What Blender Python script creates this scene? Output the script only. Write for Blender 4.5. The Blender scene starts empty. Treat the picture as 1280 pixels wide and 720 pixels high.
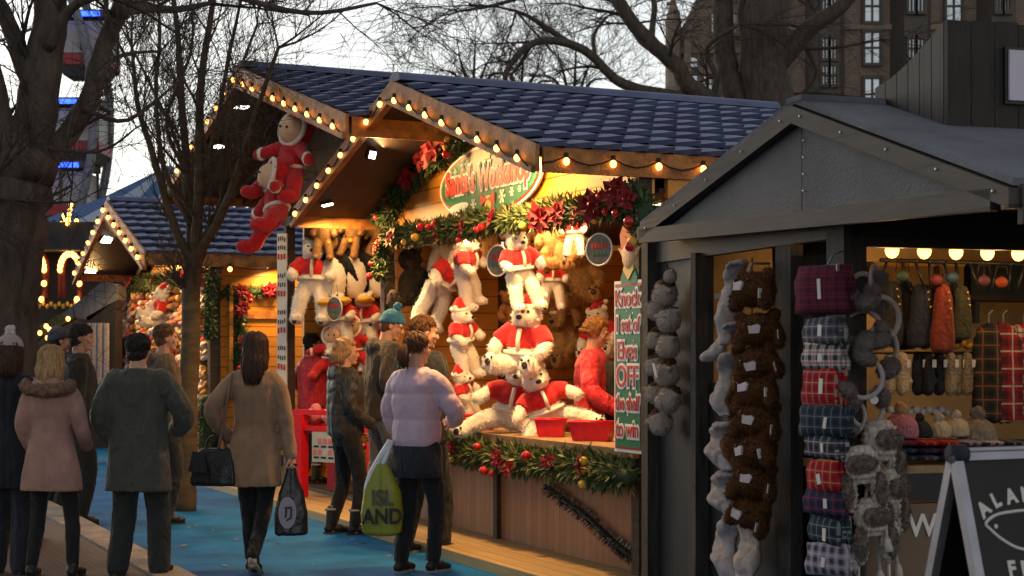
import bpy, math, random
from mathutils import Vector, Matrix, noise
sc = bpy.context.scene
COL = sc.collection
R = math.radians
V = Vector
rnd = random.Random(7)
F, CX, HV, HC = 2000.0, 640.0, 440.0, 1.55

# ------------------------------------------------------------------ frames
class Frame:
    """a local frame: origin on the ground and a heading; hit() meets the sight line of a photo point with a local plane"""
    def __init__(s, o=(0, 0, 0), ang=0.0):
        s.o = V(o); s.ang = ang
        s.M = Matrix.Translation(s.o) @ Matrix.Rotation(ang, 4, 'Z'); s.I = s.M.inverted()
    def hit(s, u, v, axis, val):
        o = s.I @ V((0, 0, HC)); d = s.I.to_3x3() @ V(((u - CX) / F, 1, (HV - v) / F))
        return o + d * ((val - o[axis]) / d[axis])
    def w(s, p): return s.M @ V(p)
W = Frame()

# ------------------------------------------------------------------ mesh builder
def frame_of(d, up=V((0, 0, 1))):
    d = d.normalized()
    if abs(d.dot(up)) > .98: up = V((1, 0, 0))
    x = up.cross(d).normalized(); return x, d.cross(x).normalized(), d

class MB:
    def __init__(s): s.v = []; s.f = []; s.m = []; s.mi = 0; s.M = None
    def add(s, vs, fs):
        b = len(s.v)
        s.v += [s.M @ V(p) for p in vs] if s.M is not None else [V(p) for p in vs]
        for f in fs: s.f.append([b + i for i in f]); s.m.append(s.mi)
        return s
    def box(s, c, sz, rot=None):
        c = V(c); x, y, z = sz[0] / 2, sz[1] / 2, sz[2] / 2
        vs = [V((a, b, d)) for a in (-x, x) for b in (-y, y) for d in (-z, z)]
        if rot is not None: vs = [rot @ p for p in vs]
        return s.add([c + p for p in vs], [(0, 1, 3, 2), (4, 6, 7, 5), (0, 4, 5, 1), (2, 3, 7, 6), (0, 2, 6, 4), (1, 5, 7, 3)])
    def beam(s, p, q, w, h, up=V((0, 0, 1))):
        p, q = V(p), V(q); x, y, d = frame_of(q - p, V(up))
        vs = [e + x * (a * w / 2) + y * (b * h / 2) for e in (p, q) for a, b in ((-1, -1), (1, -1), (1, 1), (-1, 1))]
        return s.add(vs, [(3, 2, 1, 0), (4, 5, 6, 7), (0, 1, 5, 4), (1, 2, 6, 5), (2, 3, 7, 6), (3, 0, 4, 7)])
    def loft(s, rings, cap=True):
        n = len(rings[0]); vs = [p for r in rings for p in r]; fs = []
        for i in range(len(rings) - 1):
            for j in range(n):
                k = (j + 1) % n
                fs.append((i * n + j, i * n + k, (i + 1) * n + k, (i + 1) * n + j))
        if cap: fs.append(tuple(range(n - 1, -1, -1))); fs.append(tuple((len(rings) - 1) * n + j for j in range(n)))
        return s.add(vs, fs)
    def tube(s, pts, rad, n=8, cap=True, round_=False):
        pts = [V(p) for p in pts]; k = len(pts)
        if not hasattr(rad, '__len__'): rad = [rad] * k
        rad = list(rad)
        if round_:
            d0 = (pts[0] - pts[1]).normalized(); d1 = (pts[-1] - pts[-2]).normalized()
            pts = [pts[0] + d0 * rad[0] * .9, pts[0] + d0 * rad[0] * .55] + pts + [pts[-1] + d1 * rad[-1] * .55, pts[-1] + d1 * rad[-1] * .9]
            rad = [rad[0] * .35, rad[0] * .82] + rad + [rad[-1] * .82, rad[-1] * .35]; k += 4
        rings = []; x = None
        for i in range(k):
            t = pts[min(i + 1, k - 1)] - pts[max(i - 1, 0)]
            if t.length < 1e-9: t = V((0, 0, 1))
            t.normalize()
            if x is None: x = frame_of(t)[0]
            x = x - t * x.dot(t)
            x = x.normalized() if x.length > 1e-6 else frame_of(t)[0]
            y = t.cross(x)
            rings.append([pts[i] + (x * math.cos(2 * math.pi * j / n) + y * math.sin(2 * math.pi * j / n)) * rad[i] for j in range(n)])
        return s.loft(rings, cap)
    def ell(s, c, r, rot=None, n=12, m=8):
        c = V(c)
        if not hasattr(r, '__len__'): r = (r, r, r)
        vs = [V((0, 0, -r[2]))]
        for i in range(1, m):
            a = -math.pi / 2 + math.pi * i / m
            vs += [V((r[0] * math.cos(a) * math.cos(2 * math.pi * j / n), r[1] * math.cos(a) * math.sin(2 * math.pi * j / n), r[2] * math.sin(a))) for j in range(n)]
        vs.append(V((0, 0, r[2])))
        if rot is not None: vs = [rot @ p for p in vs]
        fs = [(0, 1 + (j + 1) % n, 1 + j) for j in range(n)]
        for i in range(m - 2):
            for j in range(n):
                k = (j + 1) % n; b = 1 + i * n
                fs.append((b + j, b + k, b + n + k, b + n + j))
        b = 1 + (m - 2) * n; e = len(vs) - 1
        fs += [(b + j, b + (j + 1) % n, e) for j in range(n)]
        return s.add([c + p for p in vs], fs)
    def prism(s, poly, off):
        """closed solid: polygon (3-D points) swept by the vector off"""
        n = len(poly); off = V(off); vs = [V(p) for p in poly] + [V(p) + off for p in poly]
        return s.add(vs, [tuple(range(n - 1, -1, -1)), tuple(range(n, 2 * n))] + [(i, (i + 1) % n, n + (i + 1) % n, n + i) for i in range(n)])
    def quad(s, *p): return s.add(list(p), [tuple(range(len(p)))])
    def mesh(s, name):
        me = bpy.data.meshes.new(name); me.from_pydata([tuple(p) for p in s.v], [], s.f); return me
    def build(s, name, mats, parent=None, smooth=False, loc=None, fix=True):
        me = s.mesh(name)
        for m_ in (mats if isinstance(mats, (list, tuple)) else [mats]): me.materials.append(m_)
        me.polygons.foreach_set('material_index', s.m)
        if fix:
            import bmesh
            bm = bmesh.new(); bm.from_mesh(me); bmesh.ops.recalc_face_normals(bm, faces=bm.faces); bm.to_mesh(me); bm.free()
        if smooth: me.polygons.foreach_set('use_smooth', [True] * len(me.polygons))
        o = bpy.data.objects.new(name, me); COL.objects.link(o)
        if parent is not None: o.parent = parent
        if loc is not None: o.location = loc
        return o

def bake(mb, name, mats, parent=None, voxel=.01, smooth=2, disp=None):
    """fuse overlapping closed shapes into one continuous skin"""
    me = mb.mesh('skin'); t = bpy.data.objects.new('skin', me); COL.objects.link(t)
    m = t.modifiers.new('r', 'REMESH'); m.mode = 'VOXEL'; m.voxel_size = voxel
    if smooth: k = t.modifiers.new('s', 'SMOOTH'); k.factor = .5; k.iterations = smooth
    dg = bpy.context.evaluated_depsgraph_get()
    r = bpy.data.meshes.new_from_object(t.evaluated_get(dg)); r.name = name
    bpy.data.objects.remove(t); bpy.data.meshes.remove(me)
    if disp:
        for v_, nr in zip(r.vertices, [V(q.vector) for q in r.vertex_normals]):
            v_.co += nr * disp(v_.co, nr)
    r.materials.clear(); r.materials.append(mats)
    r.polygons.foreach_set('use_smooth', [True] * len(r.polygons))
    o = bpy.data.objects.new(name, r); COL.objects.link(o)
    if parent is not None: o.parent = parent
    return o

def thing(name, label, cat, loc=(0, 0, 0), rz=0.0, group=None, rot=None, scale=None):
    o = bpy.data.objects.new(name, None); COL.objects.link(o)
    o.location = loc; o.rotation_euler = rot if rot is not None else (0, 0, rz)
    if scale: o.scale = (scale,) * 3
    return tag(o, label, cat, group)
def tag(o, label=None, cat=None, group=None, kind=None):
    if label: o['label'] = label
    if cat: o['category'] = cat
    if group: o['group'] = group
    if kind: o['kind'] = kind
    return o
def struct(o): o['kind'] = 'structure'; return o
def dup(o, loc, rot=(0, 0, 0), label=None, scale=None, group=None):
    def cp(x, par):
        c = x.copy(); COL.objects.link(c)
        if par: c.parent = par
        for ch in list(KIDS.get(x.name, ())): cp(ch, c)
        return c
    KIDS.clear()
    for x in bpy.data.objects:
        if x.parent: KIDS.setdefault(x.parent.name, []).append(x)
    r = cp(o, None); r.location = loc; r.rotation_euler = rot
    if label: r['label'] = label
    if scale: r.scale = (scale,) * 3
    if group: r['group'] = group
    return r
KIDS = {}
def text(s, name, m, parent, mat4, size=.1, ext=.002, off=0.0, align='CENTER', shear=0, squeeze=1.0, spacing=1.0):
    cu = bpy.data.curves.new('t', 'FONT'); cu.body = s; cu.size = size; cu.extrude = ext; cu.offset = off
    cu.align_x = align; cu.align_y = 'CENTER'; cu.shear = shear; cu.space_character = spacing
    t = bpy.data.objects.new('t', cu); COL.objects.link(t)
    dg = bpy.context.evaluated_depsgraph_get()
    me = bpy.data.meshes.new_from_object(t.evaluated_get(dg)); me.name = name
    bpy.data.objects.remove(t); bpy.data.curves.remove(cu)
    me.materials.clear(); me.materials.append(m)
    me.transform(Matrix.Diagonal((squeeze, 1, 1, 1)))
    me.transform(mat4)
    o = bpy.data.objects.new(name, me); COL.objects.link(o); o.parent = parent
    return o
UPR = Matrix.Rotation(R(90), 4, 'X')   # lettering that stands up and faces -y

# ------------------------------------------------------------------ materials
def nodes(name):
    m = bpy.data.materials.new(name); m.use_nodes = True
    return m, m.node_tree.nodes, m.node_tree.links, m.node_tree.nodes['Principled BSDF']
def tone(c, k): return (min(c[0] * k, 1), min(c[1] * k, 1), min(c[2] * k, 1), 1)
def mat(name, c, rough=.75, var=.2, scale=6, bump=0.0, bscale=60, metal=0, emit=0, ecol=None, spec=.4, stretch=(1, 1, 1), sheen=0, c2=None, detail=4):
    m, N, L, P = nodes(name)
    P.inputs['Roughness'].default_value = rough; P.inputs['Metallic'].default_value = metal
    P.inputs['Specular IOR Level'].default_value = spec
    if sheen: P.inputs['Sheen Weight'].default_value = sheen; P.inputs['Sheen Roughness'].default_value = .6
    tc = N.new('ShaderNodeTexCoord'); mp = N.new('ShaderNodeMapping'); mp.inputs['Scale'].default_value = stretch
    L.new(tc.outputs['Object'], mp.inputs['Vector'])
    if var or c2:
        nz = N.new('ShaderNodeTexNoise'); nz.inputs['Scale'].default_value = scale; nz.inputs['Detail'].default_value = detail
        L.new(mp.outputs['Vector'], nz.inputs['Vector'])
        cr = N.new('ShaderNodeValToRGB'); e = cr.color_ramp.elements
        e[0].position = .3; e[1].position = .7
        e[0].color = tone(c, 1 - var); e[1].color = tone(c2, 1) if c2 else tone(c, 1 + var)
        L.new(nz.outputs['Fac'], cr.inputs['Fac']); L.new(cr.outputs['Color'], P.inputs['Base Color'])
    else: P.inputs['Base Color'].default_value = tone(c, 1)
    if bump:
        b = N.new('ShaderNodeTexNoise'); b.inputs['Scale'].default_value = bscale; b.inputs['Detail'].default_value = 3
        L.new(mp.outputs['Vector'], b.inputs['Vector'])
        bn = N.new('ShaderNodeBump'); bn.inputs['Strength'].default_value = bump; bn.inputs['Distance'].default_value = .02
        L.new(b.outputs['Fac'], bn.inputs['Height']); L.new(bn.outputs['Normal'], P.inputs['Normal'])
    if emit:
        P.inputs['Emission Color'].default_value = tone(ecol or c, 1); P.inputs['Emission Strength'].default_value = emit
    return m
def planks(name, c, across='Z', w=.14, rough=.45, var=.25, groove=.35, grain=(2, 2, 2), spec=.4, bump=.4):
    m, N, L, P = nodes(name)
    P.inputs['Roughness'].default_value = rough; P.inputs['Specular IOR Level'].default_value = spec
    tc = N.new('ShaderNodeTexCoord'); sx = N.new('ShaderNodeSeparateXYZ'); L.new(tc.outputs['Object'], sx.inputs[0])
    def mth(op, a, b=None, c_=None):
        n = N.new('ShaderNodeMath'); n.operation = op
        for i, q in enumerate((a, b, c_)):
            if q is None: continue
            if isinstance(q, (int, float)): n.inputs[i].default_value = q
            else: L.new(q, n.inputs[i])
        return n.outputs[0]
    k = mth('DIVIDE', sx.outputs[across], w); fl = mth('FLOOR', k); fr = mth('FRACT', k)
    d = mth('ABSOLUTE', mth('SUBTRACT', fr, .5)); edge = mth('GREATER_THAN', d, .5 - .006 / w)
    wn = N.new('ShaderNodeTexWhiteNoise'); wn.noise_dimensions = '1D'; L.new(fl, wn.inputs['W'])
    mp = N.new('ShaderNodeMapping'); mp.inputs['Scale'].default_value = grain; L.new(tc.outputs['Object'], mp.inputs['Vector'])
    cx = N.new('ShaderNodeCombineXYZ'); L.new(mth('MULTIPLY', wn.outputs['Value'], 9), cx.inputs[0]); L.new(mth('MULTIPLY', wn.outputs['Value'], 17), cx.inputs[1])
    ad = N.new('ShaderNodeVectorMath'); L.new(mp.outputs[0], ad.inputs[0]); L.new(cx.outputs[0], ad.inputs[1])
    nz = N.new('ShaderNodeTexNoise'); nz.inputs['Scale'].default_value = 3; nz.inputs['Detail'].default_value = 6; nz.inputs['Roughness'].default_value = .65
    L.new(ad.outputs[0], nz.inputs['Vector'])
    t = mth('ADD', mth('MULTIPLY', nz.outputs['Fac'], .75), mth('MULTIPLY', wn.outputs['Value'], .3))
    cr = N.new('ShaderNodeValToRGB'); e = cr.color_ramp.elements
    e[0].position = .25; e[1].position = .8; e[0].color = tone(c, 1 - var * 1.3); e[1].color = tone(c, 1 + var)
    L.new(t, cr.inputs['Fac'])
    mx = N.new('ShaderNodeMix'); mx.data_type = 'RGBA'; L.new(edge, mx.inputs['Factor']); L.new(cr.outputs['Color'], mx.inputs['A'])
    mx.inputs['B'].default_value = tone(c, groove); L.new(mx.outputs['Result'], P.inputs['Base Color'])
    bn = N.new('ShaderNodeBump'); bn.inputs['Strength'].default_value = bump; bn.inputs['Distance'].default_value = .01
    L.new(mth('SUBTRACT', mth('MULTIPLY', nz.outputs['Fac'], .4), edge), bn.inputs['Height']); L.new(bn.outputs['Normal'], P.inputs['Normal'])
    return m
def plaid(name, base, dark, line, size=.06, ax=('X', 'Z'), rough=.9):
    m, N, L, P = nodes(name); P.inputs['Roughness'].default_value = rough; P.inputs['Specular IOR Level'].default_value = .15
    tc = N.new('ShaderNodeTexCoord'); sx = N.new('ShaderNodeSeparateXYZ'); L.new(tc.outputs['Object'], sx.inputs[0])
    def mth(op, a, b):
        n = N.new('ShaderNodeMath'); n.operation = op
        for i, q in enumerate((a, b)):
            if isinstance(q, (int, float)): n.inputs[i].default_value = q
            else: L.new(q, n.inputs[i])
        return n.outputs[0]
    col = None
    def mix(f, a, b):
        x = N.new('ShaderNodeMix'); x.data_type = 'RGBA'; L.new(f, x.inputs['Factor'])
        if isinstance(a, tuple): x.inputs['A'].default_value = tone(a, 1)
        else: L.new(a, x.inputs['A'])
        x.inputs['B'].default_value = tone(b, 1); return x.outputs['Result']
    fr = [mth('FRACT', mth('ADD', mth('DIVIDE', sx.outputs[a], size), 50.3), 0) for a in ax]
    band = mth('MULTIPLY', mth('ADD', mth('LESS_THAN', fr[0], .45), mth('LESS_THAN', fr[1], .45)), .5)
    col = mix(band, base, dark)
    for q in fr:
        ln = mth('MULTIPLY', mth('GREATER_THAN', q, .68), mth('LESS_THAN', q, .78)); col = mix(mth('MULTIPLY', ln, .75), col, line)
    L.new(col, P.inputs['Base Color']); return m
def glow(name, c, strength, sample=True):
    m = bpy.data.materials.new(name); m.use_nodes = True; N = m.node_tree.nodes; N.clear()
    e = N.new('ShaderNodeEmission'); e.inputs['Color'].default_value = tone(c, 1); e.inputs['Strength'].default_value = strength
    o = N.new('ShaderNodeOutputMaterial'); m.node_tree.links.new(e.outputs[0], o.inputs[0])
    if not sample: m.cycles.emission_sampling = 'NONE'
    return m
def lamp(kind, name, loc, power, col=(1, .62, .28), size=.2, target=None, spot=90, sy=None):
    l = bpy.data.lights.new(name, kind); l.energy = power; l.color = col
    if kind == 'AREA':
        l.size = size
        if sy: l.shape = 'RECTANGLE'; l.size_y = sy
    elif kind == 'SUN': l.angle = size
    else: l.shadow_soft_size = size
    if kind == 'SPOT': l.spot_size = R(spot); l.spot_blend = .6
    o = bpy.data.objects.new(name, l); COL.objects.link(o); o.location = loc
    if target is not None: o.rotation_euler = (V(target) - V(loc)).to_track_quat('-Z', 'Y').to_euler()
    return o
def fuzz(o, n, ln, m, w=.004, seed=1, droop=.3, jit=.6):
    """a coat of short fibres standing on the skin of o"""
    g = random.Random(seed); me = o.data; tr = []; ar = []; tot = 0
    for p in me.polygons: tot += p.area; ar.append(tot)
    import bisect
    b = MB()
    for _ in range(n):
        p = me.polygons[min(bisect.bisect_left(ar, g.random() * tot), len(ar) - 1)]; nr = V(p.normal)
        d = (nr + V((g.uniform(-1, 1), g.uniform(-1, 1), g.uniform(-1, 1))) * jit - V((0, 0, droop))).normalized(); c = V(p.center) + V((g.uniform(-1, 1), g.uniform(-1, 1), g.uniform(-1, 1))) * w
        s = d.cross(nr + V((.01, .02, .03)));  s = s.normalized() * w if s.length > 1e-6 else V((w, 0, 0)); l = ln * g.uniform(.5, 1.2)
        b.add([c - s - nr * w, c + d * l, c + s - nr * w], [(0, 1, 2)])
    return b.build('fur', m, o, fix=False)
def fbm(p, f): return noise.noise(V(p) * f)
def lerp(a, b, t): return a + (b - a) * t

M = {}
M['white_fur'] = mat('white_fur', (.9, .84, .74), .95, .08, 40, .3, 180, spec=.1, sheen=.3)
M['dark_nose'] = mat('dark_nose', (.03, .02, .02), .35, 0)
M['red_felt'] = mat('red_felt', (.55, .015, .02), .8, .2, 30, .25, 150, spec=.15, sheen=.2)
M['red_cloth'] = mat('red_cloth', (.42, .012, .03), .6, .2, 12, .2, 90)
M['gold'] = mat('gold', (.75, .42, .06), .5, .15, 20)
M['brown_fur'] = mat('brown_fur', (.2, .085, .03), .95, .35, 45, .6, 160, spec=.1)
M['tan_fur'] = mat('tan_fur', (.42, .24, .1), .95, .25, 40, .5, 160, spec=.1)
M['black_fur'] = mat('black_fur', (.02, .02, .025), .9, .2, 40, .4, 160, spec=.15)
M['green_felt'] = mat('green_felt', (.03, .22, .05), .85, .2, 30, .2, 120)
M['grey_fur'] = mat('grey_fur', (.3, .28, .3), .95, .25, 40, .5, 160, spec=.1)
M['pink'] = mat('pink', (.6, .2, .22), .85, .2, 30)
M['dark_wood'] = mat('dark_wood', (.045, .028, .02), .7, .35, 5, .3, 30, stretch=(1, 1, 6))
M['black_metal'] = mat('black_metal', (.02, .02, .022), .45, .1, 10, metal=.3)
M['wire'] = mat('wire', (.012, .012, .012), .6, 0)
M['bulb'] = glow('bulb', (1, .44, .085), 6)
M['white_paint'] = mat('white_paint', (.8, .78, .74), .5, .05, 10)
M['flood'] = glow('flood', (1, .93, .8), 9, False)
# ================================================================== camera, sky, sun
cd = bpy.data.cameras.new('camera'); cam = bpy.data.objects.new('camera', cd); COL.objects.link(cam); sc.camera = cam
cam.location = (0, 0, HC); cam.rotation_euler = (R(90), 0, 0)
cd.sensor_width = 36; cd.lens = F / 1280 * 36; cd.shift_y = 80 / 1280; cd.clip_end = 2000
cd.dof.use_dof = True; cd.dof.focus_distance = 10.5; cd.dof.aperture_fstop = 5.0
SUN_EL, SUN_AZ = 17, -38
wd = bpy.data.worlds.new('World'); sc.world = wd; wd.use_nodes = True
N, L = wd.node_tree.nodes, wd.node_tree.links
bg = N['Background']; sky = N.new('ShaderNodeTexSky'); sky.sky_type = 'NISHITA'; sky.sun_disc = False
sky.sun_elevation = R(SUN_EL); sky.sun_rotation = R(SUN_AZ); sky.dust_density = .5; sky.ozone_density = 1.2
hs = N.new('ShaderNodeHueSaturation'); hs.inputs['Saturation'].default_value = .32; hs.inputs['Hue'].default_value = .5
tn = N.new('ShaderNodeMix'); tn.data_type = 'RGBA'; tn.blend_type = 'MULTIPLY'; tn.inputs['Factor'].default_value = 1; tn.inputs['B'].default_value = (1, .965, .905, 1)
L.new(sky.outputs[0], hs.inputs['Color']); L.new(hs.outputs[0], tn.inputs['A']); L.new(tn.outputs['Result'], bg.inputs['Color']); bg.inputs['Strength'].default_value = .135
lamp('SUN', 'sun', (0, 0, 30), .35, (1, .9, .8), R(30), target=(math.sin(R(SUN_AZ)) * -30 * math.cos(R(SUN_EL)), -30 * math.cos(R(SUN_AZ)) * math.cos(R(SUN_EL)), 30 - 30 * math.sin(R(SUN_EL))))
sc.view_settings.view_transform = 'Standard'; sc.view_settings.look = 'None'; sc.view_settings.exposure = EXPO = 0.35
sc.view_settings.gamma = 1
sc.cycles.use_denoising = True; sc.cycles.max_bounces = 5; sc.cycles.diffuse_bounces = 3; sc.cycles.glossy_bounces = 2
sc.cycles.transmission_bounces = 2; sc.cycles.caustics_reflective = False; sc.cycles.caustics_refractive = False
sc.cycles.sample_clamp_indirect = 4; sc.cycles.use_adaptive_sampling = True

# ================================================================== frames
_p = W.hit(796, 712, 2, .1)
S = Frame((_p.x, _p.y, 0), math.atan2(-.905, .4253))      # the row of timber stalls: x runs to the near end, y into the stall
HF = Frame((.8064, 9.6, 0), math.atan2(-.955, .296))       # the grey hut: same convention

# ================================================================== ground
def sheet(name, m, pts, z):
    b = MB(); b.quad(*[(p[0], p[1], z) for p in pts]); o = b.build(name, m, fix=False); struct(o); return o
M['asphalt'] = mat('asphalt', (.05, .045, .042), .85, .3, 3, .4, 90)
sheet('ground', M['asphalt'], [(-300, -60), (300, -60), (300, 500), (-300, 500)], 0)
# painted path: worn blue surface
m, N, L, P = nodes('blue_path'); M['blue_path'] = m
tc = N.new('ShaderNodeTexCoord')
n1 = N.new('ShaderNodeTexNoise'); n1.inputs['Scale'].default_value = 1.3; n1.inputs['Detail'].default_value = 8; n1.inputs['Roughness'].default_value = .7
n2 = N.new('ShaderNodeTexNoise'); n2.inputs['Scale'].default_value = 38; n2.inputs['Detail'].default_value = 3
L.new(tc.outputs['Object'], n1.inputs['Vector']); L.new(tc.outputs['Object'], n2.inputs['Vector'])
cr = N.new('ShaderNodeValToRGB'); e = cr.color_ramp.elements; e[0].position = .36; e[1].position = .64
e[0].color = (.004, .08, .235, 1); e[1].color = (.01, .17, .48, 1); L.new(n1.outputs['Fac'], cr.inputs['Fac'])
c2 = N.new('ShaderNodeValToRGB'); e = c2.color_ramp.elements; e[0].position = .68; e[1].position = .78; e[0].color = (0, 0, 0, 1); e[1].color = (1, 1, 1, 1)
L.new(n2.outputs['Fac'], c2.inputs['Fac'])
mx = N.new('ShaderNodeMix'); mx.data_type = 'RGBA'; L.new(c2.outputs['Color'], mx.inputs['Factor']); L.new(cr.outputs['Color'], mx.inputs['A'])
mx.inputs['B'].default_value = (.06, .09, .1, 1); L.new(mx.outputs['Result'], P.inputs['Base Color'])
P.inputs['Roughness'].default_value = .8; P.inputs['Specular IOR Level'].default_value = .12
bn = N.new('ShaderNodeBump'); bn.inputs['Strength'].default_value = .35; bn.inputs['Distance'].default_value = .01; L.new(n2.outputs['Fac'], bn.inputs['Height']); L.new(bn.outputs['Normal'], P.inputs['Normal'])
KY = -2.72
def sxy(x, y): q = S.w((x, y, 0)); return (q.x, q.y)
sheet('path', m, [sxy(-30, KY), sxy(3.5, KY), sxy(3.5, .4), sxy(-30, .4)], .004)
# kerb stones, each joint a real gap, and the brick pavement behind them
M['kerb_stone'] = mat('kerb_stone', (.27, .22, .18), .8, .3, 5, .4, 60)
kb = MB()
for i in range(40):
    x0 = 4 - i * .92
    kb.box((x0 - .455, KY - .13, .045), (.905, .25, .11))
o = kb.build('kerb', M['kerb_stone'], fix=False); o.location = S.o; o.rotation_euler = (0, 0, S.ang); struct(o)
m, N, L, P = nodes('brick_paving'); M['paving'] = m
tc = N.new('ShaderNodeTexCoord'); bk = N.new('ShaderNodeTexBrick'); bk.inputs['Scale'].default_value = 5
bk.inputs['Color1'].default_value = (.11, .062, .042, 1); bk.inputs['Color2'].default_value = (.075, .05, .042, 1); bk.inputs['Mortar'].default_value = (.035, .03, .027, 1)
bk.inputs['Mortar Size'].default_value = .02; L.new(tc.outputs['Object'], bk.inputs['Vector']); L.new(bk.outputs['Color'], P.inputs['Base Color']); P.inputs['Roughness'].default_value = .75
bn = N.new('ShaderNodeBump'); bn.inputs['Strength'].default_value = .5; L.new(bk.outputs['Fac'], bn.inputs['Height']); bn.invert = True; L.new(bn.outputs['Normal'], P.inputs['Normal'])
pv = MB(); pv.box((-13, KY - 4.26, .045), (34, 8, .08)); o = pv.build('pavement', m, fix=False); o.location = S.o; o.rotation_euler = (0, 0, S.ang); struct(o)
# boardwalk in front of the stalls
M['deck'] = planks('deck', (.46, .3, .13), 'Y', .145, .55, .22, .45, (.6, 5, 5))
bw = MB(); bw.box((-6.3, -.33, .04), (14, .66, .078)); o = bw.build('boardwalk', M['deck'], fix=False); o.location = S.o; o.rotation_euler = (0, 0, S.ang); struct(o)
b = MB(); g_ = random.Random(4)
for i in range(150):
    x, y = g_.uniform(-16, 2.5), g_.uniform(KY - .1, -.7); a = g_.uniform(0, 6.28); r_ = g_.uniform(.008, .028)
    b.add([V((x + r_ * k * math.cos(a + t_), y + r_ * k * math.sin(a + t_), .007 + g_.uniform(0, .008))) for t_, k in ((0, 1.5), (1.3, .8), (2.6, 1), (3.9, .7), (5.1, .9))], [(0, 1, 2, 3, 4)])
o = b.build('litter', mat('litter', (.12, .085, .05), .8, .6, 3, c2=(.3, .27, .22)), fix=False); o.location = S.o; o.rotation_euler = (0, 0, S.ang); o['kind'] = 'stuff'

# ================================================================== roofs
m, N, L, P = nodes('roof_tile'); M['roof_tile'] = m
P.inputs['Roughness'].default_value = .55; P.inputs['Specular IOR Level'].default_value = .5
tc = N.new('ShaderNodeTexCoord'); nz = N.new('ShaderNodeTexNoise'); nz.inputs['Scale'].default_value = 2.2; nz.inputs['Detail'].default_value = 8; L.new(tc.outputs['Object'], nz.inputs['Vector'])
cr = N.new('ShaderNodeValToRGB'); e = cr.color_ramp.elements; e[0].position = .3; e[1].position = .75; e[0].color = (.06, .073, .15, 1); e[1].color = (.13, .148, .27, 1)
L.new(nz.outputs['Fac'], cr.inputs['Fac']); L.new(cr.outputs['Color'], P.inputs['Base Color'])
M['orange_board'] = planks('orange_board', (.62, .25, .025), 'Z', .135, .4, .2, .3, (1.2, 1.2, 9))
M['rafter_wood'] = mat('rafter_wood', (.36, .135, .025), .5, .5, 5, .5, 30, stretch=(2, 2, 2))
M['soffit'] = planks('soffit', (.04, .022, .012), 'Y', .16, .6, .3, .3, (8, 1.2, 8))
M['inner_board'] = planks('inner_board', (.58, .25, .04), 'Z', .16, .5, .22, .4, (1.2, 1.2, 9))
M['front_board'] = planks('front_board', (.32, .14, .055), 'X', .095, .55, .22, .68, (9, 9, 1.1))
def wave(a):                       # one pantile: broad trough, sharp roll
    t = a % 1.0
    return .5 - .5 * math.cos(math.pi * t / .74) if t < .74 else .5 + .5 * math.cos(math.pi * (t - .74) / .26)
def tile_slope(b, p0, along, length, down, L_, pitch=.2, course=.335, amp=.034, lip=.042):
    p0, along, down = V(p0), V(along), V(down); nrm = along.cross(down).normalized()
    if nrm.z < 0: nrm = -nrm
    na = max(2, int(length / pitch * 10))
    nc = max(1, round(L_ / course)); cs = L_ / nc; g = random.Random(int(abs(p0.x * 100) + length * 10))
    def row(sv, h, dz=0.0):
        o = []
        for i in range(na + 1):
            a = length * i / na; w_ = wave(a / pitch)
            o.append(p0 + along * a + down * (sv * cs + (w_ - .5) * .085 * (1 if sv > 0 else 0)) + nrm * (h + amp * w_ + dz))
        return o
    def strip(r0, r1):
        b.add(r0 + r1, [(i, i + 1, na + 2 + i, na + 1 + i) for i in range(na)])
    for c in range(nc):
        j = g.uniform(-.004, .004)
        r0, rm, r1 = row(c, -.012 + j), row(c + .5, lip * .4 + j), row(c + 1.0, lip * .85 + j)
        vs = r0 + rm + r1; b.add(vs, [(k * (na + 1) + i, k * (na + 1) + i + 1, (k + 1) * (na + 1) + i + 1, (k + 1) * (na + 1) + i) for k in (0, 1) for i in range(na)])
        strip([p for p in r1], [p - nrm * lip * .95 - down * .012 for p in r1])
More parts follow.
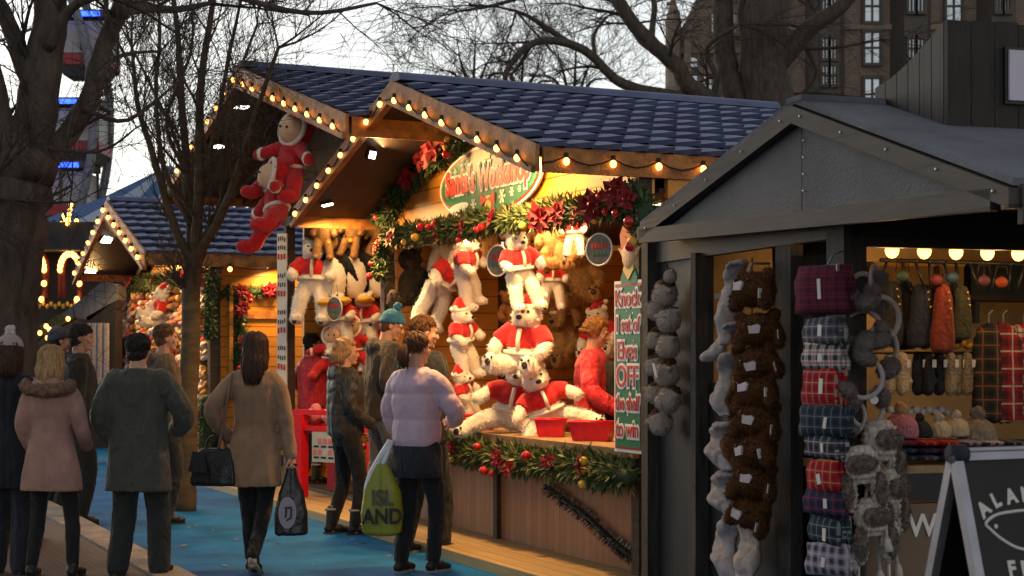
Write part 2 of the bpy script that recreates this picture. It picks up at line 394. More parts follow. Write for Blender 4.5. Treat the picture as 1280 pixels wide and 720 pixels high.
def gable_roof(par, ax, az, y0, y1, wl, wr, zl, zr, cap=True, soffit=True, tile=None, rake=.2):
    """ridge along y at (ax, az); eaves at ax-wl, zl and ax+wr, zr.  tiles, ridge, boards under the tiles, rake and eave boards: parts"""
    for sgn, w_, ze in ((-1, wl, zl), (1, wr, zr)):
        d = V((sgn * w_, 0, ze - az)); L_ = d.length; d.normalize()
        b = MB(); tile_slope(b, (ax, y0 + .0, az + .03), (0, 1, 0), y1 - y0, d, L_ + .06)
        b.build('roof_slope', tile or M['roof_tile'], par, True, fix=False)
        n = V((0, 1, 0)).cross(d).normalized(); n = n if n.z > 0 else -n
        if soffit:
            s = MB(); q = [V((ax, y0 + .03, az)), V((ax, y1, az)), V((ax, y1, az)) + d * L_, V((ax, y0 + .03, az)) + d * L_]
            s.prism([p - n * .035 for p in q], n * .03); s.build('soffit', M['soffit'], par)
        # rake board, lower moulding and a cover strip
        s = MB(); a_ = V((ax, y0, az)) + n * .0; e_ = a_ + d * (L_ + .03)
        dz = V((0, 0, 1))
        s.prism([a_ + dz * .05, a_ - dz * rake, e_ - dz * rake * .95, e_ + dz * .05], (0, -.03, 0)); s.build('bargeboard', M['rafter_wood'], par)
        s = MB(); s.beam(a_ + V((0, -.045, -rake * .85)), e_ + V((0, -.045, -rake * .85)), .03, .045); s.build('moulding', M['rafter_wood'], par)
        s = MB(); ex = ax + sgn * (w_ + .035); s.box((ex, (y0 + y1) / 2 + .02, ze - .055), (.03, y1 - y0, .16)); s.build('eave_board', M['rafter_wood'], par)
        # rafters under the boards
        for k in range(1, 4):
            yk = y0 + (y1 - y0) * k / 4
            s = MB(); s.beam(V((ax, yk, az - .1)) + d * .05, V((ax, yk, az - .1)) + d * (L_ - .05), .06, .1); s.build('rafter', M['dark_wood'], par)
    if cap:
        b = MB(); k = 14
        prof = [V((.12 * math.cos(R(180) * i / k), 0, .075 * math.sin(R(180) * i / k))) for i in range(k + 1)]
        rings = []
        for j in range(2): rings.append([V((ax, y0 if j == 0 else y1, az + .045)) + p for p in prof])
        b.loft(rings, True); b.build('ridge_cap', tile or M['roof_tile'], par)

# ================================================================== bulbs on a cable
BULB = MB(); BULB.ell((0, 0, -.045), (.03, .03, .034), None, 10, 6)
SOCK = MB(); SOCK.tube([(0, 0, .03), (0, 0, -.012)], [.02, .022], 8)
bulb_me = BULB.mesh('bulb'); bulb_me.materials.append(M['bulb']); bulb_me.polygons.foreach_set('use_smooth', [True] * len(bulb_me.polygons))
sock_me = SOCK.mesh('socket'); sock_me.materials.append(M['wire'])
def festoon(label, group, pts, par_frame, gap=.34, sag=.05, scale=1.0, start=.5, hang=True):
    """a cable through pts (local to the frame) with a socket and bulb every gap metres"""
    o0 = par_frame.w(pts[0]); t = thing('festoon_light', label, 'string lights', o0, par_frame.ang, group)
    q = [V(p) - V(pts[0]) for p in pts]
    seg = []; tot = 0
    for a, b in zip(q, q[1:]): seg.append((tot, (b - a).length, a, b)); tot += (b - a).length
    def at(s):
        for s0, l, a, b in seg:
            if s <= s0 + l + 1e-6: return a + (b - a) * ((s - s0) / l)
        return q[-1]
    n = max(1, int(tot / gap)); g = tot / n; cab = []
    for i in range(n * 4 + 1):
        s = tot * i / (n * 4); ph = (s / g - start) % 1.0
        cab.append(at(s) - V((0, 0, sag * math.sin(math.pi * ph))))
    b = MB(); b.tube(cab, .006, 5); b.build('cable', M['wire'], t, True)
    for i in range(n):
        p = at((i + start) * g if start < 1 else (i + .5) * g)
        k = bpy.data.objects.new('bulb', bulb_me); COL.objects.link(k); k.parent = t; k.location = p; k.scale = (scale,) * 3
        k2 = bpy.data.objects.new('socket', sock_me); COL.objects.link(k2); k2.parent = k
    return t
def floodlight(label, frame, p, aim, power, scale=1.0, col=(1, .57, .2), lampsize=.18):
    p = V(p); aim = V(aim); d = (aim - p).normalized()
    t = thing('floodlight', label, 'floodlight', frame.w(p), group='floodlights under the stall roofs')
    dw = (frame.w(aim) - frame.w(p)).normalized(); t.rotation_euler = dw.to_track_quat('Y', 'Z').to_euler(); t.scale = (scale,) * 3
    b = MB(); b.box((0, -.04, 0), (.2, .06, .15))
    for i in range(-3, 4): b.box((i * .028, -.085, 0), (.008, .03, .13))
    b.build('housing', M['black_metal'], t)
    b = MB(); b.box((0, -.006, 0), (.17, .012, .12)); b.build('lens', M['flood'], t)
    b = MB(); b.tube([(-.115, -.03, 0), (-.115, -.06, .12), (.115, -.06, .12), (.115, -.03, 0)], .01, 6); b.build('bracket', M['black_metal'], t)
    l = lamp('AREA', 'floodlight_beam', frame.w(p + d * .03), power * 1.5, col, lampsize, frame.w(aim)); l.data.spread = R(160)

# ================================================================== the big timber stall
ST = thing('market_stall', 'large timber Christmas stall with two lit gables, tiled roof and toy prizes', 'market stall', S.o, S.ang)
xl, xm, xr = -7.72, -4.63, .15
gable_roof(ST, -2.42, 3.62, -.8, 2.75, 2.5, 2.55, 2.84, 2.83, rake=.13)
gable_roof(ST, -6.14, 4.31, -1.0, 2.75, 3.2, 3.2, 3.42, 3.42, rake=.15)
def part(name, m, par, fn, **k):
    b = MB(); fn(b); return b.build(name, m, par, **k)
part('stall_floor', M['dark_wood'], ST, lambda b: b.box(((xl + xr) / 2, 1.32, .05), (xr - xl, 2.6, .12)))
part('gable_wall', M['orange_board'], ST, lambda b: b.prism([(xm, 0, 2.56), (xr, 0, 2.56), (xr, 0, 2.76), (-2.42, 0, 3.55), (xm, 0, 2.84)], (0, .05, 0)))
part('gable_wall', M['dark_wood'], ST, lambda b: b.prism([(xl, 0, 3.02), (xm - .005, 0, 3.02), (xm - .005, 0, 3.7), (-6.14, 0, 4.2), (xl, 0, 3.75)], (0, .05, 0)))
part('back_wall', M['inner_board'], ST, lambda b: b.prism([(xl, 2.6, .1), (xr, 2.6, .1), (xr, 2.6, 2.7), (-2.42, 2.6, 3.5), (-4.4, 2.6, 3.6), (-6.14, 2.6, 4.2), (xl, 2.6, 3.7)], (0, .05, 0)))
part('side_wall', M['orange_board'], ST, lambda b: b.box((xr - .022, 1.35, 1.42), (.05, 2.4, 2.6)))
part('side_wall', M['orange_board'], ST, lambda b: b.box((xl + .025, 1.35, 1.9), (.05, 2.4, 3.5)))

part('partition_wall', M['inner_board'], ST, lambda b: b.box((xm, .6, 1.35), (.04, 1.1, 2.4)))
part('partition_wall', M['inner_board'], ST, lambda b: b.box((xm + .006, 1.87, 1.35), (.04, 1.42, 2.4)))
part('inner_post', M['dark_wood'], ST, lambda b: b.box((xm + .02, 1.14, 1.35), (.08, .08, 2.4)))
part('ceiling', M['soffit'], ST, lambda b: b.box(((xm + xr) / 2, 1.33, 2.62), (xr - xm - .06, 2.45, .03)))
for x_, z1 in ((xr - .05, 2.7), (xm, 2.75), (xl + .05, 3.4)):
    part('post', M['dark_wood'], ST, lambda b: b.box((x_, -.02, (z1 + .08) / 2), (.1, .1, z1 - .08)))
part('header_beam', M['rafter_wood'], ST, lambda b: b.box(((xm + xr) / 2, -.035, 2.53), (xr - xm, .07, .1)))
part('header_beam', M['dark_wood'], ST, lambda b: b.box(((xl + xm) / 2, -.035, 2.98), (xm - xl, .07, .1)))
# counter with boarded front and dark cover strips
part('front_panel', M['front_board'], ST, lambda b: b.box((-1.0, .02, .46), (2.35, .04, .76)))
part('front_panel', M['front_board'], ST, lambda b: b.box((-3.43, .02, .46), (2.36, .04, .76)))
for x_ in (-2.2, xr - .03, xm + .04): part('cover_strip', M['dark_wood'], ST, lambda b: b.box((x_, -.01, .46), (.07, .05, .77)))
M['counter_top'] = mat('counter_top', (.36, .22, .11), .5, .3, 5, .3, 40, stretch=(1, 6, 6))
def ctop(b):
    n = 40; up, lo = [], []
    for i in range(n + 1):
        x = lerp(xm + .06, xr, i / n); w_ = .018 * fbm((x, 3, 1), 2.2)
        up.append([(x, -.13 + w_, .91), (x, .55, .91), (x, .55, .85), (x, -.12 + w_ * 1.5, .85)])
    b.loft([[V(p) for p in r] for r in up])
part('counter_top', M['counter_top'], ST, ctop)
# left bay: open front with a low red barrier comes later; inner shelf board
part('prize_shelf', M['dark_wood'], ST, lambda b: b.box((-6.2, 1.9, 1.1), (2.9, .5, .05)))

# bulbs follow the rakes and the eave
def rake_pts(ax, az, y, wl, wr, zl, zr, dz=-.045):
    return [(ax - wl, y, zl + dz), (ax, y, az + dz), (ax + wr, y, zr + dz)]
festoon('string of warm bulbs along the rakes of the nearest lit gable', 'strings of warm bulbs on the stalls', rake_pts(-2.42, 3.62, -.87, 2.5, 2.55, 2.84, 2.83), S, .33, .05, .72)
festoon('string of warm bulbs along the right eave under the blue tiles', 'strings of warm bulbs on the stalls', [(.2, -.8, 2.8), (.22, 2.6, 2.8)], S, .34, .05, .75)
festoon('string of warm bulbs along the rakes of the tall rear gable', 'strings of warm bulbs on the stalls', rake_pts(-6.14, 4.31, -1.07, 3.2, 3.2, 3.42, 3.42), S, .34, .05, .74)
# floodlights
q = S.hit(410, 257, 1, -.6); floodlight('lit floodlight at the low end of the nearer gable soffit', S, q, (q.x + .25, -.1, .3), 34, .8)
q = S.hit(466, 194, 1, -.62); floodlight('lit floodlight midway up the nearer gable soffit', S, q, (-2.5, 0, 2.9), 6, .5)
floodlight('lit floodlight hidden behind the right rake of the nearer gable', S, (-.75, -.6, 2.98), (-1.6, 0, 2.8), 5, .8)
floodlight('added floodlight under the right eave turned down to the boardwalk', S, (-1.2, -.66, 3.08), (-1.2, .0, .6), 40, .8)  # extra fixture put in to light the boardwalk and counter
q = S.hit(302, 135, 1, -.8); floodlight('lit floodlight high in the tall rear gable', S, q, (q.x, -.6, .2), 2)
q = S.hit(273, 184, 1, -.8); floodlight('lit floodlight low on the left soffit of the tall rear gable', S, q, (q.x + .3, -.6, .2), 2)
# strip lights added out of view to warm the inside of the bays
def strip(label, p, L_, power):
    t = thing('added_strip_light', label, 'strip light', S.w(p), S.ang, 'added strip lights inside the stall')
    part('case', M['white_paint'], t, lambda b: b.box((0, 0, .03), (L_, .08, .04)))
    part('tube', glow('tube', (1, .7, .36), 3, False), t, lambda b: b.box((0, 0, .003), (L_ * .96, .05, .012)))
    l = lamp('AREA', 'added_strip_beam', S.w(V(p) - V((0, 0, .02))), power, (1, .56, .22), L_ * .9, S.w(V(p) + V((0, .35, -1))), sy=.08)
strip('added strip light hidden behind the header of the toy bay with bears', (-2.3, .2, 2.575), 3.2, 26)
strip('added strip light hidden in the toy bay near the vendor', (-1.5, .42, 2.585), 2.2, 16)
strip('added strip light hidden behind the header of the penguin bay', (-6.2, .3, 3.05), 2.2, 22)
# ================================================================== the far timber stall (left)
S3 = thing('market_stall', 'smaller timber stall on the left, its wall crammed with soft toys', 'market stall', S.w((-13.8, 0, 0)), S.ang)
F3 = Frame(S.w((-13.8, 0, 0)), S.ang)
gable_roof(S3, 0, 3.66, -.8, 2.9, 2.5, 2.5, 2.8, 2.8)
cx = F3.hit(272, 380, 1, .25).x
cl = -2.3
part('gable_wall', M['orange_board'], S3, lambda b: b.prism([(cl, .25, 2.35), (cx, .25, 2.35), (cx, .25, 2.72), (0, .25, 3.58), (cl, .25, 2.8)], (0, .05, 0)))
part('side_wall', M['orange_board'], S3, lambda b: b.box((cx + .03, 1.7, 1.45), (.05, 2.85, 2.6)))
part('side_wall', M['orange_board'], S3, lambda b: b.box((cl, 1.7, 1.45), (.05, 2.85, 2.6)))
part('toy_board', M['inner_board'], S3, lambda b: b.box((-.0, .4, 1.65), (4.4, .05, 1.5)))
part('front_panel', M['front_board'], S3, lambda b: b.box((.1, .27, .5), (4.5, .05, .86)))
part('counter_top', M['counter_top'], S3, lambda b: b.box((.1, .3, .95), (4.7, .45, .05)))
part('post', M['dark_wood'], S3, lambda b: b.box((cx, .2, 1.4), (.14, .14, 2.7)))
part('post', M['dark_wood'], S3, lambda b: b.box((cl, .2, 1.4), (.14, .14, 2.7)))
part('batten', M['rafter_wood'], S3, lambda b: b.box((cx + .07, 1.7, 2.05), (.03, 2.7, .1)))
festoon('string of warm bulbs along the rakes of the far left stall', 'strings of warm bulbs on the stalls', rake_pts(0, 3.66, -.87, 2.5, 2.5, 2.8, 2.8), F3, .38, .04)
festoon('string of warm bulbs along the eave of the far left stall', 'strings of warm bulbs on the stalls', [(2.55, -.75, 2.68), (2.55, 2.7, 2.68)], F3, .62, .04)
q = F3.hit(134, 300, 1, -.6); floodlight('lit floodlight high under the far left gable', F3, q, (.3, .1, 1.6), 22)
q = F3.hit(114, 337, 1, -.6); floodlight('lit floodlight low under the far left gable', F3, q, (.6, .0, 1.0), 26)
floodlight('lit floodlight behind the right rake of the far left gable', F3, (1.5, -.6, 2.95), (1.7, .1, 1.5), 30)
floodlight('added floodlight under the eave over the orange side wall', F3, (2.42, .9, 2.68), (cx + .2, 1.2, 1.2), 16, .7)  # extra fixture put in to brighten the side wall

# ================================================================== the grey hut (right)
M['grey_board'] = planks('grey_board', (.03, .028, .027), 'Z', .17, .6, .3, .35, (1, 1, 8))
M['grey_board_v'] = planks('grey_board_v', (.017, .016, .016), 'X', .14, .6, .3, .35, (8, 8, 1))
M['grey_beam'] = planks('grey_beam', (.042, .037, .032), 'Z', .21, .65, .45, .4, (1.3, 6, 9), bump=.6)
M['grey_post'] = mat('grey_post', (.034, .03, .027), .7, .5, 5, .6, 30, stretch=(6, 6, .8), detail=7)
M['alu_'] = mat('nail_metal', (.6, .6, .62), .3, 0, metal=.8)
M['felt'] = mat('felt', (.125, .132, .156), .85, .42, 1.7, .5, 90, detail=9)
M['gable_panel'] = mat('gable_panel', (.105, .107, .118), .75, .3, 1.8, .4, 70, detail=9)
HT = thing('wooden_hut', 'dark grey wooden hut with felted gable roof selling hats and scarves', 'market stall', HF.o, HF.ang)
hx = HF.hit(1000, 130, 1, 0); ex = HF.hit(1275, 232, 1, 0); lx = HF.hit(808, 283, 1, 0)
AX, AZ, EX, EZ, LZ = hx.x, hx.z, ex.x, ex.z, lx.z
HD = 3.2
# felted slopes with thickness
part('roof_slope', M['felt'], HT, lambda b: b.prism([(AX, -.03, AZ), (AX, HD, AZ), (EX, HD, EZ), (EX, -.03, EZ)], (0, 0, .03)))
part('roof_slope', M['felt'], HT, lambda b: b.prism([(AX, -.03, AZ), (AX, HD, AZ), (-.03, HD, LZ), (-.03, -.03, LZ)], (0, 0, .03)))
part('ridge_cap', M['felt'], HT, lambda b: b.beam((AX, -.035, AZ + .02), (AX, HD, AZ + .02), .16, .03))
rk = .085
part('bargeboard', M['grey_beam'], HT, lambda b: b.prism([(AX, 0, AZ - .01), (AX, 0, AZ - rk - .01), (EX, 0, EZ - rk), (EX, 0, EZ - .01)], (0, -.05, 0)))
part('bargeboard', M['grey_beam'], HT, lambda b: b.prism([(AX, 0, AZ - .01), (AX, 0, AZ - rk - .01), (-.03, 0, LZ - rk), (-.03, 0, LZ - .01)], (0, -.05, 0)))
gz = LZ - .12
part('gable_panel', M['gable_panel'], HT, lambda b: b.prism([(.15, .01, gz + .05), (AX - .004, .01, gz + .05), (AX - .004, .01, AZ - .08)], (0, .03, 0)))
part('gable_panel', M['gable_panel'], HT, lambda b: b.prism([(AX + .004, .01, gz + .05), (EX - .35, .01, gz + .0), (AX + .004, .01, AZ - .08)], (0, .03, 0)))
bl = HF.hit(808, 294, 1, -.03); br = HF.hit(1270, 245, 1, -.03)
part('tie_beam', M['grey_beam'], HT, lambda b: b.beam((0, -.025, bl.z), (EX - .12, -.025, br.z), .05, .085))
wy = .12                                     # face of the front wall
pl = HF.hit(812, 400, 1, wy).x; pr = HF.hit(1062, 400, 1, wy).x
wz = HF.hit(850, 320, 1, wy).z
d0 = HF.hit(877, 400, 1, wy).x; d1 = HF.hit(968, 400, 1, wy).x; d2 = HF.hit(987, 400, 1, wy).x; d3 = HF.hit(1040, 400, 1, wy).x
part('lintel_board', M['grey_board'], HT, lambda b: b.box(((pl + pr) / 2, wy + .03, wz + .09), (pr - pl, .06, .22)))
part('front_wall', M['grey_board_v'], HT, lambda b: b.box(((pl + d0) / 2, wy + .05, wz / 2), (d0 - pl, .05, wz)))
part('post', M['grey_post'], HT, lambda b: b.box(((pl + .04), wy - .0, wz / 2 + .1), (.1, .1, wz + .2)))
part('post', M['grey_post'], HT, lambda b: b.box(((d1 + d2) / 2, wy + .04, wz / 2), (d2 - d1, .07, wz)))
part('post', M['grey_post'], HT, lambda b: b.box(((d3 + pr) / 2, wy + .03, wz / 2 + .1), (pr - d3, .12, wz + .2)))
part('door_frame', M['grey_post'], HT, lambda b: b.box((d0 - .03, wy + .0, wz / 2), (.07, .08, wz)))
M['navy_curtain'] = mat('navy_curtain', (.016, .018, .028), .85, .25, 3, .4, 12, stretch=(6, 6, 1))
def curtain(b):
    n = 26; r0, r1 = [], []
    for i in range(n + 1):
        x = lerp(d2 + .02, d3 - .02, i / n); y = wy + .12 + .018 * math.sin(i * 1.9)
        r0.append((x, y, .05)); r1.append((x, y, wz - .08))
    b.add(r0 + r1 + [(x, y + .006, z) for x, y, z in r0 + r1], [(i, i + 1, n + 2 + i, n + 1 + i) for i in range(n)] + [(2 * n + 2 + n + 1 + i, 2 * n + 2 + n + 2 + i, 2 * n + 2 + i + 1, 2 * n + 2 + i) for i in range(n)])
part('door_curtain', M['navy_curtain'], HT, curtain)
part('half_door', M['grey_board_v'], HT, lambda b: b.box(((d0 + d1) / 2, wy + .07, .7), (d1 - d0, .04, 1.35)))
part('partition_wall', M['grey_board_v'], HT, lambda b: b.prism([(d0 + .17, .55, .1), (d1, .55, .1), (d1, .55, 2.2), (d0 + .02, .55, 2.2)], (0, .03, 0)))
M['warm_inner'] = mat('warm_inner', (.5, .33, .14), .6, .2, 3, .2, 30)
part('back_wall', M['warm_inner'], HT, lambda b: b.box((.2, 1.66, 1.15), (.05, 2.9, 2.2)))
part('rear_wall', M['warm_inner'], HT, lambda b: b.box((1.2, HD - .1, 1.15), (2.6, .05, 2.2)))
part('hut_floor', M['dark_wood'], HT, lambda b: b.box((1.3, 1.6, .05), (2.5, 3, .1)))
part('ceiling', M['dark_wood'], HT, lambda b: b.box((1.3, 1.65, wz + .12), (2.45, 3, .03)))
part('canopy_soffit', M['grey_board'], HT, lambda b: b.prism([(pr - .1, .03, wz + .12), (EX - .04, .03, EZ - .05), (EX - .04, HD, EZ - .05), (pr - .1, HD, wz + .12)], (0, 0, .02)))
part('canopy_board', M['grey_beam'], HT, lambda b: b.box((EX - .0, 1.6, EZ - .07), (.03, 3.2, .15)))
for i in range(9):
    f = (i + .5) / 9
    for p_ in ((AX + .03, -.0, lerp(gz + .08, AZ - .12, f)),) if i % 2 else ((lerp(AX, EX, f), -.055, lerp(AZ, EZ, f) - .045), (lerp(AX, 0, f), -.055, lerp(AZ, LZ, f) - .045)):
        part('nail_head', M['alu_'], HT, lambda b: b.ell(p_, (.007, .004, .007), None, 7, 5), smooth=True)
# selling side: opening that runs back from the corner post
ct = HF.hit(1120, 583, 0, pr).z
M['tan_panel'] = mat('tan_panel', (.16, .1, .062), .5, .12, 3)
part('front_panel', M['tan_panel'], HT, lambda b: b.box((pr - .02, 1.7, (ct - .16) / 2), (.04, 3.0, ct - .2)))
part('counter_ledge', M['black_metal'], HT, lambda b: b.box((pr - .03, 1.7, ct - .1), (.09, 3.0, .13)))
part('counter_top', M['counter_top'], HT, lambda b: b.box((pr - .35, 1.7, ct - .02), (.7, 3.0, .035)))
lz = HF.hit(1150, 619, 0, pr + .003).z
part('trim_line', M['white_paint'], HT, lambda b: b.box((pr + .003, 1.7, lz), (.004, 3.0, .012)))
part('opening_lintel', M['grey_beam'], HT, lambda b: b.box((pr - .03, 1.7, wz + .02), (.06, 3.0, .18)))
wl_ = HF.hit(1153, 658, 0, pr + .004)
text('WOOLLENS'[:1], 'lettering', M['white_paint'], HT, Matrix.Translation((pr + .004, wl_.y, wl_.z)) @ Matrix.Rotation(R(90), 4, 'Z') @ UPR, .15, .003, .003)
# tower of upright boards on the roof
ty = .42; tq = HF.hit(1180, 162, 1, ty); TX = tq.x
def roofz(x): return AZ + (EZ - AZ) * (x - AX) / (EX - AX)
TW = thing('board_tower', 'tower of dark upright boards standing on the hut roof', 'roof tower', HF.w((AX, ty, 0)), HF.ang)
ttop = HF.hit(1180, 26, 1, ty).z
def side(b):
    n = 6
    for i in range(n):
        x0 = lerp(-.02, TX - AX, i / n); x1 = lerp(-.02, TX - AX, (i + 1) / n) - .006
        def top(x):
            t = max(0, min(1, (x + .02) / (TX - AX + .02))); return lerp(roofz(AX) + .1, ttop, t ** 1.5)
        b.prism([(x0, 0, roofz(AX + x0) - .02), (x1, 0, roofz(AX + x1) - .02), (x1, 0, top(x1)), (x0, 0, top(x0))], (0, .03, 0))
part('side_board_wall', M['grey_board_v'], TW, side)
def front(b):
    for i in range(16):
        y0 = .0 + i * .125
        b.box((TX - AX + .015, y0 + .06, (roofz(TX) - .03 + ttop) / 2), (.03, .12, ttop - roofz(TX) + .03 + .008 * (i % 3)))
M['tower_board'] = mat('tower_board', (.024, .019, .016), .7, .35, 5, .4, 40, stretch=(5, 5, 1))
part('front_board_wall', M['tower_board'], TW, front)
part('base_trim', M['rafter_wood'], TW, lambda b: b.beam((.02, -.012, roofz(AX) + .0), (TX - AX, -.012, roofz(TX) + .0), .02, .03))
sg = HF.hit(1268, 95, 0, TX + .04)
SG = thing('notice_panel', 'pale blank panel fixed on the board tower, cut by the frame', 'sign', HF.w((TX + .036, sg.y, sg.z)), HF.ang)
part('panel_face', mat('pale_panel', (.55, .5, .62), .5, .05), SG, lambda b: b.box((.016, .13, 0), (.02, .34, .23)))
part('panel_rim', M['black_metal'], SG, lambda b: b.box((.004, .13, 0), (.02, .37, .26)))
# bulbs inside the hut
bz = HF.hit(1100, 307, 0, pr - .12)
festoon('string of bare bulbs across the top of the hat counter', 'strings of warm bulbs on the stalls', [(pr - .1, .02 + wy, bz.z + .03), (pr - .1, 1.9, bz.z + .025)], HF, .172, .01, 1.15)
for i in range(3):
    lamp('POINT', 'bulb_glow', HF.w((pr - .18, .45 + i * .55, bz.z - .06)), 2.6, (1, .6, .27), .06)
lamp('POINT', 'bulb_glow', HF.w((.7, 1.2, 1.95)), 4, (1, .6, .27), .08)
# ================================================================== soft toys (built facing -y, seat at z=0)
def mir(fn):
    for s in (-1, 1): fn(s)
def fur(amp=.004, f=44):
    return lambda p, n: amp * (fbm(p, f) + .6 * fbm(p, f * 2.3))
def ring(b, c, rx, ry, r, tilt=None, n=20):
    pts = []
    for i in range(n + 1):
        a = 2 * math.pi * i / n; p = V((rx * math.cos(a), ry * math.sin(a), 0))
        pts.append(V(c) + (tilt @ p if tilt is not None else p))
    b.tube(pts, r, 6, False)
FAR = (0, 0, -50)
def make_bear(name, label, furm, pose='sit', jacket=True, hat=True, cat='soft toy', muzzle=None):
    t = thing(name, label, cat, FAR)
    b = MB()
    b.ell((0, 0, .17), (.13, .115, .17)); b.ell((0, -.02, .405), (.11, .102, .1)); b.ell((0, -.1, .378), (.056, .062, .046))
    def limbs(s):
        b.ell((s * .085, .0, .488), (.036, .022, .036))
        if pose == 'stack':
            b.tube([(s * .1, -.01, .27), (s * .19, -.06, .24), (s * .25, -.1, .18)], [.055, .05, .05], 8, round_=True)
            b.tube([(s * .07, 0, .09), (s * .2, -.06, .03), (s * .3, -.1, -.06)], [.08, .07, .06], 8, round_=True); b.ell((s * .32, -.13, -.07), (.06, .07, .05))
        else:
            b.tube([(s * .1, -.01, .29), (s * .18, -.06, .21), (s * .17, -.14, .16)], [.055, .05, .052], 8, round_=True)
            if pose == 'sit':
                b.tube([(s * .07, -.03, .07), (s * .12, -.17, .05), (s * .13, -.24, .045)], [.078, .066, .06], 8, round_=True); b.ell((s * .135, -.275, .07), (.056, .045, .075))
            else:
                b.tube([(s * .07, 0, .07), (s * .1, -.07, -.06), (s * .115, -.09, -.19)], [.08, .07, .062], 8, round_=True); b.ell((s * .118, -.135, -.225), (.058, .085, .048))
    mir(limbs)
    bo = bake(b, 'plush_body', furm, t, .013, 1, fur()); fuzz(bo, 2600, .02, furm, .0035)
    part('nose', M['dark_nose'], t, lambda q: q.ell((0, -.158, .392), (.024, .016, .018)), smooth=True)
    mir(lambda s: part('eye', M['dark_nose'], t, lambda q: q.ell((s * .045, -.108, .435), .011, None, 8, 6), smooth=True))
    def pad(s):
        c = {'sit': (s * .135, -.32, .075), 'hang': (s * .118, -.2, -.25), 'stack': (s * .33, -.2, -.075)}[pose]
        part('paw_pad', M['dark_nose'], t, lambda q: (q.ell(c, (.022, .007, .026)), q.ell((c[0] - .025, c[1] + .005, c[2] + .035), .01, None, 6, 4), q.ell((c[0] + .025, c[1] + .005, c[2] + .035), .01, None, 6, 4)), smooth=True)
    mir(pad)
    if jacket:
        j = MB(); j.ell((0, .0, .235), (.145, .128, .115))
        if pose == 'stack': mir(lambda s: j.tube([(s * .09, 0, .28), (s * .2, -.065, .24)], [.075, .068], 10))
        else: mir(lambda s: j.tube([(s * .09, 0, .3), (s * .185, -.065, .21)], [.075, .066], 10))
        jo = bake(j, 'jacket', M['red_felt'], t, .014, 2, lambda p, n: .006 * fbm(p, 16))
        part('jacket_trim', M['white_fur'], jo, lambda q: (ring(q, (0, 0, .145), .14, .124, .018), q.tube([(0, -.125, .15), (0, -.142, .24), (0, -.118, .31)], .016, 6)), smooth=True)
    if hat:
        h = MB(); h.tube([(0, .0, .465), (.0, .01, .51), (.03, .02, .555), (.085, .03, .56)], [.085, .065, .035, .015], 12)
        ho = bake(h, 'hat', M['red_felt'], t, .012, 2)
        part('hat_trim', M['white_fur'], ho, lambda q: (ring(q, (0, -.0, .468), .09, .085, .02), q.ell((.1, .03, .55), .026)), smooth=True)
    return t
def make_penguin():
    t = thing('penguin_toy', 'proto', 'soft toy', FAR)
    b = MB(); b.ell((0, 0, .21), (.125, .11, .21)); b.ell((0, -.01, .45), (.092, .09, .09))
    mir(lambda s: b.ell((s * .14, -.02, .24), (.03, .06, .13), Matrix.Rotation(s * R(-22), 3, 'Y')))
    fuzz(bake(b, 'plush_body', M['black_fur'], t, .013, 1, fur(.005)), 1500, .016, M['black_fur'], .0035)
    part('belly', M['white_fur'], t, lambda q: q.ell((0, -.045, .19), (.105, .082, .165)), smooth=True)
    part('face', M['tan_fur'], t, lambda q: q.ell((0, -.045, .445), (.07, .062, .066)), smooth=True)
    part('beak', M['gold'], t, lambda q: q.tube([(0, -.1, .44), (0, -.15, .43)], [.028, .006], 8), smooth=True)
    mir(lambda s: part('eye', M['dark_nose'], t, lambda q: q.ell((s * .032, -.1, .47), .011, None, 8, 6), smooth=True))
    mir(lambda s: part('foot', M['gold'], t, lambda q: q.ell((s * .07, -.1, .01), (.055, .1, .032)), smooth=True))
    return t
def make_doll():
    """long-limbed red felt doll with a pale face, bonnet and white cuffs"""
    t = thing('felt_doll', 'proto', 'soft toy', FAR)
    b = MB(); b.ell((0, 0, .2), (.13, .1, .17))
    def limbs(s):
        b.tube([(s * .09, 0, .3), (s * .2, -.06, .24), (s * .3, -.1, .2)], [.06, .055, .05], 8, round_=True)
        b.tube([(s * .06, 0, .08), (s * .16, -.1, .0), (s * .21, -.16, -.1)], [.08, .07, .068], 8, round_=True); b.ell((s * .22, -.22, -.12), (.065, .11, .06))
    mir(limbs); bake(b, 'plush_body', M['red_felt'], t, .014, 1, fur(.004, 20))
    part('head', mat('doll_face', (.75, .5, .32), .8, .1, 20), t, lambda q: q.ell((0, -.03, .43), (.12, .11, .12)), smooth=True)
    h = MB(); h.ell((0, .045, .45), (.16, .11, .155)); h.tube([(0, .07, .53), (.12, .1, .55), (.2, .1, .48)], [.08, .06, .03], 8, round_=True)
    ho = bake(h, 'hat', M['red_felt'], t, .014, 2)
    part('hat_trim', M['white_fur'], ho, lambda q: ring(q, (0, -.03, .45), .14, .14, .022, Matrix.Rotation(R(78), 3, 'X')), smooth=True)
    mir(lambda s: part('eye', M['dark_nose'], t, lambda q: q.ell((s * .04, -.135, .455), .012, None, 8, 6), smooth=True))
    mir(lambda s: part('cuff', M['white_fur'], t, lambda q: q.ell((s * .27, -.09, .21), (.035, .055, .06)), smooth=True))
    part('belt', M['white_fur'], t, lambda q: ring(q, (0, 0, .14), .128, .1, .018), smooth=True)
    return t
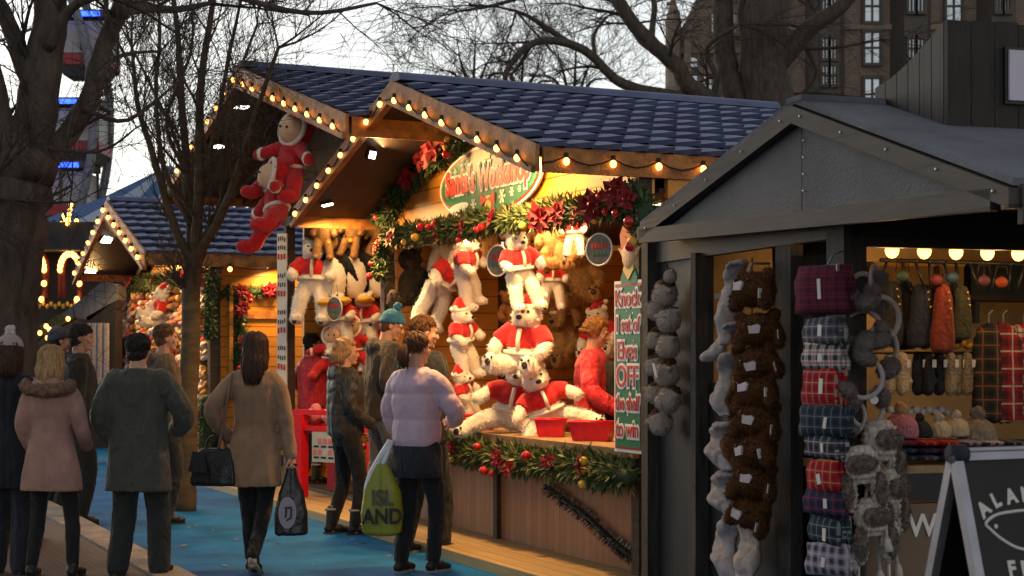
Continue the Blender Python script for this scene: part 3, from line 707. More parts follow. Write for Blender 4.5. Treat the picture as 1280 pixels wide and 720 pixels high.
PB = {'sit': make_bear('polar_bear_toy', 'proto', M['white_fur'], 'sit'), 'hang': make_bear('polar_bear_toy', 'proto', M['white_fur'], 'hang', True, False),
      'hanghat': make_bear('polar_bear_toy', 'proto', M['white_fur'], 'hang'), 'stack': make_bear('polar_bear_toy', 'proto', M['white_fur'], 'stack', True, False),
      'brown': make_bear('brown_bear_toy', 'proto', M['brown_fur'], 'sit', False, False), 'tan': make_bear('tan_bear_toy', 'proto', M['tan_fur'], 'hang', False, False),
      'tanhat': make_bear('tan_bear_toy', 'proto', M['tan_fur'], 'sit', False, True),
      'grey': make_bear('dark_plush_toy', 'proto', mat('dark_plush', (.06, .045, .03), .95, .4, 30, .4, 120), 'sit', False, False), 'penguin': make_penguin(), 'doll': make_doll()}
used = set()
def toy(kind, label, u, v, y, hpx, yaw=0, pitch=0, roll=0, frame=S, group=None, mid=.22):
    c = frame.hit(u, v, 0, y[0]) if isinstance(y, tuple) else frame.hit(u, v, 1, y); wy_ = frame.w(c)
    sc_ = 1.18 * hpx / (F / wy_.y) / (.78 if 'hang' in kind or kind in ('tan', 'doll') else .56)
    rot = Matrix.Rotation(frame.ang + R(yaw), 4, 'Z') @ Matrix.Rotation(R(pitch), 4, 'X') @ Matrix.Rotation(R(roll), 4, 'Y')
    m_ = .13 if 'hang' in kind or kind in ('tan',) else mid
    loc = wy_ - (rot @ V((0, 0, m_ * sc_)))
    src = PB[kind]
    if kind not in used:
        used.add(kind); o = src; o.location = loc; o['label'] = label; o.scale = (sc_,) * 3
        if group: o['group'] = group
    else: o = dup(src, loc, (0, 0, 0), label, sc_, group)
    o.rotation_euler = rot.to_euler(); return o
G1 = 'soft toy prizes hanging in the big stall'
# right-hand bay, from the front: yaw > 0 turns the toy towards the camera's left
toy('hang', 'large white bear in red jacket hanging highest, front of the bay under the garland', 649, 338, .02, 86, 92, 0, -8, group=G1)
toy('sit', 'white bear with red hat sitting on the bear pile, facing left', 657, 428, .12, 86, 42, 0, 5, group=G1)
toy('stack', 'white bear lying at the left bottom of the bear pile with one leg splayed', 645, 500, .16, 84, 52, 0, 12, group=G1)
toy('stack', 'white bear lying at the right bottom of the bear pile on the counter', 680, 502, .2, 76, 72, 0, -22, group=G1)
toy('hang', 'big white bear hanging face down at the left of the bear bay', 552, 354, .35, 92, 100, 30, 20, group=G1)
toy('hang', 'white bear in red jacket looking right, overlapping the face-down bear', 581, 335, .3, 82, 135, 10, -18, group=G1)
toy('hanghat', 'white bear in red hat hanging in profile above the counter edge', 576, 426, .25, 80, 125, 5, -12, group=G1)
toy('hanghat', 'white bear in red jacket lowest of the left column, above the red tray', 579, 494, .25, 60, 130, 0, -25, group=G1)
toy('hang', 'white bear high under the garland with only its body showing', 553, 310, .45, 56, 70, 0, 10, group=G1)
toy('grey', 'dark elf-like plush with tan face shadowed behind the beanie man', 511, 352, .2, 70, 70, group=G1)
for i, (k, u, v, y, h, yaw, lb) in enumerate([
    ('tan', 612, 300, .8, 56, 30, 'tan plush hanging in shade behind the round sign'), ('tan', 690, 305, .7, 60, 10, 'tan plush hanging right of the highest white bear'),
    ('tanhat', 706, 312, .8, 56, -10, 'tan plush in red hat half hidden under the garland'), ('tanhat', 728, 350, 1.2, 70, 0, 'tan plush in red hat in the dim back right of the bear bay'),
    ('hang', 690, 352, 1.1, 60, 20, 'white bear in red behind the elbow of the highest white bear'), ('tan', 712, 372, 1.3, 64, 0, 'tan plush low on the dim back wall above the vendor'),
    ('brown', 640, 390, 1.0, 46, 30, 'brown bear peeking out behind the white bear pile'), ('tanhat', 702, 428, .9, 70, -20, 'brown reindeer-like plush with red hat beside the vendor'),
    ('tan', 760, 520, .35, 64, -30, 'tan plush standing behind the tall green sign'), ('brown', 505, 300, .8, 54, 30, 'brown bear under the left end of the top garland'),
    ('tan', 530, 305, .9, 50, 20, 'tan plush under the garland beside the dark elf plush'), ('sit', 752, 420, 1.0, 60, -10, 'white bear in red hat behind the head of the red-jacketed vendor'),
    ('hang', 718, 292, .5, 50, 0, 'white bear tucked up behind the poinsettias'), ('tan', 668, 290, .9, 44, 10, 'small tan plush in the row under the header')]):
    toy(k, lb, u, v, max(y, 1.5) if u > 695 and v > 340 else y * .75, h, yaw + 50, 0, rnd.uniform(-14, 14), group=G1)
# penguin bay: these hang on the side wall that faces the near end
toy('hang', 'white bear with red jacket and dangling legs at the left edge of the penguin bay', 392, 352, (-7.45,), 92, 62, -5, 2, group=G1)
for u, v, lb in ((416, 342, 'penguin next to the white bear, leftmost penguin'), (442, 340, 'penguin in the middle of the penguin row'), (474, 340, 'penguin at the right end of the row above the blue beanie')):
    toy('penguin', lb, u, v, (-7.4,), 82, 66, 0, rnd.uniform(-6, 6), group=G1)
for k, u, v, h, lb in (('tan', 404, 296, 50, 'tan plush at the top left of the penguin bay'), ('tan', 440, 293, 50, 'tan plush with its feet above the middle penguin'), ('tan', 472, 300, 46, 'tan plush at the top right of the penguin bay'),
    ('hang', 424, 402, 70, 'white bear below the penguins, behind the small round sign'), ('hang', 457, 404, 68, 'white bear below the penguins, left of the blue beanie'), ('doll', 440, 430, 64, 'red felt doll heaped behind the black-coated woman'), ('doll', 415, 440, 60, 'red felt doll heaped beside the red-coated stall worker'), ('hang', 466, 430, 60, 'white bear lowest in the penguin bay, behind the tall man')):
    toy(k, lb, u, v, (-7.3,), h, 60 + rnd.uniform(-15, 15), 0, rnd.uniform(-10, 10), group=G1)
toy('doll', 'upper red felt doll hanging outside in the valley between the gables', 364, 204, -1.0, 98, 28, 0, 8, group='red felt dolls hanging outside', mid=.16)
toy('doll', 'lower red felt doll hanging outside above the letter board', 346, 258, -1.16, 98, 0, 0, -20, group='red felt dolls hanging outside', mid=.16)
def cord(label, frame, p, q):
    t = thing('twine', label, 'twine', frame.w(p)); b = MB(); b.tube([V((0, 0, 0)), frame.w(q) - frame.w(p)], .004, 5); b.build('strand', M['wire'], t); return t
q_ = S.hit(345, 176, 1, -1.0); cord('dark cord holding the upper red doll to the gable', S, q_, q_ + V((0, .02, .45)))

# small toys on the wall of the far stall
SM = []
for nm, c1, c2 in (('cream', (.75, .6, .42), M['red_felt']), ('white', (.8, .74, .66), M['red_felt']), ('tan', (.5, .28, .1), M['red_felt']), ('brown', (.16, .07, .03), M['gold']), ('red', (.5, .02, .02), M['white_fur']), ('pink', (.65, .3, .26), M['white_fur'])):
    fm = mat('small_' + nm, c1, .95, .2, 40, .3, 120)
    b = MB(); b.ell((0, 0, .1), (.09, .075, .11), None, 10, 7); b.ell((0, -.02, .26), (.085, .075, .08), None, 10, 7); b.ell((0, -.09, .245), (.04, .035, .03), None, 8, 5)
    mir(lambda s: (b.ell((s * .07, 0, .325), .03, None, 7, 5), b.tube([(s * .06, 0, .17), (s * .13, -.06, .1)], [.038, .034], 7, round_=True), b.tube([(s * .05, 0, .04), (s * .08, -.1, .0)], [.045, .04], 7, round_=True)))
    b.mi = 1; b.ell((0, -.004, .125), (.1, .083, .07), None, 10, 7); b.mi = 2
    mir(lambda s: b.ell((s * .032, -.088, .285), .01, None, 6, 4)); b.ell((0, -.124, .252), .013, None, 6, 4)
    o = b.build('small_plush_toy', [fm, c2, M['dark_nose']], None, True, FAR, fix=False); SM.append((nm, o))
first = {}
xa, xb = F3.hit(154, 420, 1, .12).x, F3.hit(256, 420, 1, .12).x
row = 0; z = 1.05
while z < 2.3:
    x = xa + (row % 2) * .1
    while x < xb:
        nm, src = rnd.choice(SM)
        lb = '%s soft toy packed on the %s rows of the far stall wall' % (nm, ('lowest', 'middle', 'upper')[min(2, int((z - 1.05) / .45))])
        p = F3.w((x + rnd.uniform(-.04, .04), .2 + rnd.uniform(-.08, .05), z + rnd.uniform(-.04, .04)))
        rot = (rnd.uniform(-.25, .25), rnd.uniform(-.3, .3), F3.ang + rnd.uniform(-.5, .6))
        if nm not in first:
            first[nm] = src; o = src; o.location = p; o.rotation_euler = rot; o.scale = (.8,) * 3
        else: o = src.copy(); COL.objects.link(o); o.location = p; o.rotation_euler = rot; o.scale = (rnd.uniform(.7, .95),) * 3
        tag(o, lb, 'soft toy', 'small soft toys packed on the far stall wall')
        x += rnd.uniform(.19, .26)
    z += .19; row += 1
for nm, src in SM:
    if nm not in first: bpy.data.objects.remove(src)
# three big toys among them
toy('sit', 'large cream toy with red hat, biggest on the far stall wall', 203, 383, .0, 44, 0, 0, 25, frame=F3, group='larger toys on the far stall wall')

# ================================================================== garlands
GM = [mat('fir_dark', (.022, .05, .018), .7, .3, 20), mat('fir_mid', (.055, .1, .03), .65, .3, 20), mat('fir_floodlit', (.14, .16, .045), .6, .3, 20), mat('fir_floodlit_pale', (.3, .26, .1), .6, .3, 20)]
POINS = None
def poinsettia(par, p, r, facing):
    b = MB(); x, y, d = frame_of(V(facing))
    for lay, (rr, n, lift) in enumerate(((r, 7, .1), (r * .7, 6, .4))):
        for i in range(n):
            a = 2 * math.pi * i / n + lay * .4 + rnd.uniform(-.2, .2); u_ = x * math.cos(a) + y * math.sin(a); w_ = d.cross(u_) * rr * .3
            k = rr * rnd.uniform(.8, 1.15); e = u_ * k
            b.add([V(p), V(p) + e * .5 + w_ + d * lift * rr * .6, V(p) + e + d * lift * rr * .2, V(p) + e * .5 - w_ + d * lift * rr * .6], [(0, 1, 2), (0, 2, 3)])
    b.ell(V(p) + d * r * .25, r * .12, None, 6, 4)
    return b.build('poinsettia', M['poins'], par, fix=False)
def garland(label, frame, pts, rad, dens=900, flowers=(), baubles=0, face=(0, -1, 0), light=.3, group='fir garlands on the stalls', oval=(1, .75, 1)):
    o0 = V(pts[0]); t = thing('fir_garland', label, 'garland', frame.w(o0), frame.ang, group)
    q = [V(p) - o0 for p in pts]; b = MB(); tot = sum((c - a).length for a, c in zip(q, q[1:]))
    core = MB(); core.tube(q, rad * .42, 7, True, True); core.build('core', GM[0], t, True)
    fa = V(face)
    for a, c in zip(q, q[1:]):
        d = c - a; ln = d.length; x, y, dd = frame_of(d)
        for i in range(int(ln * dens)):
            s = rnd.random(); an = rnd.uniform(0, 2 * math.pi); p = a + d * s
            lump = .8 + .45 * fbm(p + o0, 3.1)
            out = x * math.cos(an) + y * math.sin(an); rr = rad * rnd.uniform(.25, 1.0) * lump
            st = p + V((out.x * oval[0], out.y * oval[1], out.z * oval[2])) * rr * .75
            dr = (out + dd * rnd.uniform(-.9, .9) + V((0, 0, -.15)) + V((rnd.uniform(-.4, .4), rnd.uniform(-.4, .4), rnd.uniform(-.4, .4)))).normalized()
            L_ = rnd.uniform(.05, .1) * (rad / .12) ** .5; sd = dr.cross(V((rnd.uniform(-1, 1), rnd.uniform(-1, 1), rnd.uniform(-1, 1)))).normalized() * rnd.uniform(.006, .011)
            k = rnd.random(); b.mi = 3 if k < light * .2 else 2 if k < light else 1 if k < .72 else 0  # more pale needles where floods shine: that light is painted into the colour
            b.add([st - sd * .4, st + dr * L_ * .5 - sd, st + dr * L_, st + dr * L_ * .5 + sd], [(0, 1, 2, 3)])
    b.build('needles', GM, t, fix=False)
    def at(s):
        s *= tot
        for a, c in zip(q, q[1:]):
            l = (c - a).length
            if s <= l + 1e-6: return a + (c - a) * (s / l)
            s -= l
        return q[-1]
    for s, r_ in flowers:
        p = at(s) + fa * rad * .85 + V((0, 0, rnd.uniform(-.5, .3) * rad)); poinsettia(t, p, r_, fa + V((rnd.uniform(-.4, .7), 0, rnd.uniform(-.3, .4))))
    for i in range(baubles):
        p = at(rnd.random()) + fa * rad * rnd.uniform(.6, .95) + V((rnd.uniform(-.03, .03), 0, rnd.uniform(-1, .5) * rad)); r_ = rnd.uniform(.022, .038)
        part('bauble', rnd.choice([M['red_bauble'], M['red_bauble'], M['gold']]), t, lambda k: k.ell(p, r_, None, 10, 7), smooth=True)
    return t
M['poins'] = mat('poinsettia_red', (.22, .004, .01), .6, .4, 25)
M['red_bauble'] = mat('red_bauble', (.5, .012, .015), .15, 0, spec=.6)
def along(pix, y, frame=S): return [frame.hit(u, v, 1, y) for u, v in pix]
garland('thick fir garland with red poinsettias across the header of the bear bay', S, along([(488, 296), (540, 290), (600, 278), (660, 272), (720, 262), (790, 252)], -.1), .125, 1150,
        [(.06, .1), (.3, .09), (.42, .1), (.55, .1), (.74, .15), (.8, .11), (.92, .15), (.86, .08)], 12, light=.42)
garland('fir garland climbing the gable wall left of the painted sign', S, along([(482, 276), (505, 232), (540, 200), (580, 176)], -.06), .13, 900, [(.2, .1), (.45, .16), (.62, .12), (.78, .17)], 4, light=.1)
garland('fir garland bunch filling the corner right of the header', S, along([(770, 250), (795, 246), (806, 262), (806, 300)], -.08), .14, 1000, [(.3, .12), (.6, .1)], 5, light=.15)
garland('fir garland hanging down the post between the two bays', S, along([(487, 288), (478, 318), (474, 345)], -.1), .11, 1000, [(.3, .1)], 4, light=.35)
garland('fir garland with red baubles along the counter edge', S, [(xm + .1, -.17, .77), (-3.4, -.18, .75), (-2.2, -.18, .76), (-1.2, -.18, .74), (-.5, -.18, .77), (.2, -.17, .74)], .135, 1150, [(.36, .08), (.44, .09), (.62, .1), (.66, .08), (.9, .1), (.8, .07)], 18, light=.42)
garland('dim fir garland under the tall rear gable', S, along([(372, 262), (420, 262), (480, 270)], -.05), .1, 700, [(.3, .1), (.7, .1)], 3, light=.05)
garland('fir garland across the front of the far left stall', F3, along([(152, 362), (185, 352), (225, 350), (264, 345)], .1, F3), .15, 800, [(.2, .12), (.5, .12), (.8, .12)], 8, light=.4)
garland('fir garland down the corner post of the far left stall', F3, along([(268, 328), (262, 365), (260, 420)], .1, F3), .15, 800, [(.3, .1)], 4, light=.2)
sx_ = cx + .09
def alongx(pix): return [F3.hit(u, v, 0, sx_) for u, v in pix]
garland('fir garland strung across the orange side wall', F3, alongx([(280, 366), (300, 366), (330, 364), (358, 360)]), .12, 800, [(.25, .13), (.7, .14)], 3, face=(1, 0, 0), light=.15, oval=(.75, 1, 1))
garland('fir garland hanging down the orange side wall', F3, alongx([(298, 372), (302, 410), (294, 470)]), .12, 800, [(.15, .14), (.5, .08)], 4, face=(1, 0, 0), light=.15, oval=(.75, 1, 1))
garland('fir garland hanging low beside the far stall counter', F3, along([(258, 500), (255, 560)], .0, F3), .18, 700, [(.5, .1)], 2, light=.15)
# dark tinsel rope slung across the front boards
tr = [S.hit(u, v, 1, -.05) for u, v in ((682, 608), (705, 626), (730, 643), (752, 664), (772, 682), (793, 699))]
t = thing('tinsel_rope', 'dark scaly tinsel rope slung diagonally across the counter front', 'tinsel', S.w(tr[0]), S.ang)
b = MB()
for i in range(len(tr) - 1):
    for k in range(26):
        p = tr[i].lerp(tr[i + 1], k / 26) - tr[0]; a = rnd.uniform(0, 6.28)
        for a in [rnd.uniform(0, 6.28) for _ in range(5)]:
            d = V((math.cos(a), math.sin(a) * .8, math.sin(a + 1))) * .04; b.add([p, p + d + V((.012, 0, 0)), p + d * 1.25, p + d - V((.012, 0, .012))], [(0, 1, 2, 3)])
b.build('tinsel', mat('dark_tinsel', (.035, .03, .03), .35, .4, 40, metal=.4), t, fix=False)
part('cord', M['wire'], t, lambda k: k.tube([p - tr[0] for p in tr], .024, 7), smooth=True)

# ================================================================== signs of the big stall
def onplane(u, v, y): return S.hit(u, v, 1, y)
M['sign_green'] = mat('sign_green', (.015, .16, .06), .45, .1, 8)
M['sign_red'] = mat('sign_red', (.55, .03, .015), .45, .05, 8)
M['sign_white'] = mat('sign_white', (.82, .8, .72), .45, .03, 8)
M['sign_yellow'] = mat('sign_yellow', (.8, .52, .08), .45, .05, 8)
M['skin_paint'] = mat('skin_paint', (.8, .5, .28), .5, .05, 8)
c = onplane(612, 226, -.03)
SG = thing('painted_sign', "oval green sign reading Santa's Workshop in red letters", 'sign', S.w(c), S.ang)
def disc(b, rx, ry, y, th, cx_=0, cz=0, n=48, sk=0):
    b.prism([V((cx_ + rx * math.cos(2 * math.pi * i / n), y, cz + ry * math.sin(2 * math.pi * i / n) + sk * rx * math.cos(2 * math.pi * i / n))) for i in range(n)], (0, -th, 0))
RX, RZ = .98, .3
part('sign_border', M['sign_white'], SG, lambda b: disc(b, RX, RZ, 0, .02))
part('sign_line', M['sign_red'], SG, lambda b: disc(b, RX - .03, RZ - .022, -.012, .011))
part('sign_face', M['sign_green'], SG, lambda b: disc(b, RX - .06, RZ - .044, -.016, .011))
for off, ext, mm, yy, nm in ((.03, .002, 'sign_white', -.032, 'letter_outline'), (.012, .002, 'sign_red', -.037, 'lettering')):
    text("Santa's Workshop", nm, M[mm], SG, Matrix.Translation((-.0, yy, .03)) @ UPR, .265, ext, off, squeeze=.78, spacing=1.06)
def flake(b, x, z, r):
    for i in range(3):
        a = math.pi * i / 3; d = V((math.cos(a), 0, math.sin(a))) * r; b.beam(V((x, -.03, z)) - d, V((x, -.03, z)) + d, .004, r * .28, (0, 1, 0))
    for i in range(6):
        a = math.pi * i / 3; b.box((x + math.cos(a) * r * .9, -.031 , z + math.sin(a) * r * .9), (r * .35, .004, r * .35), Matrix.Rotation(a + .78, 3, 'Y'))
for x, z, r in ((-.62, .13, .035), (-.45, .17, .05), (-.7, .02, .025), (-.25, -.17, .05), (.3, -.15, .055), (.48, -.13, .035), (.62, -.12, .025), (-.45, -.18, .03), (.2, .2, .04), (-.35, .2, .022)):
    part('snowflake', M['sign_white'], SG, lambda b: flake(b, x, z, r))
part('painted_hat', M['sign_yellow'], SG, lambda b: b.prism([(-.1, -.027, .32), (.14, -.027, .3), (.07, -.027, .17), (-.03, -.027, .17)], (0, -.006, 0)))
part('painted_coat', M['sign_yellow'], SG, lambda b: (b.prism([(-.03, -.027, -.29), (.1, -.027, -.29), (.08, -.027, -.12), (-.01, -.027, -.12)], (0, -.006, 0))))
part('painted_bow', M['sign_red'], SG, lambda b: (b.prism([(-.1, -.034, -.1), (.03, -.034, -.15), (-.1, -.034, -.2)], (0, -.004, 0)), b.prism([(.17, -.034, -.1), (.04, -.034, -.15), (.17, -.034, -.2)], (0, -.004, 0))))
part('painted_scroll', M['sign_white'], SG, lambda b: disc(b, .2, .035, -.028, .006, -.55, -.17, 20, .05))
# tall green sign
a_ = onplane(769, 352, -.16); b_ = onplane(806, 568, -.16)
KW, KH = b_.x - a_.x, a_.z - b_.z
KN = thing('game_sign', 'tall green sign about knocking elves off the shelf, at the counter corner', 'sign', S.w(((a_.x + b_.x) / 2, -.16, (a_.z + b_.z) / 2)), S.ang)
part('sign_border', M['sign_white'], KN, lambda b: b.box((0, 0, 0), (KW, .012, KH)))
part('sign_line', M['sign_red'], KN, lambda b: b.box((0, -.004, 0), (KW - .035, .012, KH - .04)))
part('sign_face', M['sign_green'], KN, lambda b: b.box((0, -.008, 0), (KW - .065, .012, KH - .07)))
for i, (s, sz, sq) in enumerate((('Knock', .155, .82), ('1 set of', .14, .75), ('Elves', .165, .8), ('OFF', .2, .84), ('the shelf', .14, .66), ('to win', .15, .78))):
    z_ = KH / 2 - .12 - i * (KH - .2) / 5.4
    for off, mm, yy, nm in ((.017, 'sign_white', -.0165, 'letter_outline'), (.001, 'sign_red', -.021, 'lettering')):
        text(s, nm, M[mm], KN, Matrix.Translation((0, yy, z_)) @ UPR, sz, .002, off, squeeze=sq)
part('snow_spots', M['sign_white'], KN, lambda b: [b.ell((rnd.uniform(-.14, .14), -.0155, rnd.uniform(-KH / 2 + .1, KH / 2 - .05)), (.009, .003, .009), None, 6, 4) for _ in range(26)])
part('sign_post', M['rafter_wood'], KN, lambda b: b.box((0, .03, -.03), (.05, .04, KH)))
e_ = onplane(786, 322, -.17)
EC = thing('elf_cutout', 'small painted elf figure with orange hat on top of the tall sign', 'cut-out', S.w((e_.x, -.17, a_.z)), S.ang)
def sh(nm, mm, fn): part(nm, M[mm] if isinstance(mm, str) else mm, EC, fn, smooth=False)
sh('body', 'sign_green', lambda b: b.prism([(-.09, 0, -.06), (.09, 0, -.06), (.11, 0, .02), (.05, 0, .1), (-.05, 0, .1), (-.11, 0, .02)], (0, .015, 0)))
sh('collar', 'sign_yellow', lambda b: b.prism([(-.07, -.006, .07), (0, -.006, .0), (.07, -.006, .07), (.05, -.006, .11), (-.05, -.006, .11)], (0, .012, 0)))
sh('face', 'skin_paint', lambda b: (b.ell((0, -.005, .16), (.075, .02, .085)), b.prism([(-.06, 0, .19), (-.15, 0, .22), (-.06, 0, .13)], (0, .012, 0)), b.prism([(.06, 0, .19), (.15, 0, .22), (.06, 0, .13)], (0, .012, 0))))
sh('hat', mat('orange_paint', (.75, .2, .03), .5, .1), lambda b: b.prism([(-.08, -.012, .2), (.08, -.012, .2), (.07, -.012, .28), (-.06, -.012, .36), (-.1, -.012, .3)], (0, .02, 0)))
# round hanging signs
def round_sign(label, u, v, y, rpx, yaw=0):
    p = S.w(S.hit(u, v, 1, y)); r = rpx / (F / p.y)
    t = thing('round_sign', label, 'sign', p, S.ang + R(yaw), 'round signs hanging among the toys'); t.scale = (r, r, r)
    part('rim', M['sign_white'], t, lambda b: ring(b, (0, 0, 0), 1, 1, .06, Matrix.Rotation(R(90), 3, 'X'), 32), smooth=True)
    part('disc', mat('sign_disc', (.12, .1, .07), .25, .3, 3), t, lambda b: disc(b, .98, .98, .02, .04, n=32))
    part('red_pattern', M['sign_red'], t, lambda b: [b.prism([V((x + .1 * math.cos(k), -.03, .25 + .22 * math.sin(k))) for k in (0, 1.2, 2.5, 3.6, 5)], (0, -.02, 0)) for x in (-.5, -.25, 0, .25, .5)])
    part('green_pattern', M['sign_green'], t, lambda b: [b.prism([(x - .12, -.03, -.35), (x + .12, -.03, -.3), (x, -.03, -.1)], (0, -.02, 0)) for x in (-.4, -.1, .2, .45)])
    part('string', M['wire'], t, lambda b: (b.tube([(-.5, 0, .86), (-.3, 0, 2)], .02, 4), b.tube([(.5, 0, .86), (.3, 0, 2)], .02, 4)))
round_sign('dark round sign with white rim hanging beside the tall green sign', 749, 312, -.1, 20, 25)
round_sign('round sign with thin rim hanging left of the highest white bear', 622, 326, .1, 19, 20)
round_sign('small round sign hanging below the leftmost penguin', 418, 386, .3, 15, 20)
# letter board on the left post of the stall
lb0, lb1 = S.hit(362, 290, 1, -.1), S.hit(362, 490, 1, -.1)
LB = thing('letter_board', 'narrow upright board with red and dark marks at the stall\'s left corner', 'sign', S.w((xl + .05, -.1, (lb0.z + lb1.z) / 2)), S.ang + R(35))
LH = lb0.z - lb1.z
part('board', M['sign_white'], LB, lambda b: b.box((0, 0, 0), (.13, .02, LH)))
for nm, mm, o_ in (('red_lettering', 'sign_red', 0), ('lettering', 'dark_nose', 1)):
    for i in range(int(LH / .1)):
        if i % 4 in ((0, 1) if o_ else (2,)):
            z_ = LH / 2 - .06 - i * .1
            part(nm, M[mm], LB, lambda b: [b.box((-.042 + k * (.028 if o_ else .04), -.011, z_ + rnd.uniform(-.01, .01)), (.014 if o_ else .026, .006, .045 if o_ else .06)) for k in range(4 if o_ else 3)])
# trays on the counter
M['tray_red'] = mat('tray_red', (.62, .012, .03), .4, .12, 20, .1, 60)
def tray(label, u, v, wpx, hpx, y, yaw):
    p = S.hit(u, v, 1, y); p.z = .913; w_ = S.w(p); s = F / w_.y
    t = thing('plastic_tray', label, 'tray', w_, S.ang + R(yaw), 'red trays on the counter')
    L_, D_, H_ = wpx / s * .92, .2, hpx / s * .9
    def body(b):
        o_, i_ = [], []
        for k, (z_, g) in enumerate(((0, .8), (H_, 1.0))):
            o_.append([V((sx * L_ / 2 * g, sy * D_ / 2 * g, z_)) for sx, sy in ((-1, -1), (1, -1), (1, 1), (-1, 1))])
        for k, (z_, g) in enumerate(((H_, .95), (.01, .76))):
            i_.append([V((sx * L_ / 2 * g, sy * D_ / 2 * g, z_)) for sx, sy in ((-1, -1), (1, -1), (1, 1), (-1, 1))])
        b.loft(o_ + i_)
    part('basin', M['tray_red'], t, body)
    part('lip', M['tray_red'], t, lambda b: b.tube([(-L_ / 2, -D_ / 2, H_), (L_ / 2, -D_ / 2, H_), (L_ / 2, D_ / 2, H_), (-L_ / 2, D_ / 2, H_), (-L_ / 2, -D_ / 2, H_)], .008, 6), smooth=True)
tray('red tray at the far end of the counter, beside the lilac jacket', 597, 541, 48, 20, .06, 50)
tray('red tray in the middle, right of the bear pile', 689, 551, 40, 24, .12, 55)
tray('widest red tray, nearest the tall green sign', 741, 557, 60, 26, .14, 45)
# red stand with basket of wrapped toys in front of the penguin bay
rp = S.hit(376, 611, 1, -.32); rs = F / S.w(rp).y
RS = thing('red_stand', 'red framed stand with a basket of wrapped toys and a poster', 'stand', S.w((rp.x, rp.y, .08)), S.ang + R(28))
for x_ in (0, 1.0):
    for y_ in (0, .5): part('leg', M['tray_red'], RS, lambda b: b.box((x_, y_, .42), (.11, .11, .84)))
for z_ in (.86, .7): part('rail', M['tray_red'], RS, lambda b: (b.box((.5, 0, z_), (1.2, .05, .05)), b.box((.5, .5, z_), (1.2, .05, .05)), b.box((-.07, .25, z_ + .001), (.05, .5, .048)), b.box((1.07, .25, z_ + .001), (.05, .5, .048))))
part('basket_floor', M['tray_red'], RS, lambda b: b.box((.5, .25, .66), (1.1, .46, .02)))
WT = ['pink', 'grey', 'white', 'red', 'pink', 'grey', 'white', 'red', 'pink']
for i, cname in enumerate(WT):
    mm = {'pink': M['pink'], 'grey': M['grey_fur'], 'white': M['white_fur'], 'red': M['red_cloth']}[cname]
    p = RS.matrix_world if False else None
    fr = Frame(S.w((rp.x, rp.y, .08)), S.ang + R(28)); w_ = fr.w((.04 + i * .115, .16 + .16 * (i % 2), .82))
    b = MB(); b.ell((0, 0, 0), (.1, .11, .09), None, 10, 7); b.ell((.02, -.03, .07), (.06, .06, .06), None, 8, 6)
    o = bake(b, 'wrapped_toy', mm, None, .014, 1, lambda p_, n: .008 * fbm(p_, 22)); o.location = w_
    tag(o, '%s wrapped toy heaped in the red stand basket, %s' % (cname, ('left end', 'left end', 'left half', 'left half', 'middle', 'right half', 'right half', 'right end', 'right end')[i] + (' at the front' if i % 2 == 0 else ' at the back')), 'wrapped toy', 'wrapped toys in the red stand')
PO = thing('price_poster', 'pale poster with pink and blue lines hung on the red stand', 'poster', fr.w((.42, -.05, .52)), S.ang + R(28))
part('sheet', mat('poster_sheet', (.42, .5, .55), .5, .1, 10), PO, lambda b: b.box((0, 0, 0), (.42, .012, .3)))
part('pink_lines', M['pink'], PO, lambda b: [b.box((-.17 + k * .07, -.008, .06 - .11 * r_), (.05, .004, .05)) for k in range(6) for r_ in (0, 1) if (k * 7 + r_) % 5])
part('dark_lines', M['navy_curtain'], PO, lambda b: [b.box((-.15 + k * .1, -.008, .005 - .11 * r_), (.07, .004, .018)) for k in range(4) for r_ in (0, 1)])
# ================================================================== people (built facing +y, feet at z=0)
M['skin'] = mat('skin', (.52, .29, .19), .5, .12, 12, .1, 120)
M['shoe_black'] = mat('shoe_black', (.018, .016, .016), .5, .2, 20)
M['sole'] = mat('sole', (.3, .27, .22), .6, .1, 20)
M['sole_dark'] = mat('sole_dark', (.03, .028, .026), .6, .1, 20)
M['eye'] = mat('eye', (.03, .02, .015), .2, 0)
def cloth(name, c, bump=.35, sc=140, var=.22, rough=.85, spec=.2, sheen=.1, vs=7, fb=.7):
    m = mat(name, c, rough, var, vs, bump, sc, spec=spec, sheen=sheen); N, L = m.node_tree.nodes, m.node_tree.links
    b0 = next(n for n in N if n.bl_idname == 'ShaderNodeBump'); tc = N.new('ShaderNodeTexCoord'); mp = N.new('ShaderNodeMapping'); mp.inputs['Scale'].default_value = (1.3, 1.3, .6); mp.inputs['Rotation'].default_value = (.2, .5, .3)
    nz = N.new('ShaderNodeTexNoise'); nz.inputs['Scale'].default_value = 9; nz.inputs['Detail'].default_value = 2.5; nz.inputs['Distortion'].default_value = .8
    L.new(tc.outputs['Object'], mp.inputs[0]); L.new(mp.outputs[0], nz.inputs['Vector'])
    b1 = N.new('ShaderNodeBump'); b1.inputs['Strength'].default_value = fb; b1.inputs['Distance'].default_value = .07; L.new(nz.outputs['Fac'], b1.inputs['Height']); L.new(b1.outputs['Normal'], b0.inputs['Normal'])
    return m
def hair_mat(name, c, var=.5): return mat(name, c, .55, var, 26, .4, 60, spec=.2, stretch=(3, 3, .5))
def ik(a, c, l1, l2, pole):
    a, c = V(a), V(c); d = c - a; L_ = min(d.length, (l1 + l2) * .999); u_ = d.normalized()
    k = (l1 * l1 - l2 * l2 + L_ * L_) / (2 * L_); h = math.sqrt(max(l1 * l1 - k * k, 0))
    p = V(pole); p = (p - u_ * p.dot(u_)); p = p.normalized() if p.length > 1e-6 else V((0, 0, 1))
    return a + u_ * k + p * h, a + u_ * L_
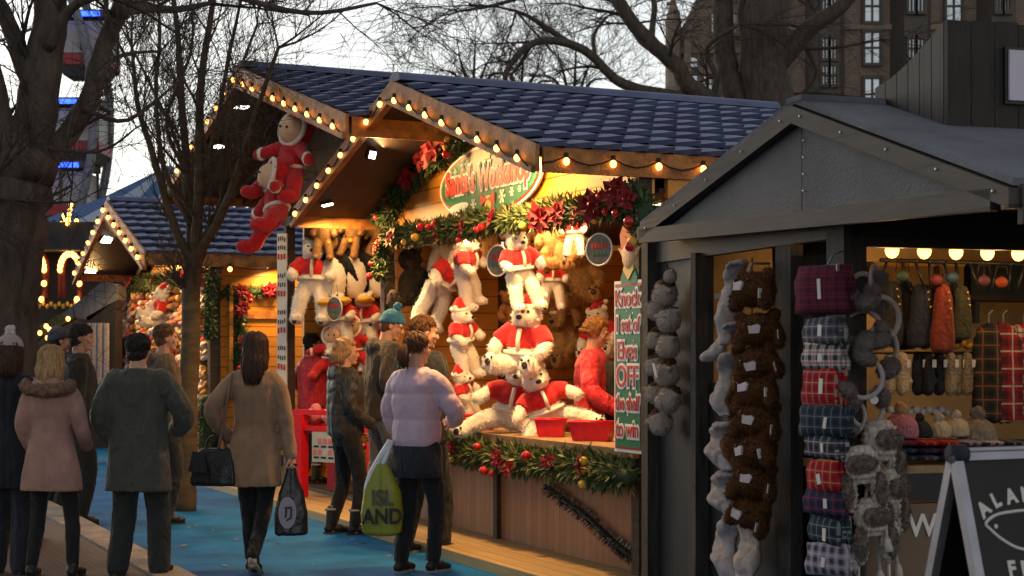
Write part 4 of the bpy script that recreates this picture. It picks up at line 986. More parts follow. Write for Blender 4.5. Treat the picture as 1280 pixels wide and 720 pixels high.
def smooth_path(pts, rad, k=4):
    o, r = [], []
    n = len(pts)
    for i in range(n - 1):
        p0, p1, p2, p3 = V(pts[max(i - 1, 0)]), V(pts[i]), V(pts[i + 1]), V(pts[min(i + 2, n - 1)])
        for j in range(k):
            t = j / k; o.append(.5 * ((2 * p1) + (p2 - p0) * t + (2 * p0 - 5 * p1 + 4 * p2 - p3) * t * t + (3 * p1 - p0 - 3 * p2 + p3) * t ** 3)); r.append(lerp(rad[i], rad[i + 1], t))
    o.append(V(pts[-1])); r.append(rad[-1]); return o, r
def limb(b, pts, rad, n=12): p, r = smooth_path(pts, rad); b.tube(p, r, n, True, True)
def ering(cx, cy, z, rx, ry, n=20, pw=.85):
    o = []
    for i in range(n):
        a = 2 * math.pi * i / n; c, s = math.cos(a), math.sin(a)
        o.append(V((cx + rx * math.copysign(abs(c) ** pw, c), cy + ry * math.copysign(abs(s) ** pw, s), z)))
    return o
def folds(amp, seed=0, f=(9, 9, 3.2), quilt=0, qf=0):
    def d(p, n):
        q = V((p.x * f[0], p.y * f[1], p.z * f[2])) + V((seed, seed * 2, 0))
        k = amp * (.7 * noise.noise(q) + .9 * (.35 - abs(noise.noise(q * 1.5 + V((5, 5, 5))))) + .45 * (.3 - abs(noise.noise(V((p.x * 17 + p.z * 9, p.y * 17, p.z * 13)))))) 
        if abs(p.x) < .007 and n.y < -.4: k -= .006
        if quilt: k += quilt * (abs(math.sin(p.z * qf)) ** .6 - .6)
        return k
    return d
def hand(b, w, d, nrm, H, curl=.5, side=1):
    """palm, four unequal bent fingers and a thumb off the side; w wrist, d along the hand, nrm palm side"""
    d = V(d).normalized(); nrm = V(nrm); nrm = (nrm - d * nrm.dot(d)).normalized(); x = d.cross(nrm) * side; k = H / 1.7
    w = V(w)
    b.tube([w - d * .02, w + d * .03 * k, w + d * .08 * k], [.026 * k, .03 * k, .034 * k], 10, True, True)
    b.ell(w + d * .055 * k, (.02 * k, .02 * k, .02 * k))
    for i, (o_, l_) in enumerate(((-.03, .062), (-.01, .074), (.01, .07), (.03, .055))):
        p = w + d * .078 * k + x * o_ * k; pts = [p]; a = .25
        for s in (.4, .33, .27):
            a += curl * .85; dd = d * math.cos(a) + nrm * math.sin(a); p = p + dd * l_ * s * k; pts.append(p)
        b.tube(pts, [.0095 * k, .009 * k, .0085 * k, .0075 * k], 7, True, True)
    p = w + d * .025 * k - x * .025 * k
    b.tube([p, p + (d * .6 - x * .7 + nrm * .3) * .032 * k, p + (d * 1.2 - x * .8 + nrm * .7) * .045 * k], [.013 * k, .011 * k, .009 * k], 7, True, True)
def head_shape(b, c, r3, hh, female=False):
    def E(p, r): b.ell(V(c) + r3 @ (V(p) * hh), [q * hh for q in r], r3, 16, 12)
    E((0, -.06, .13), (.335, .41, .37)); E((0, .1, -.1), (.265, .28, .36)); E((0, .15, -.35), (.15 if female else .175, .19, .14))
    E((0, .33, .09), (.2, .06, .05)); E((0, .355, -.245), (.085, .05, .022)); E((0, .345, -.285), (.075, .05, .022)); E((0, .32, -.42), (.08, .06, .05))
    b.tube([V(c) + r3 @ (V(q) * hh) for q in ((0, .35, .06), (0, .4, -.03), (0, .435, -.12))], [.035 * hh, .045 * hh, .06 * hh], 8, True, True)
    for s in (-1, 1):
        E((s * .335, -.03, -.03), (.035, .085, .12)); E((s * .045, .4, -.13), (.04, .04, .03)); E((s * .2, .27, -.1), (.07, .07, .08))
SKEW = 0
def person(label, loc, heading, H, c):
    """c: clothes and pose.  heading turns the figure: 0 looks away from the camera, 90 to the left, -90 to the right"""
    t = thing('person', label, 'person', loc, R(heading)); k = H / 1.7; g = random.Random(c.get('seed', 1)); fem = c.get('fem', False)
    lean = c.get('lean', (0, 0))
    def sh(p): p = V(p); f = max(0, (p.z - .5 * H)) / (.35 * H); return p + V((lean[0] * f, lean[1] * f, 0))
    hipz = .515 * H; hw = .055 * H; sw = (.088 if fem else .112) * H; sz = .81 * H
    feet = c.get('feet', [(-.09, -.02, 8), (.09, .03, -8)])
    # legs
    legs = []
    for i, (fx, fy, ta) in enumerate(f[:3] for f in feet):
        lift = feet[i][3] if len(feet[i]) > 3 else 0
        hip = V(((-1 if i == 0 else 1) * hw, 0, hipz)); ank = V((fx, fy - .035 * k, .075 * k + lift))
        kn, ank = ik(hip, ank, .245 * H, .235 * H, (0, 1, 0)); legs.append((hip, kn, ank, ta, lift))
    # arms
    arms = []
    ht = c.get('hands', [(-.2, .02, .47), (.2, .02, .47)]); pol = c.get('poles', [(-.4, -1, -.1), (.4, -1, -.1)])
    for i in (0, 1):
        s = -1 if i == 0 else 1; shd = sh((s * sw, -.005, sz)); tgt = V((ht[i][0] * H / 1.7 * 1.0, ht[i][1], ht[i][2] * H))
        el, wr = ik(shd, tgt, .172 * H, .15 * H, pol[i]); arms.append((shd, el, wr))
    hp, hy = c.get('pitch', 0), c.get('yaw', 0); hh = .132 * H
    r3 = Matrix.Rotation(R(hy), 3, 'Z') @ Matrix.Rotation(R(hp), 3, 'X')
    nb = sh((0, -.01, .845 * H)); hc = nb + V((0, .012 * k, .018 * H)) + r3 @ V((0, .012 * k, .068 * H))
    # one continuous body
    b = MB()
    b.loft([ering(*sh((0, 0, z * H))[:2], z * H, rx * H, ry * H) for z, rx, ry in ((.46, .055, .045), (.5, .075, .053), (.55, .07, .052), (.62, .06, .047), (.72, .072, .052), (.79, .078, .045), (.83, .045, .035))])
    b.tube([sh((0, -.012, .8 * H)), nb, hc - r3 @ V((0, .02, .03 * H))], [.036 * H, .033 * H, .034 * H], 12)
    head_shape(b, hc, r3, hh, fem)
    for hip, kn, ank, ta, lf in legs: limb(b, [hip, kn, ank, ank - V((0, 0, .05 * k))], [.04 * H, .026 * H, .019 * H, .018 * H])
    for i, (a, e, w) in enumerate(arms):
        limb(b, [a, e, w], [.022 * H, .02 * H, .016 * H])
        if c.get('show', (0, 0))[i]:
            dd = V(c['hdir'][i]) if 'hdir' in c else (w - e); hand(b, w, dd, c.get('palm', [(1, 0, 0), (-1, 0, 0)])[i], H, c.get('curl', (.6, .6))[i], 1 if i else -1)
    bake(b, 'body', M['skin'], t, .0072, 1)
    for s in (-1, 1):
        part('eye', M['eye'], t, lambda q: q.ell(hc + r3 @ (V((s * .135, .355, .02)) * hh), (.032 * hh, .02 * hh, .026 * hh), r3, 8, 6), smooth=True)
    # trousers
    b = MB(); tr = c.get('tr', (.058, .042, .033))
    b.loft([ering(0, 0, z * H, rx * H, ry * H) for z, rx, ry in ((.455, .07, .056), (.5, .085, .064), (.56, .078, .06), (.6, .068, .052))])
    for hip, kn, ank, ta, lf in legs: limb(b, [hip, kn, ank + V((0, 0, -.02 if tr[2] > .036 else .02))], [q * H for q in tr])
    bake(b, c.get('tname', 'trousers'), c['tm'], t, .012, 1, folds(c.get('tfold', .006), c.get('seed', 1), (14, 14, 9)))
    # shoes
    for i, (hip, kn, ank, ta, lf) in enumerate(legs):
        a = R(ta); f = V((math.sin(-a), math.cos(a), 0)); b = MB(); z0 = lf; pit = Matrix.Rotation(-R(c.get('heel', (0, 0))[i]), 3, f.cross(V((0, 0, 1))))
        base = V((ank.x, ank.y, z0)) + V((0, 0, 0)); q = lambda fo, z, sd=0: base + pit @ (f * fo * k + V((0, 0, z * k)))
        b.ell(q(-.02, .05), (.042 * k, .05 * k, .045 * k)); b.ell(q(.06, .045), (.043 * k, .07 * k, .04 * k), Matrix.Rotation(a, 3, 'Z')); b.ell(q(.125, .035), (.044 * k, .055 * k, .03 * k), Matrix.Rotation(a, 3, 'Z'))
        top = c.get('boot', .09); b.tube([q(-.015, .05), ank + V((0, 0, top * k - .06 * k))], [.042 * k, (.043 if top > .12 else .038) * k], 12, True, True)
        so = bake(b, 'boot' if top > .12 else 'shoe', c.get('sm', M['shoe_black']), t, .01, 2)
        if top > .12: part('cuff', c.get('cuffm', M['grey_fur']), so, lambda qq: ring(qq, tuple(ank + V((0, 0, top * k - .06 * k))), .046 * k, .046 * k, .012), smooth=True)
        sb = MB(); n = 14; pts = []
        for j in range(n):
            an = 2 * math.pi * j / n; fo = .05 + .128 * math.sin(an); w_ = .042 * math.cos(an) * (1.05 + .12 * math.sin(an)); pts.append(base + pit @ (f * fo * k + V((f.y, -f.x, 0)) * w_ * k + V((0, 0, .002))))
        sb.prism(pts, V((0, 0, .018 * k))); sb.build('sole', c.get('solem', M['sole_dark']), so)
    # upper garment
    b = MB(); ct = c['coat']
    b.loft([ering(*(sh((0, cy * H, z * H))[:2]), z * H, rx * H, ry * H) for z, rx, ry, cy in ct])
    sl = c.get('sleeve', (.039, .033, .028) if fem else (.05, .042, .036))
    for i, (a, e, w) in enumerate(arms):
        limb(b, [a + V((-(-1 if i == 0 else 1) * .02 * H, 0, -.005 * H)), a.lerp(e, .35), e, w], [sl[0] * H * 1.02, sl[0] * H, sl[1] * H, sl[2] * H])
    if c.get('collar', 1): b.tube([sh((0, -.012, .815 * H)), sh((0, -.012, .855 * H))], [.056 * H, .046 * H], 16)
    q_, f_ = c.get('quilt', (0, 0))
    if c.get('hood'):
        b.ell(sh((0, -.062 * H, .822 * H)), (.072 * H, .032 * H, .046 * H))
    co = bake(b, c.get('cname', 'coat'), c['cm'], t, .0105, 2, folds(c.get('fold', .013), c.get('seed', 1), c.get('ff', (8, 8, 3)), q_, f_))
    if c.get('furhood'):
        fb = MB()
        for i in range(26):
            a = math.pi * (i / 25) - math.pi; rr = .078 * H
            p = sh((rr * 1.25 * math.cos(a), -.035 * H + rr * .62 * math.sin(a), .828 * H - .022 * H * abs(math.sin(a)))); fb.ell(p, .026 * H, None, 8, 6)
        fo = bake(fb, 'fur_trim', M['fur_trim'], co, .011, 1, lambda p, n: .014 * (noise.noise(p * 40) + .4))
    for nm, mm, fn in c.get('extra', ()): 
        part(nm, mm, co, lambda q: fn(q, H, sh), smooth=True)
    # hair
    hr = c.get('hair')
    def P_(p): return hc + r3 @ (V(p) * hh)
    if hr:
        hm, kind, ln = hr; b = MB()
        b.ell(P_((0, -.1, .17)), [q * hh for q in (.375, .41, .375)], r3, 18, 12)
        if kind == 'short': b.ell(P_((0, -.2, -.05)), [q * hh for q in (.345, .27, .33)], r3, 14, 10)
        if kind == 'curly':
            for i in range(300):
                a, e = g.uniform(0, 2 * math.pi), math.asin(g.uniform(-.55, 1)); q = V((.38 * math.cos(e) * math.cos(a), -.1 + .42 * math.cos(e) * math.sin(a), .17 + .38 * math.sin(e)))
                if q.y > .12 and q.z < .3: continue
                b.ell(P_(q), hh * g.uniform(.045, .085), None, 7, 5)
        hb = bake(b, 'hair', hm, t, .01, 1, lambda p, n: (.012 if kind == 'curly' else .011) * (noise.noise(V((p.x * 45, p.y * 45, p.z * 14)))) + (.01 * noise.noise(p * 30) if kind == 'curly' else 0))
        if kind in ('long', 'curly'):
            s_ = MB()
            for i in range(230):
                ph = g.uniform(-125, 125) if kind == 'long' else g.uniform(-110, 110); el = g.uniform(-6, 4) if c.get('hat') else g.uniform(15, 75); a = R(ph - 90)
                def cr(e_, m_=1.0): return V((.385 * math.cos(e_) * math.cos(a) * m_, -.09 + .43 * math.cos(e_) * math.sin(a) * m_, .17 + .385 * math.sin(e_)))
                pts = [P_(cr(R(x))) for x in (el, el * .6, el * .2, -8)]
                p = pts[-1].copy(); drop = ln * g.uniform(.75, 1.05); out = (r3 @ V((math.cos(a), math.sin(a), 0))); ph0 = g.uniform(0, 6)
                inw = g.uniform(.02, .1); m_ = 6
                for j in range(1, m_ + 1):
                    f_ = j / m_; wv = .007 * math.sin(ph0 + f_ * 7)
                    pts.append(p + V((0, 0, -drop * f_)) - V((p.x - hc.x, 0, 0)) * (.12 + .3 * f_ * inw * 6) + out * (.012 * math.sin(f_ * 3)) + V((wv, -.012 * f_ - (.02 if f_ > .4 else 0), 0)))
                r_ = g.uniform(.006, .011); s_.tube(pts, [r_ * .6, r_, r_, r_ * 1.1] + [r_ * (1.15 - .8 * (j / m_) ** 2) for j in range(1, m_ + 1)], 5)
            s_.build('strands', hm, hb, True, fix=False)
        if kind in ('short', 'tail') and not c.get('hat'):
            s_ = MB()
            for i in range(420):
                a = g.uniform(0, 2 * math.pi); e = math.asin(g.uniform(-.5 if math.sin(a) < .2 else .45, 1)); pts = []
                for j in range(4):
                    e2 = e - j * .16; pts.append(P_((.382 * math.cos(e2) * math.cos(a + .06 * j), -.1 + .417 * math.cos(e2) * math.sin(a + .06 * j), .17 + .382 * math.sin(e2))))
                pts[-1] = pts[-1] + (pts[-1] - hc).normalized() * g.uniform(0, .012); r_ = g.uniform(.003, .006); s_.tube(pts, [r_, r_ * 1.2, r_, r_ * .3], 4)
            s_.build('strands', hm, hb, True, fix=False)
        if kind == 'tail':
            s_ = MB(); st = P_((0, -.5, .12))
            for i in range(70):
                o_ = V((g.uniform(-.03, .03), g.uniform(-.03, .01), 0)); s_.tube([P_((g.uniform(-.2, .2), -.35, .2)), st + o_ * .3, st + o_ + V((0, -.03, -ln * .3)), st + o_ * 1.4 + V((0, -.02, -ln * g.uniform(.6, 1)))], [.007, .012, .012, .004], 5)
            s_.build('ponytail', hm, hb, True, fix=False)
    ha = c.get('hat')
    if ha:
        hm, pom, pm = ha; b = MB()
        b.ell(P_((0, -.06, .24)), [q * hh for q in (.385, .45, .38)], r3, 18, 12)
        b2 = MB(); b2.v, b2.f, b2.m = list(b.v), list(b.f), list(b.m)
        bb = MB(); rr = [P_(q + r_) if False else None for q, r_ in ()]
        rings = []
        for z_, s1 in ((.02, .4), (.04, .415), (.16, .415), (.2, .405), (.36, .375), (.48, .3), (.57, .2), (.61, .08)):
            rings.append([P_((s1 * math.cos(a), -.06 + s1 * 1.14 * math.sin(a), z_ + (.07 + .12 * math.sin(a)) * max(0, 1 - z_ / .4))) for a in [2 * math.pi * j / 22 for j in range(22)]])
        bb.loft(rings); ho = bake(bb, 'beanie', hm, t, .009, 2, lambda p, n: .003 * math.sin(math.atan2(p.x - hc.x, p.y - hc.y) * 34))
        if pom: part('pompom', pm, ho, lambda q: [q.ell(P_((g.uniform(-.1, .1), -.08 + g.uniform(-.1, .1), .72 + g.uniform(-.1, .1))), .075 * hh * g.uniform(.8, 1.3), None, 7, 5) for _ in range(34)] and q.ell(P_((0, -.08, .72)), .15 * hh, None, 10, 7), smooth=True)
        if c.get('badge'): part('badge', M['white_paint'], ho, lambda q: q.ell(P_((.3, .3, .12)), [.05 * hh, .05 * hh, .05 * hh]), smooth=True)
    t['_hc'] = list(hc)
    del t['_hc']
    return t, arms, fem
def at_ground(u, s, z=0.0): Y = F / s; return V(((u - CX) / s, Y, z))

# colours
K = {}
K['char'] = cloth('charcoal_wool', (.022, .024, .024)); K['olive'] = cloth('dark_olive_waxed', (.045, .047, .04), rough=.6, spec=.35)
K['mauve'] = cloth('mauve_wool', (.34, .19, .155), fb=.35); K['camel'] = cloth('brown_grey_wool', (.3, .18, .11), fb=.35); K['black'] = cloth('black_nylon', (.016, .015, .016), rough=.45, spec=.45, bump=.2)
K['lilac'] = cloth('lilac_nylon', (.52, .37, .47), rough=.5, spec=.4, bump=.15, var=.12, fb=.3); K['blackleg'] = cloth('black_leggings', (.011, .011, .012)); K['denim'] = cloth('grey_denim', (.12, .115, .115)); K['navy'] = cloth('dark_navy', (.016, .018, .026))
K['jacketgrey'] = cloth('dark_brown_grey', (.05, .04, .034)); K['red'] = cloth('red_nylon', (.5, .016, .035), rough=.5, spec=.35, bump=.2, var=.15); K['taupe'] = cloth('taupe_jacket', (.11, .08, .055))
K['pinkhat'] = cloth('pink_grey_knit', (.42, .31, .33), bump=.6, sc=90); K['cream'] = cloth('cream_pom', (.62, .55, .5), bump=.8, sc=90); K['bluehat'] = cloth('blue_knit', (.03, .16, .3), bump=.7, sc=80); K['blackhat'] = cloth('black_knit', (.015, .014, .014), bump=.6, sc=90)
M['fur_trim'] = mat('fur_trim', (.17, .1, .065), .95, .45, 40, .7, 120)
HR = {'blonde': hair_mat('blonde_hair', (.34, .2, .095)), 'brunette': hair_mat('brunette_hair', (.045, .022, .014)), 'brown': hair_mat('brown_hair', (.1, .045, .02)), 'dark': hair_mat('dark_hair', (.022, .016, .013)), 'ginger': hair_mat('light_brown_hair', (.24, .11, .035)), 'mid': hair_mat('mid_brown_hair', (.13, .07, .035))}
def long_coat(hem=.415, flare=.11, waist=.082, chest=.09, d=.07, sh_=.098):
    return [(hem, flare, d * 1.12, 0), (hem + .06, flare * .97, d * 1.1, 0), (.54, .104, d * 1.03, 0), (.62, waist, d * .9, 0), (.72, chest, d, 0), (.785, sh_, d * .9, -.004), (.822, sh_ * .8, d * .72, -.006), (.85, .05, .046, -.008)]
def short_coat(hem=.5, w=.1, d=.076, sh_=.112):
    return [(hem, w * .93, d * .95, 0), (hem + .02, w, d * 1.05, 0), (.6, w * 1.02, d * 1.08, 0), (.7, w * 1.06, d * 1.08, 0), (.78, sh_, d, -.004), (.822, sh_ * .82, d * .76, -.006), (.852, .054, .05, -.008)]
LEG = (.052, .034, .026); TROU = (.06, .046, .04)
# 1 woman with bobble hat, cut by the left edge
person('woman in pinkish bobble hat and long dark coat, cut by the left edge', at_ground(12, 188, .085), 5, 1.57, dict(seed=3, fem=True, cm=K['navy'], coat=long_coat(.36, .115), tm=K['navy'], tr=(.062, .056, .052), hair=(HR['brunette'], 'long', .2), hat=(K['pinkhat'], True, K['cream']), feet=[(-.1, .02, 5), (.1, -.05, -5)], pitch=-6))
# 2 blonde woman
person('blonde woman from behind in mauve coat with fur-trimmed hood', at_ground(64, 192, .085), -4, 1.51, dict(seed=4, fem=True, cm=K['mauve'], fold=.007, coat=long_coat(.375, .132, .088, .096), tm=K['blackleg'], tname='leggings', tr=LEG, hair=(HR['blonde'], 'long', .19), hood=True, furhood=True, feet=[(-.12, .0, 6), (.15, .02, -6)], hands=[(-.17, .12, .53), (.2, .17, .56)], poles=[(-.35, -1, 0), (.35, -1, 0)]))
# 3 man in dark waxed coat
person('man from behind in dark olive waxed coat and dark trousers', at_ground(173, 190, .085), -6, 1.585, dict(seed=5, cm=K['olive'], fold=.01, coat=[(.35, .138, .088, 0), (.42, .132, .085, 0), (.54, .122, .08, 0), (.66, .12, .078, 0), (.75, .124, .074, 0), (.8, .118, .064, -.004), (.83, .09, .052, -.006), (.855, .055, .05, -.008)], tm=K['char'], tr=(.066, .052, .046), hair=(HR['dark'], 'short', 0), feet=[(-.13, 0, 8), (.13, .06, -10)], hands=[(-.2, .1, .53), (.2, .24, .6)], poles=[(-.5, -.9, 0), (.7, -.8, 0)], sleeve=(.052, .045, .039)))
# 4, 5, 6 men further back
person('man in black beanie and dark jacket, profile turned right, among the left crowd', at_ground(100, 139), -80, 1.8, dict(seed=6, cm=K['char'], coat=short_coat(.46), tm=K['char'], tr=TROU, hat=(K['blackhat'], False, None), hair=(HR['dark'], 'short', 0)))
person('person in grey-blue cap half hidden behind the man in black beanie', at_ground(73, 128), -60, 1.78, dict(seed=7, cm=K['char'], coat=short_coat(.45), tm=K['char'], tr=TROU, hat=(cloth('slate_cap', (.07, .08, .11)), False, None), hair=(HR['dark'], 'short', 0)))
person('brown-haired man in taupe jacket, profile turned right, left of the slim tree', at_ground(206, 138), -75, 1.8, dict(seed=8, cm=K['taupe'], coat=short_coat(.47), tm=K['char'], tr=TROU, hair=(HR['mid'], 'short', 0), hood=True))
# 7 woman walking away with two bags
p7 = at_ground(319, 179); H7 = 1.69
person('woman walking away in brown wool coat with handbag and black carrier bag', p7, -3, H7, dict(seed=9, fem=True, cm=K['camel'], fold=.007, coat=long_coat(.365, .112, .086, .092), tm=K['blackleg'], tname='leggings', tr=LEG, hair=(HR['brunette'], 'long', .27), feet=[(-.055, .16, 2), (.02, -.12, -3, .06)], heel=(0, 40), hands=[(-.2, .08, .56), (.265, .0, .445)], poles=[(-1, -1, 0), (1, -.7, 0)], show=(0, 1), curl=(.5, 1.1), sm=M['shoe_black'], solem=M['sole']))
# 9 woman in black padded jacket
person('blonde woman in short black hooded jacket and leggings, profile turned right', at_ground(432, 147), -62, 1.66, dict(seed=10, fem=True, cm=K['black'], coat=short_coat(.5, .105, .085, .112), tm=K['blackleg'], tname='leggings', tr=(.056, .038, .03), hair=(HR['blonde'], 'curly', .12), hood=True, yaw=-22, hands=[(-.14, .19, .56), (.16, .18, .56)], boot=.2, feet=[(-.09, -.06, 6), (.1, .08, -6)], quilt=(.004, 34)))
# 10 tall man in blue beanie
person('tall man in blue bobble beanie and dark zipped jacket, looking down at the stall', at_ground(476, 141, .08), -68, 1.84, dict(seed=11, cm=K['jacketgrey'], coat=short_coat(.47, .108, .08, .122), tm=K['denim'], tname='jeans', tr=(.058, .048, .044), hat=(K['bluehat'], True, K['bluehat']), hair=(HR['brown'], 'short', 0), badge=True, pitch=-20, yaw=-22, lean=(0, .05), hood=True, sm=cloth('grey_trainer', (.25, .24, .23)), solem=M['white_paint'], feet=[(-.12, -.06, 8), (.12, .1, -8)], hands=[(-.17, .2, .55), (.17, .22, .56)], extra=[('jacket_stripe', M['grey_fur'], lambda q, H, sh: q.tube([sh((-.03, .088 * H, .8 * H)), sh((-.02, .1 * H, .65 * H)), sh((-.02, .092 * H, .5 * H))], .007, 5))]))
# 11 dark figure behind the lilac jacket
person('dark-haired man in dark jacket behind the woman in lilac, facing the toys', at_ground(526, 163), -48, 1.83, dict(seed=12, cm=K['char'], coat=short_coat(.46, .104, .08, .118), tm=K['char'], tr=TROU, hair=(HR['brown'], 'short', 0), yaw=-28, feet=[(-.1, -.06, 6), (.14, .12, -14)], solem=M['sole'], pitch=-8))
# 12 woman in lilac
p12 = at_ground(521, 178)
person('woman in lilac puffer jacket with ponytail and yellow carrier bag', p12, -32, 1.69, dict(seed=13, fem=True, cm=K['lilac'], cname='puffer_jacket', coat=short_coat(.51, .097, .08, .106), sleeve=(.046, .04, .034), tm=K['blackleg'], tname='leggings', tr=(.055, .038, .03), hair=(HR['brown'], 'tail', .17), yaw=-12, quilt=(.012, 17.5), fold=.008, ff=(10, 10, 7), hands=[(-.17, .16, .53), (.1, .3, .63)], poles=[(-1, -1, 0), (1, -.6, -.4)], show=(0, 1), feet=[(-.08, -.05, 5), (.1, .09, -8)], solem=M['sole'], extra=[('skirt_hem', K['navy'], lambda q, H, sh: q.loft([ering(0, 0, z * H, rx * H, ry * H) for z, rx, ry in ((.4, .112, .09), (.43, .112, .09), (.53, .105, .085))]))]))
# 8 stall worker reaching up, 13 vendor
q8 = S.hit(390, 592, 1, .2); person('stall worker in red jacket reaching up to the toys in the penguin bay', S.w((q8.x, .2, .11)), -50, 1.64, dict(seed=14, fem=True, cm=K['red'], coat=short_coat(.49, .104, .08, .112), tm=K['blackleg'], tname='leggings', tr=LEG, hair=(HR['dark'], 'short', 0), hands=[(-.16, .16, .6), (.22, .28, .83)], poles=[(-1, -1, 0), (1, -.4, -1)], show=(0, 1), boot=.2, yaw=-20))
q13 = S.hit(742, 460, 1, .75); person('vendor with curly light brown hair in red jacket behind the counter', S.w((q13.x, .75, .11)), -106, 1.71, dict(seed=15, fem=True, cm=K['red'], coat=short_coat(.47, .095, .082, .108), tm=K['blackleg'], tr=LEG, hair=(HR['ginger'], 'curly', .035), pitch=-10, hands=[(-.12, .24, .6), (.2, .27, .57)], poles=[(-1, -.6, -.5), (.6, -1, -.2)], show=(1, 1), quilt=(.006, 24), sleeve=(.048, .042, .034), extra=[('dark_vest', K['char'], lambda q, H, sh: q.loft([ering(0, .036 * H, z * H, rx * H, ry * H) for z, rx, ry in ((.46, .07, .08), (.6, .075, .085), (.72, .072, .083), (.8, .055, .06))]))]))

# ------------------------------------------------------------------ bags
BG = Frame(p7, R(-3))
hb = thing('handbag', 'black leather handbag on the arm of the woman in the brown coat', 'handbag', BG.w((-.27, -.03, .62)), R(-12))
M['leather'] = mat('black_leather', (.012, .012, .013), .35, .2, 14, .25, 60, spec=.5)
b = MB(); b.loft([[V((sx * w_, sy * d_, z)) for sx, sy in ((-1, -1), (0, -1.15), (1, -1), (1.05, 0), (1, 1), (0, 1.15), (-1, 1), (-1.05, 0))] for z, w_, d_ in ((0, .15, .075), (.02, .165, .085), (.14, .15, .07), (.24, .115, .035), (.26, .1, .02))])
bake(b, 'bag_body', M['leather'], hb, .008, 2, lambda p, n: .006 * fbm(p, 14))
part('flap', M['leather'], hb, lambda b: b.prism([(-.17, -.085, .1), (-.02, -.1, .09), (-.06, -.06, .23), (-.15, -.05, .24)], (0, -.006, 0)))
part('handle', M['leather'], hb, lambda b: b.tube(smooth_path([(-.08, 0, .23), (-.05, 0, .33), (.05, 0, .33), (.08, 0, .23)], [.009] * 4)[0], .009, 7), smooth=True)
part('shoulder_strap', mat('tan_strap', (.2, .13, .09), .5, .1), hb, lambda b: b.tube(smooth_path([(.02, .0, .25), (.075, -.04, .45), (.11, -.055, .62), (.13, -.03, .78)], [.01] * 4)[0], .011, 6), smooth=True)
sb = thing('carrier_bag', 'black carrier bag with a pale oval printed emblem', 'shopping bag', BG.w((.255, .0, .275)), R(10))
M['black_plastic'] = mat('black_plastic', (.014, .013, .015), .28, .2, 10, .35, 25, spec=.5)
b = MB(); b.loft([ering(0, 0, z, w_, d_, 16, .7) for z, w_, d_ in ((0, .105, .05), (.015, .118, .06), (.15, .115, .055), (.3, .085, .04), (.4, .045, .03), (.47, .03, .025), (.5, .045, .03))])
bake(b, 'bag_body', M['black_plastic'], sb, .007, 1, folds(.007, 3, (12, 12, 4)))
M['print_pale'] = mat('print_pale', (.32, .27, .32), .4, .08, 8)
part('printed_oval', M['print_pale'], sb, lambda b: disc(b, .062, .11, -.057, .008, -.03, .16, 28))
part('printed_mark', M['dark_nose'], sb, lambda b: (b.prism([(-.055, -.0665, .2), (.0, -.0665, .205), (.0, -.0665, .19), (-.04, -.0665, .185)], (0, -.002, 0)), b.prism([(-.045, -.0665, .19), (-.03, -.0665, .19), (-.035, -.0665, .13), (-.05, -.0665, .12)], (0, -.002, 0)), b.prism([(-.01, -.0665, .19), (.004, -.0665, .19), (.0, -.0665, .12), (-.04, -.0665, .1), (-.04, -.0665, .112), (-.012, -.0665, .13)], (0, -.002, 0))))
BL = Frame(p12, R(-8))
yb = thing('carrier_bag', 'yellow carrier bag with black letters ISL AND and white handles', 'shopping bag', BG.o * 0 + V((p12.x - .24, p12.y - .06, .27)), R(6))
M['yellow_plastic'] = mat('yellow_plastic', (.24, .25, .02), .4, .15, 8, .3, 20, spec=.4)
M['clear_plastic'] = mat('white_plastic', (.6, .62, .66), .3, .1, 8, .3, 20)
b = MB(); b.loft([ering(0, 0, z, w_, d_, 18, .7) for z, w_, d_ in ((0, .1, .05), (.02, .135, .07), (.15, .15, .075), (.3, .13, .055), (.42, .085, .035), (.5, .04, .025))])
bake(b, 'bag_body', M['yellow_plastic'], yb, .008, 1, folds(.006, 5, (10, 10, 5)))
for i, s in enumerate(('ISL', 'AND')):
    text(s, 'lettering', M['dark_nose'], yb, Matrix.Translation((.0, -.083 + i * -.003, .265 - i * .13)) @ Matrix.Rotation(R(-10 if i == 0 else 4), 4, 'X') @ UPR, .15, .006, .003, squeeze=.85)
part('handle', M['clear_plastic'], yb, lambda b: b.tube(smooth_path([(-.11, 0, .3), (-.07, 0, .44), (.06, .02, .66)], [.02, .025, .02])[0], .022, 7), smooth=True)
part('handle', M['clear_plastic'], yb, lambda b: b.tube(smooth_path([(.0, 0, .48), (.03, .0, .55), (.07, .02, .66)], [.02, .02, .02])[0], .02, 7), smooth=True)
# ================================================================== trees
M['bark'] = mat('bark', (.075, .058, .045), .9, .45, 5, .9, 22, stretch=(3, 3, .7))
M['bark_slim'] = mat('bark_slim', (.1, .072, .042), .8, .35, 6, .5, 40, stretch=(1, 1, 3))
M['twig'] = mat('twig', (.04, .03, .025), .9, .2, 8)
M['twig_slim'] = mat('twig_slim', (.075, .055, .035), .85, .25, 8)
def pxat(u, v, Y): return W.hit(u, v, 1, Y)
def twigs(b, p, d, ln, r, depth, up, g, spread=.6):
    """one twig and its side twigs"""
    p = V(p); pts = [p]; rr = [r]; n = 4; d = V(d).normalized()
    for i in range(n):
        d = (d + V((g.uniform(-1, 1), g.uniform(-1, 1), g.uniform(-1, 1))) * .16 + V((0, 0, up * .14))).normalized()
        p = p + d * ln / n; pts.append(p); rr.append(r * (1 - .75 * (i + 1) / n))
        if depth > 0 and i < n:
            for _ in range(2 if depth > 1 or g.random() < .7 else 1):
                s = V((g.uniform(-1, 1), g.uniform(-1, 1), g.uniform(-.6, 1))).normalized()
                twigs(b, p, d + s * spread * 1.5, ln * g.uniform(.4, .75), max(rr[-1] * .62, .0028 * TS), depth - 1, up, g, spread)
    b.tube(pts, rr, 4 if r > .012 * TS else 3, False)
TS = 1.0
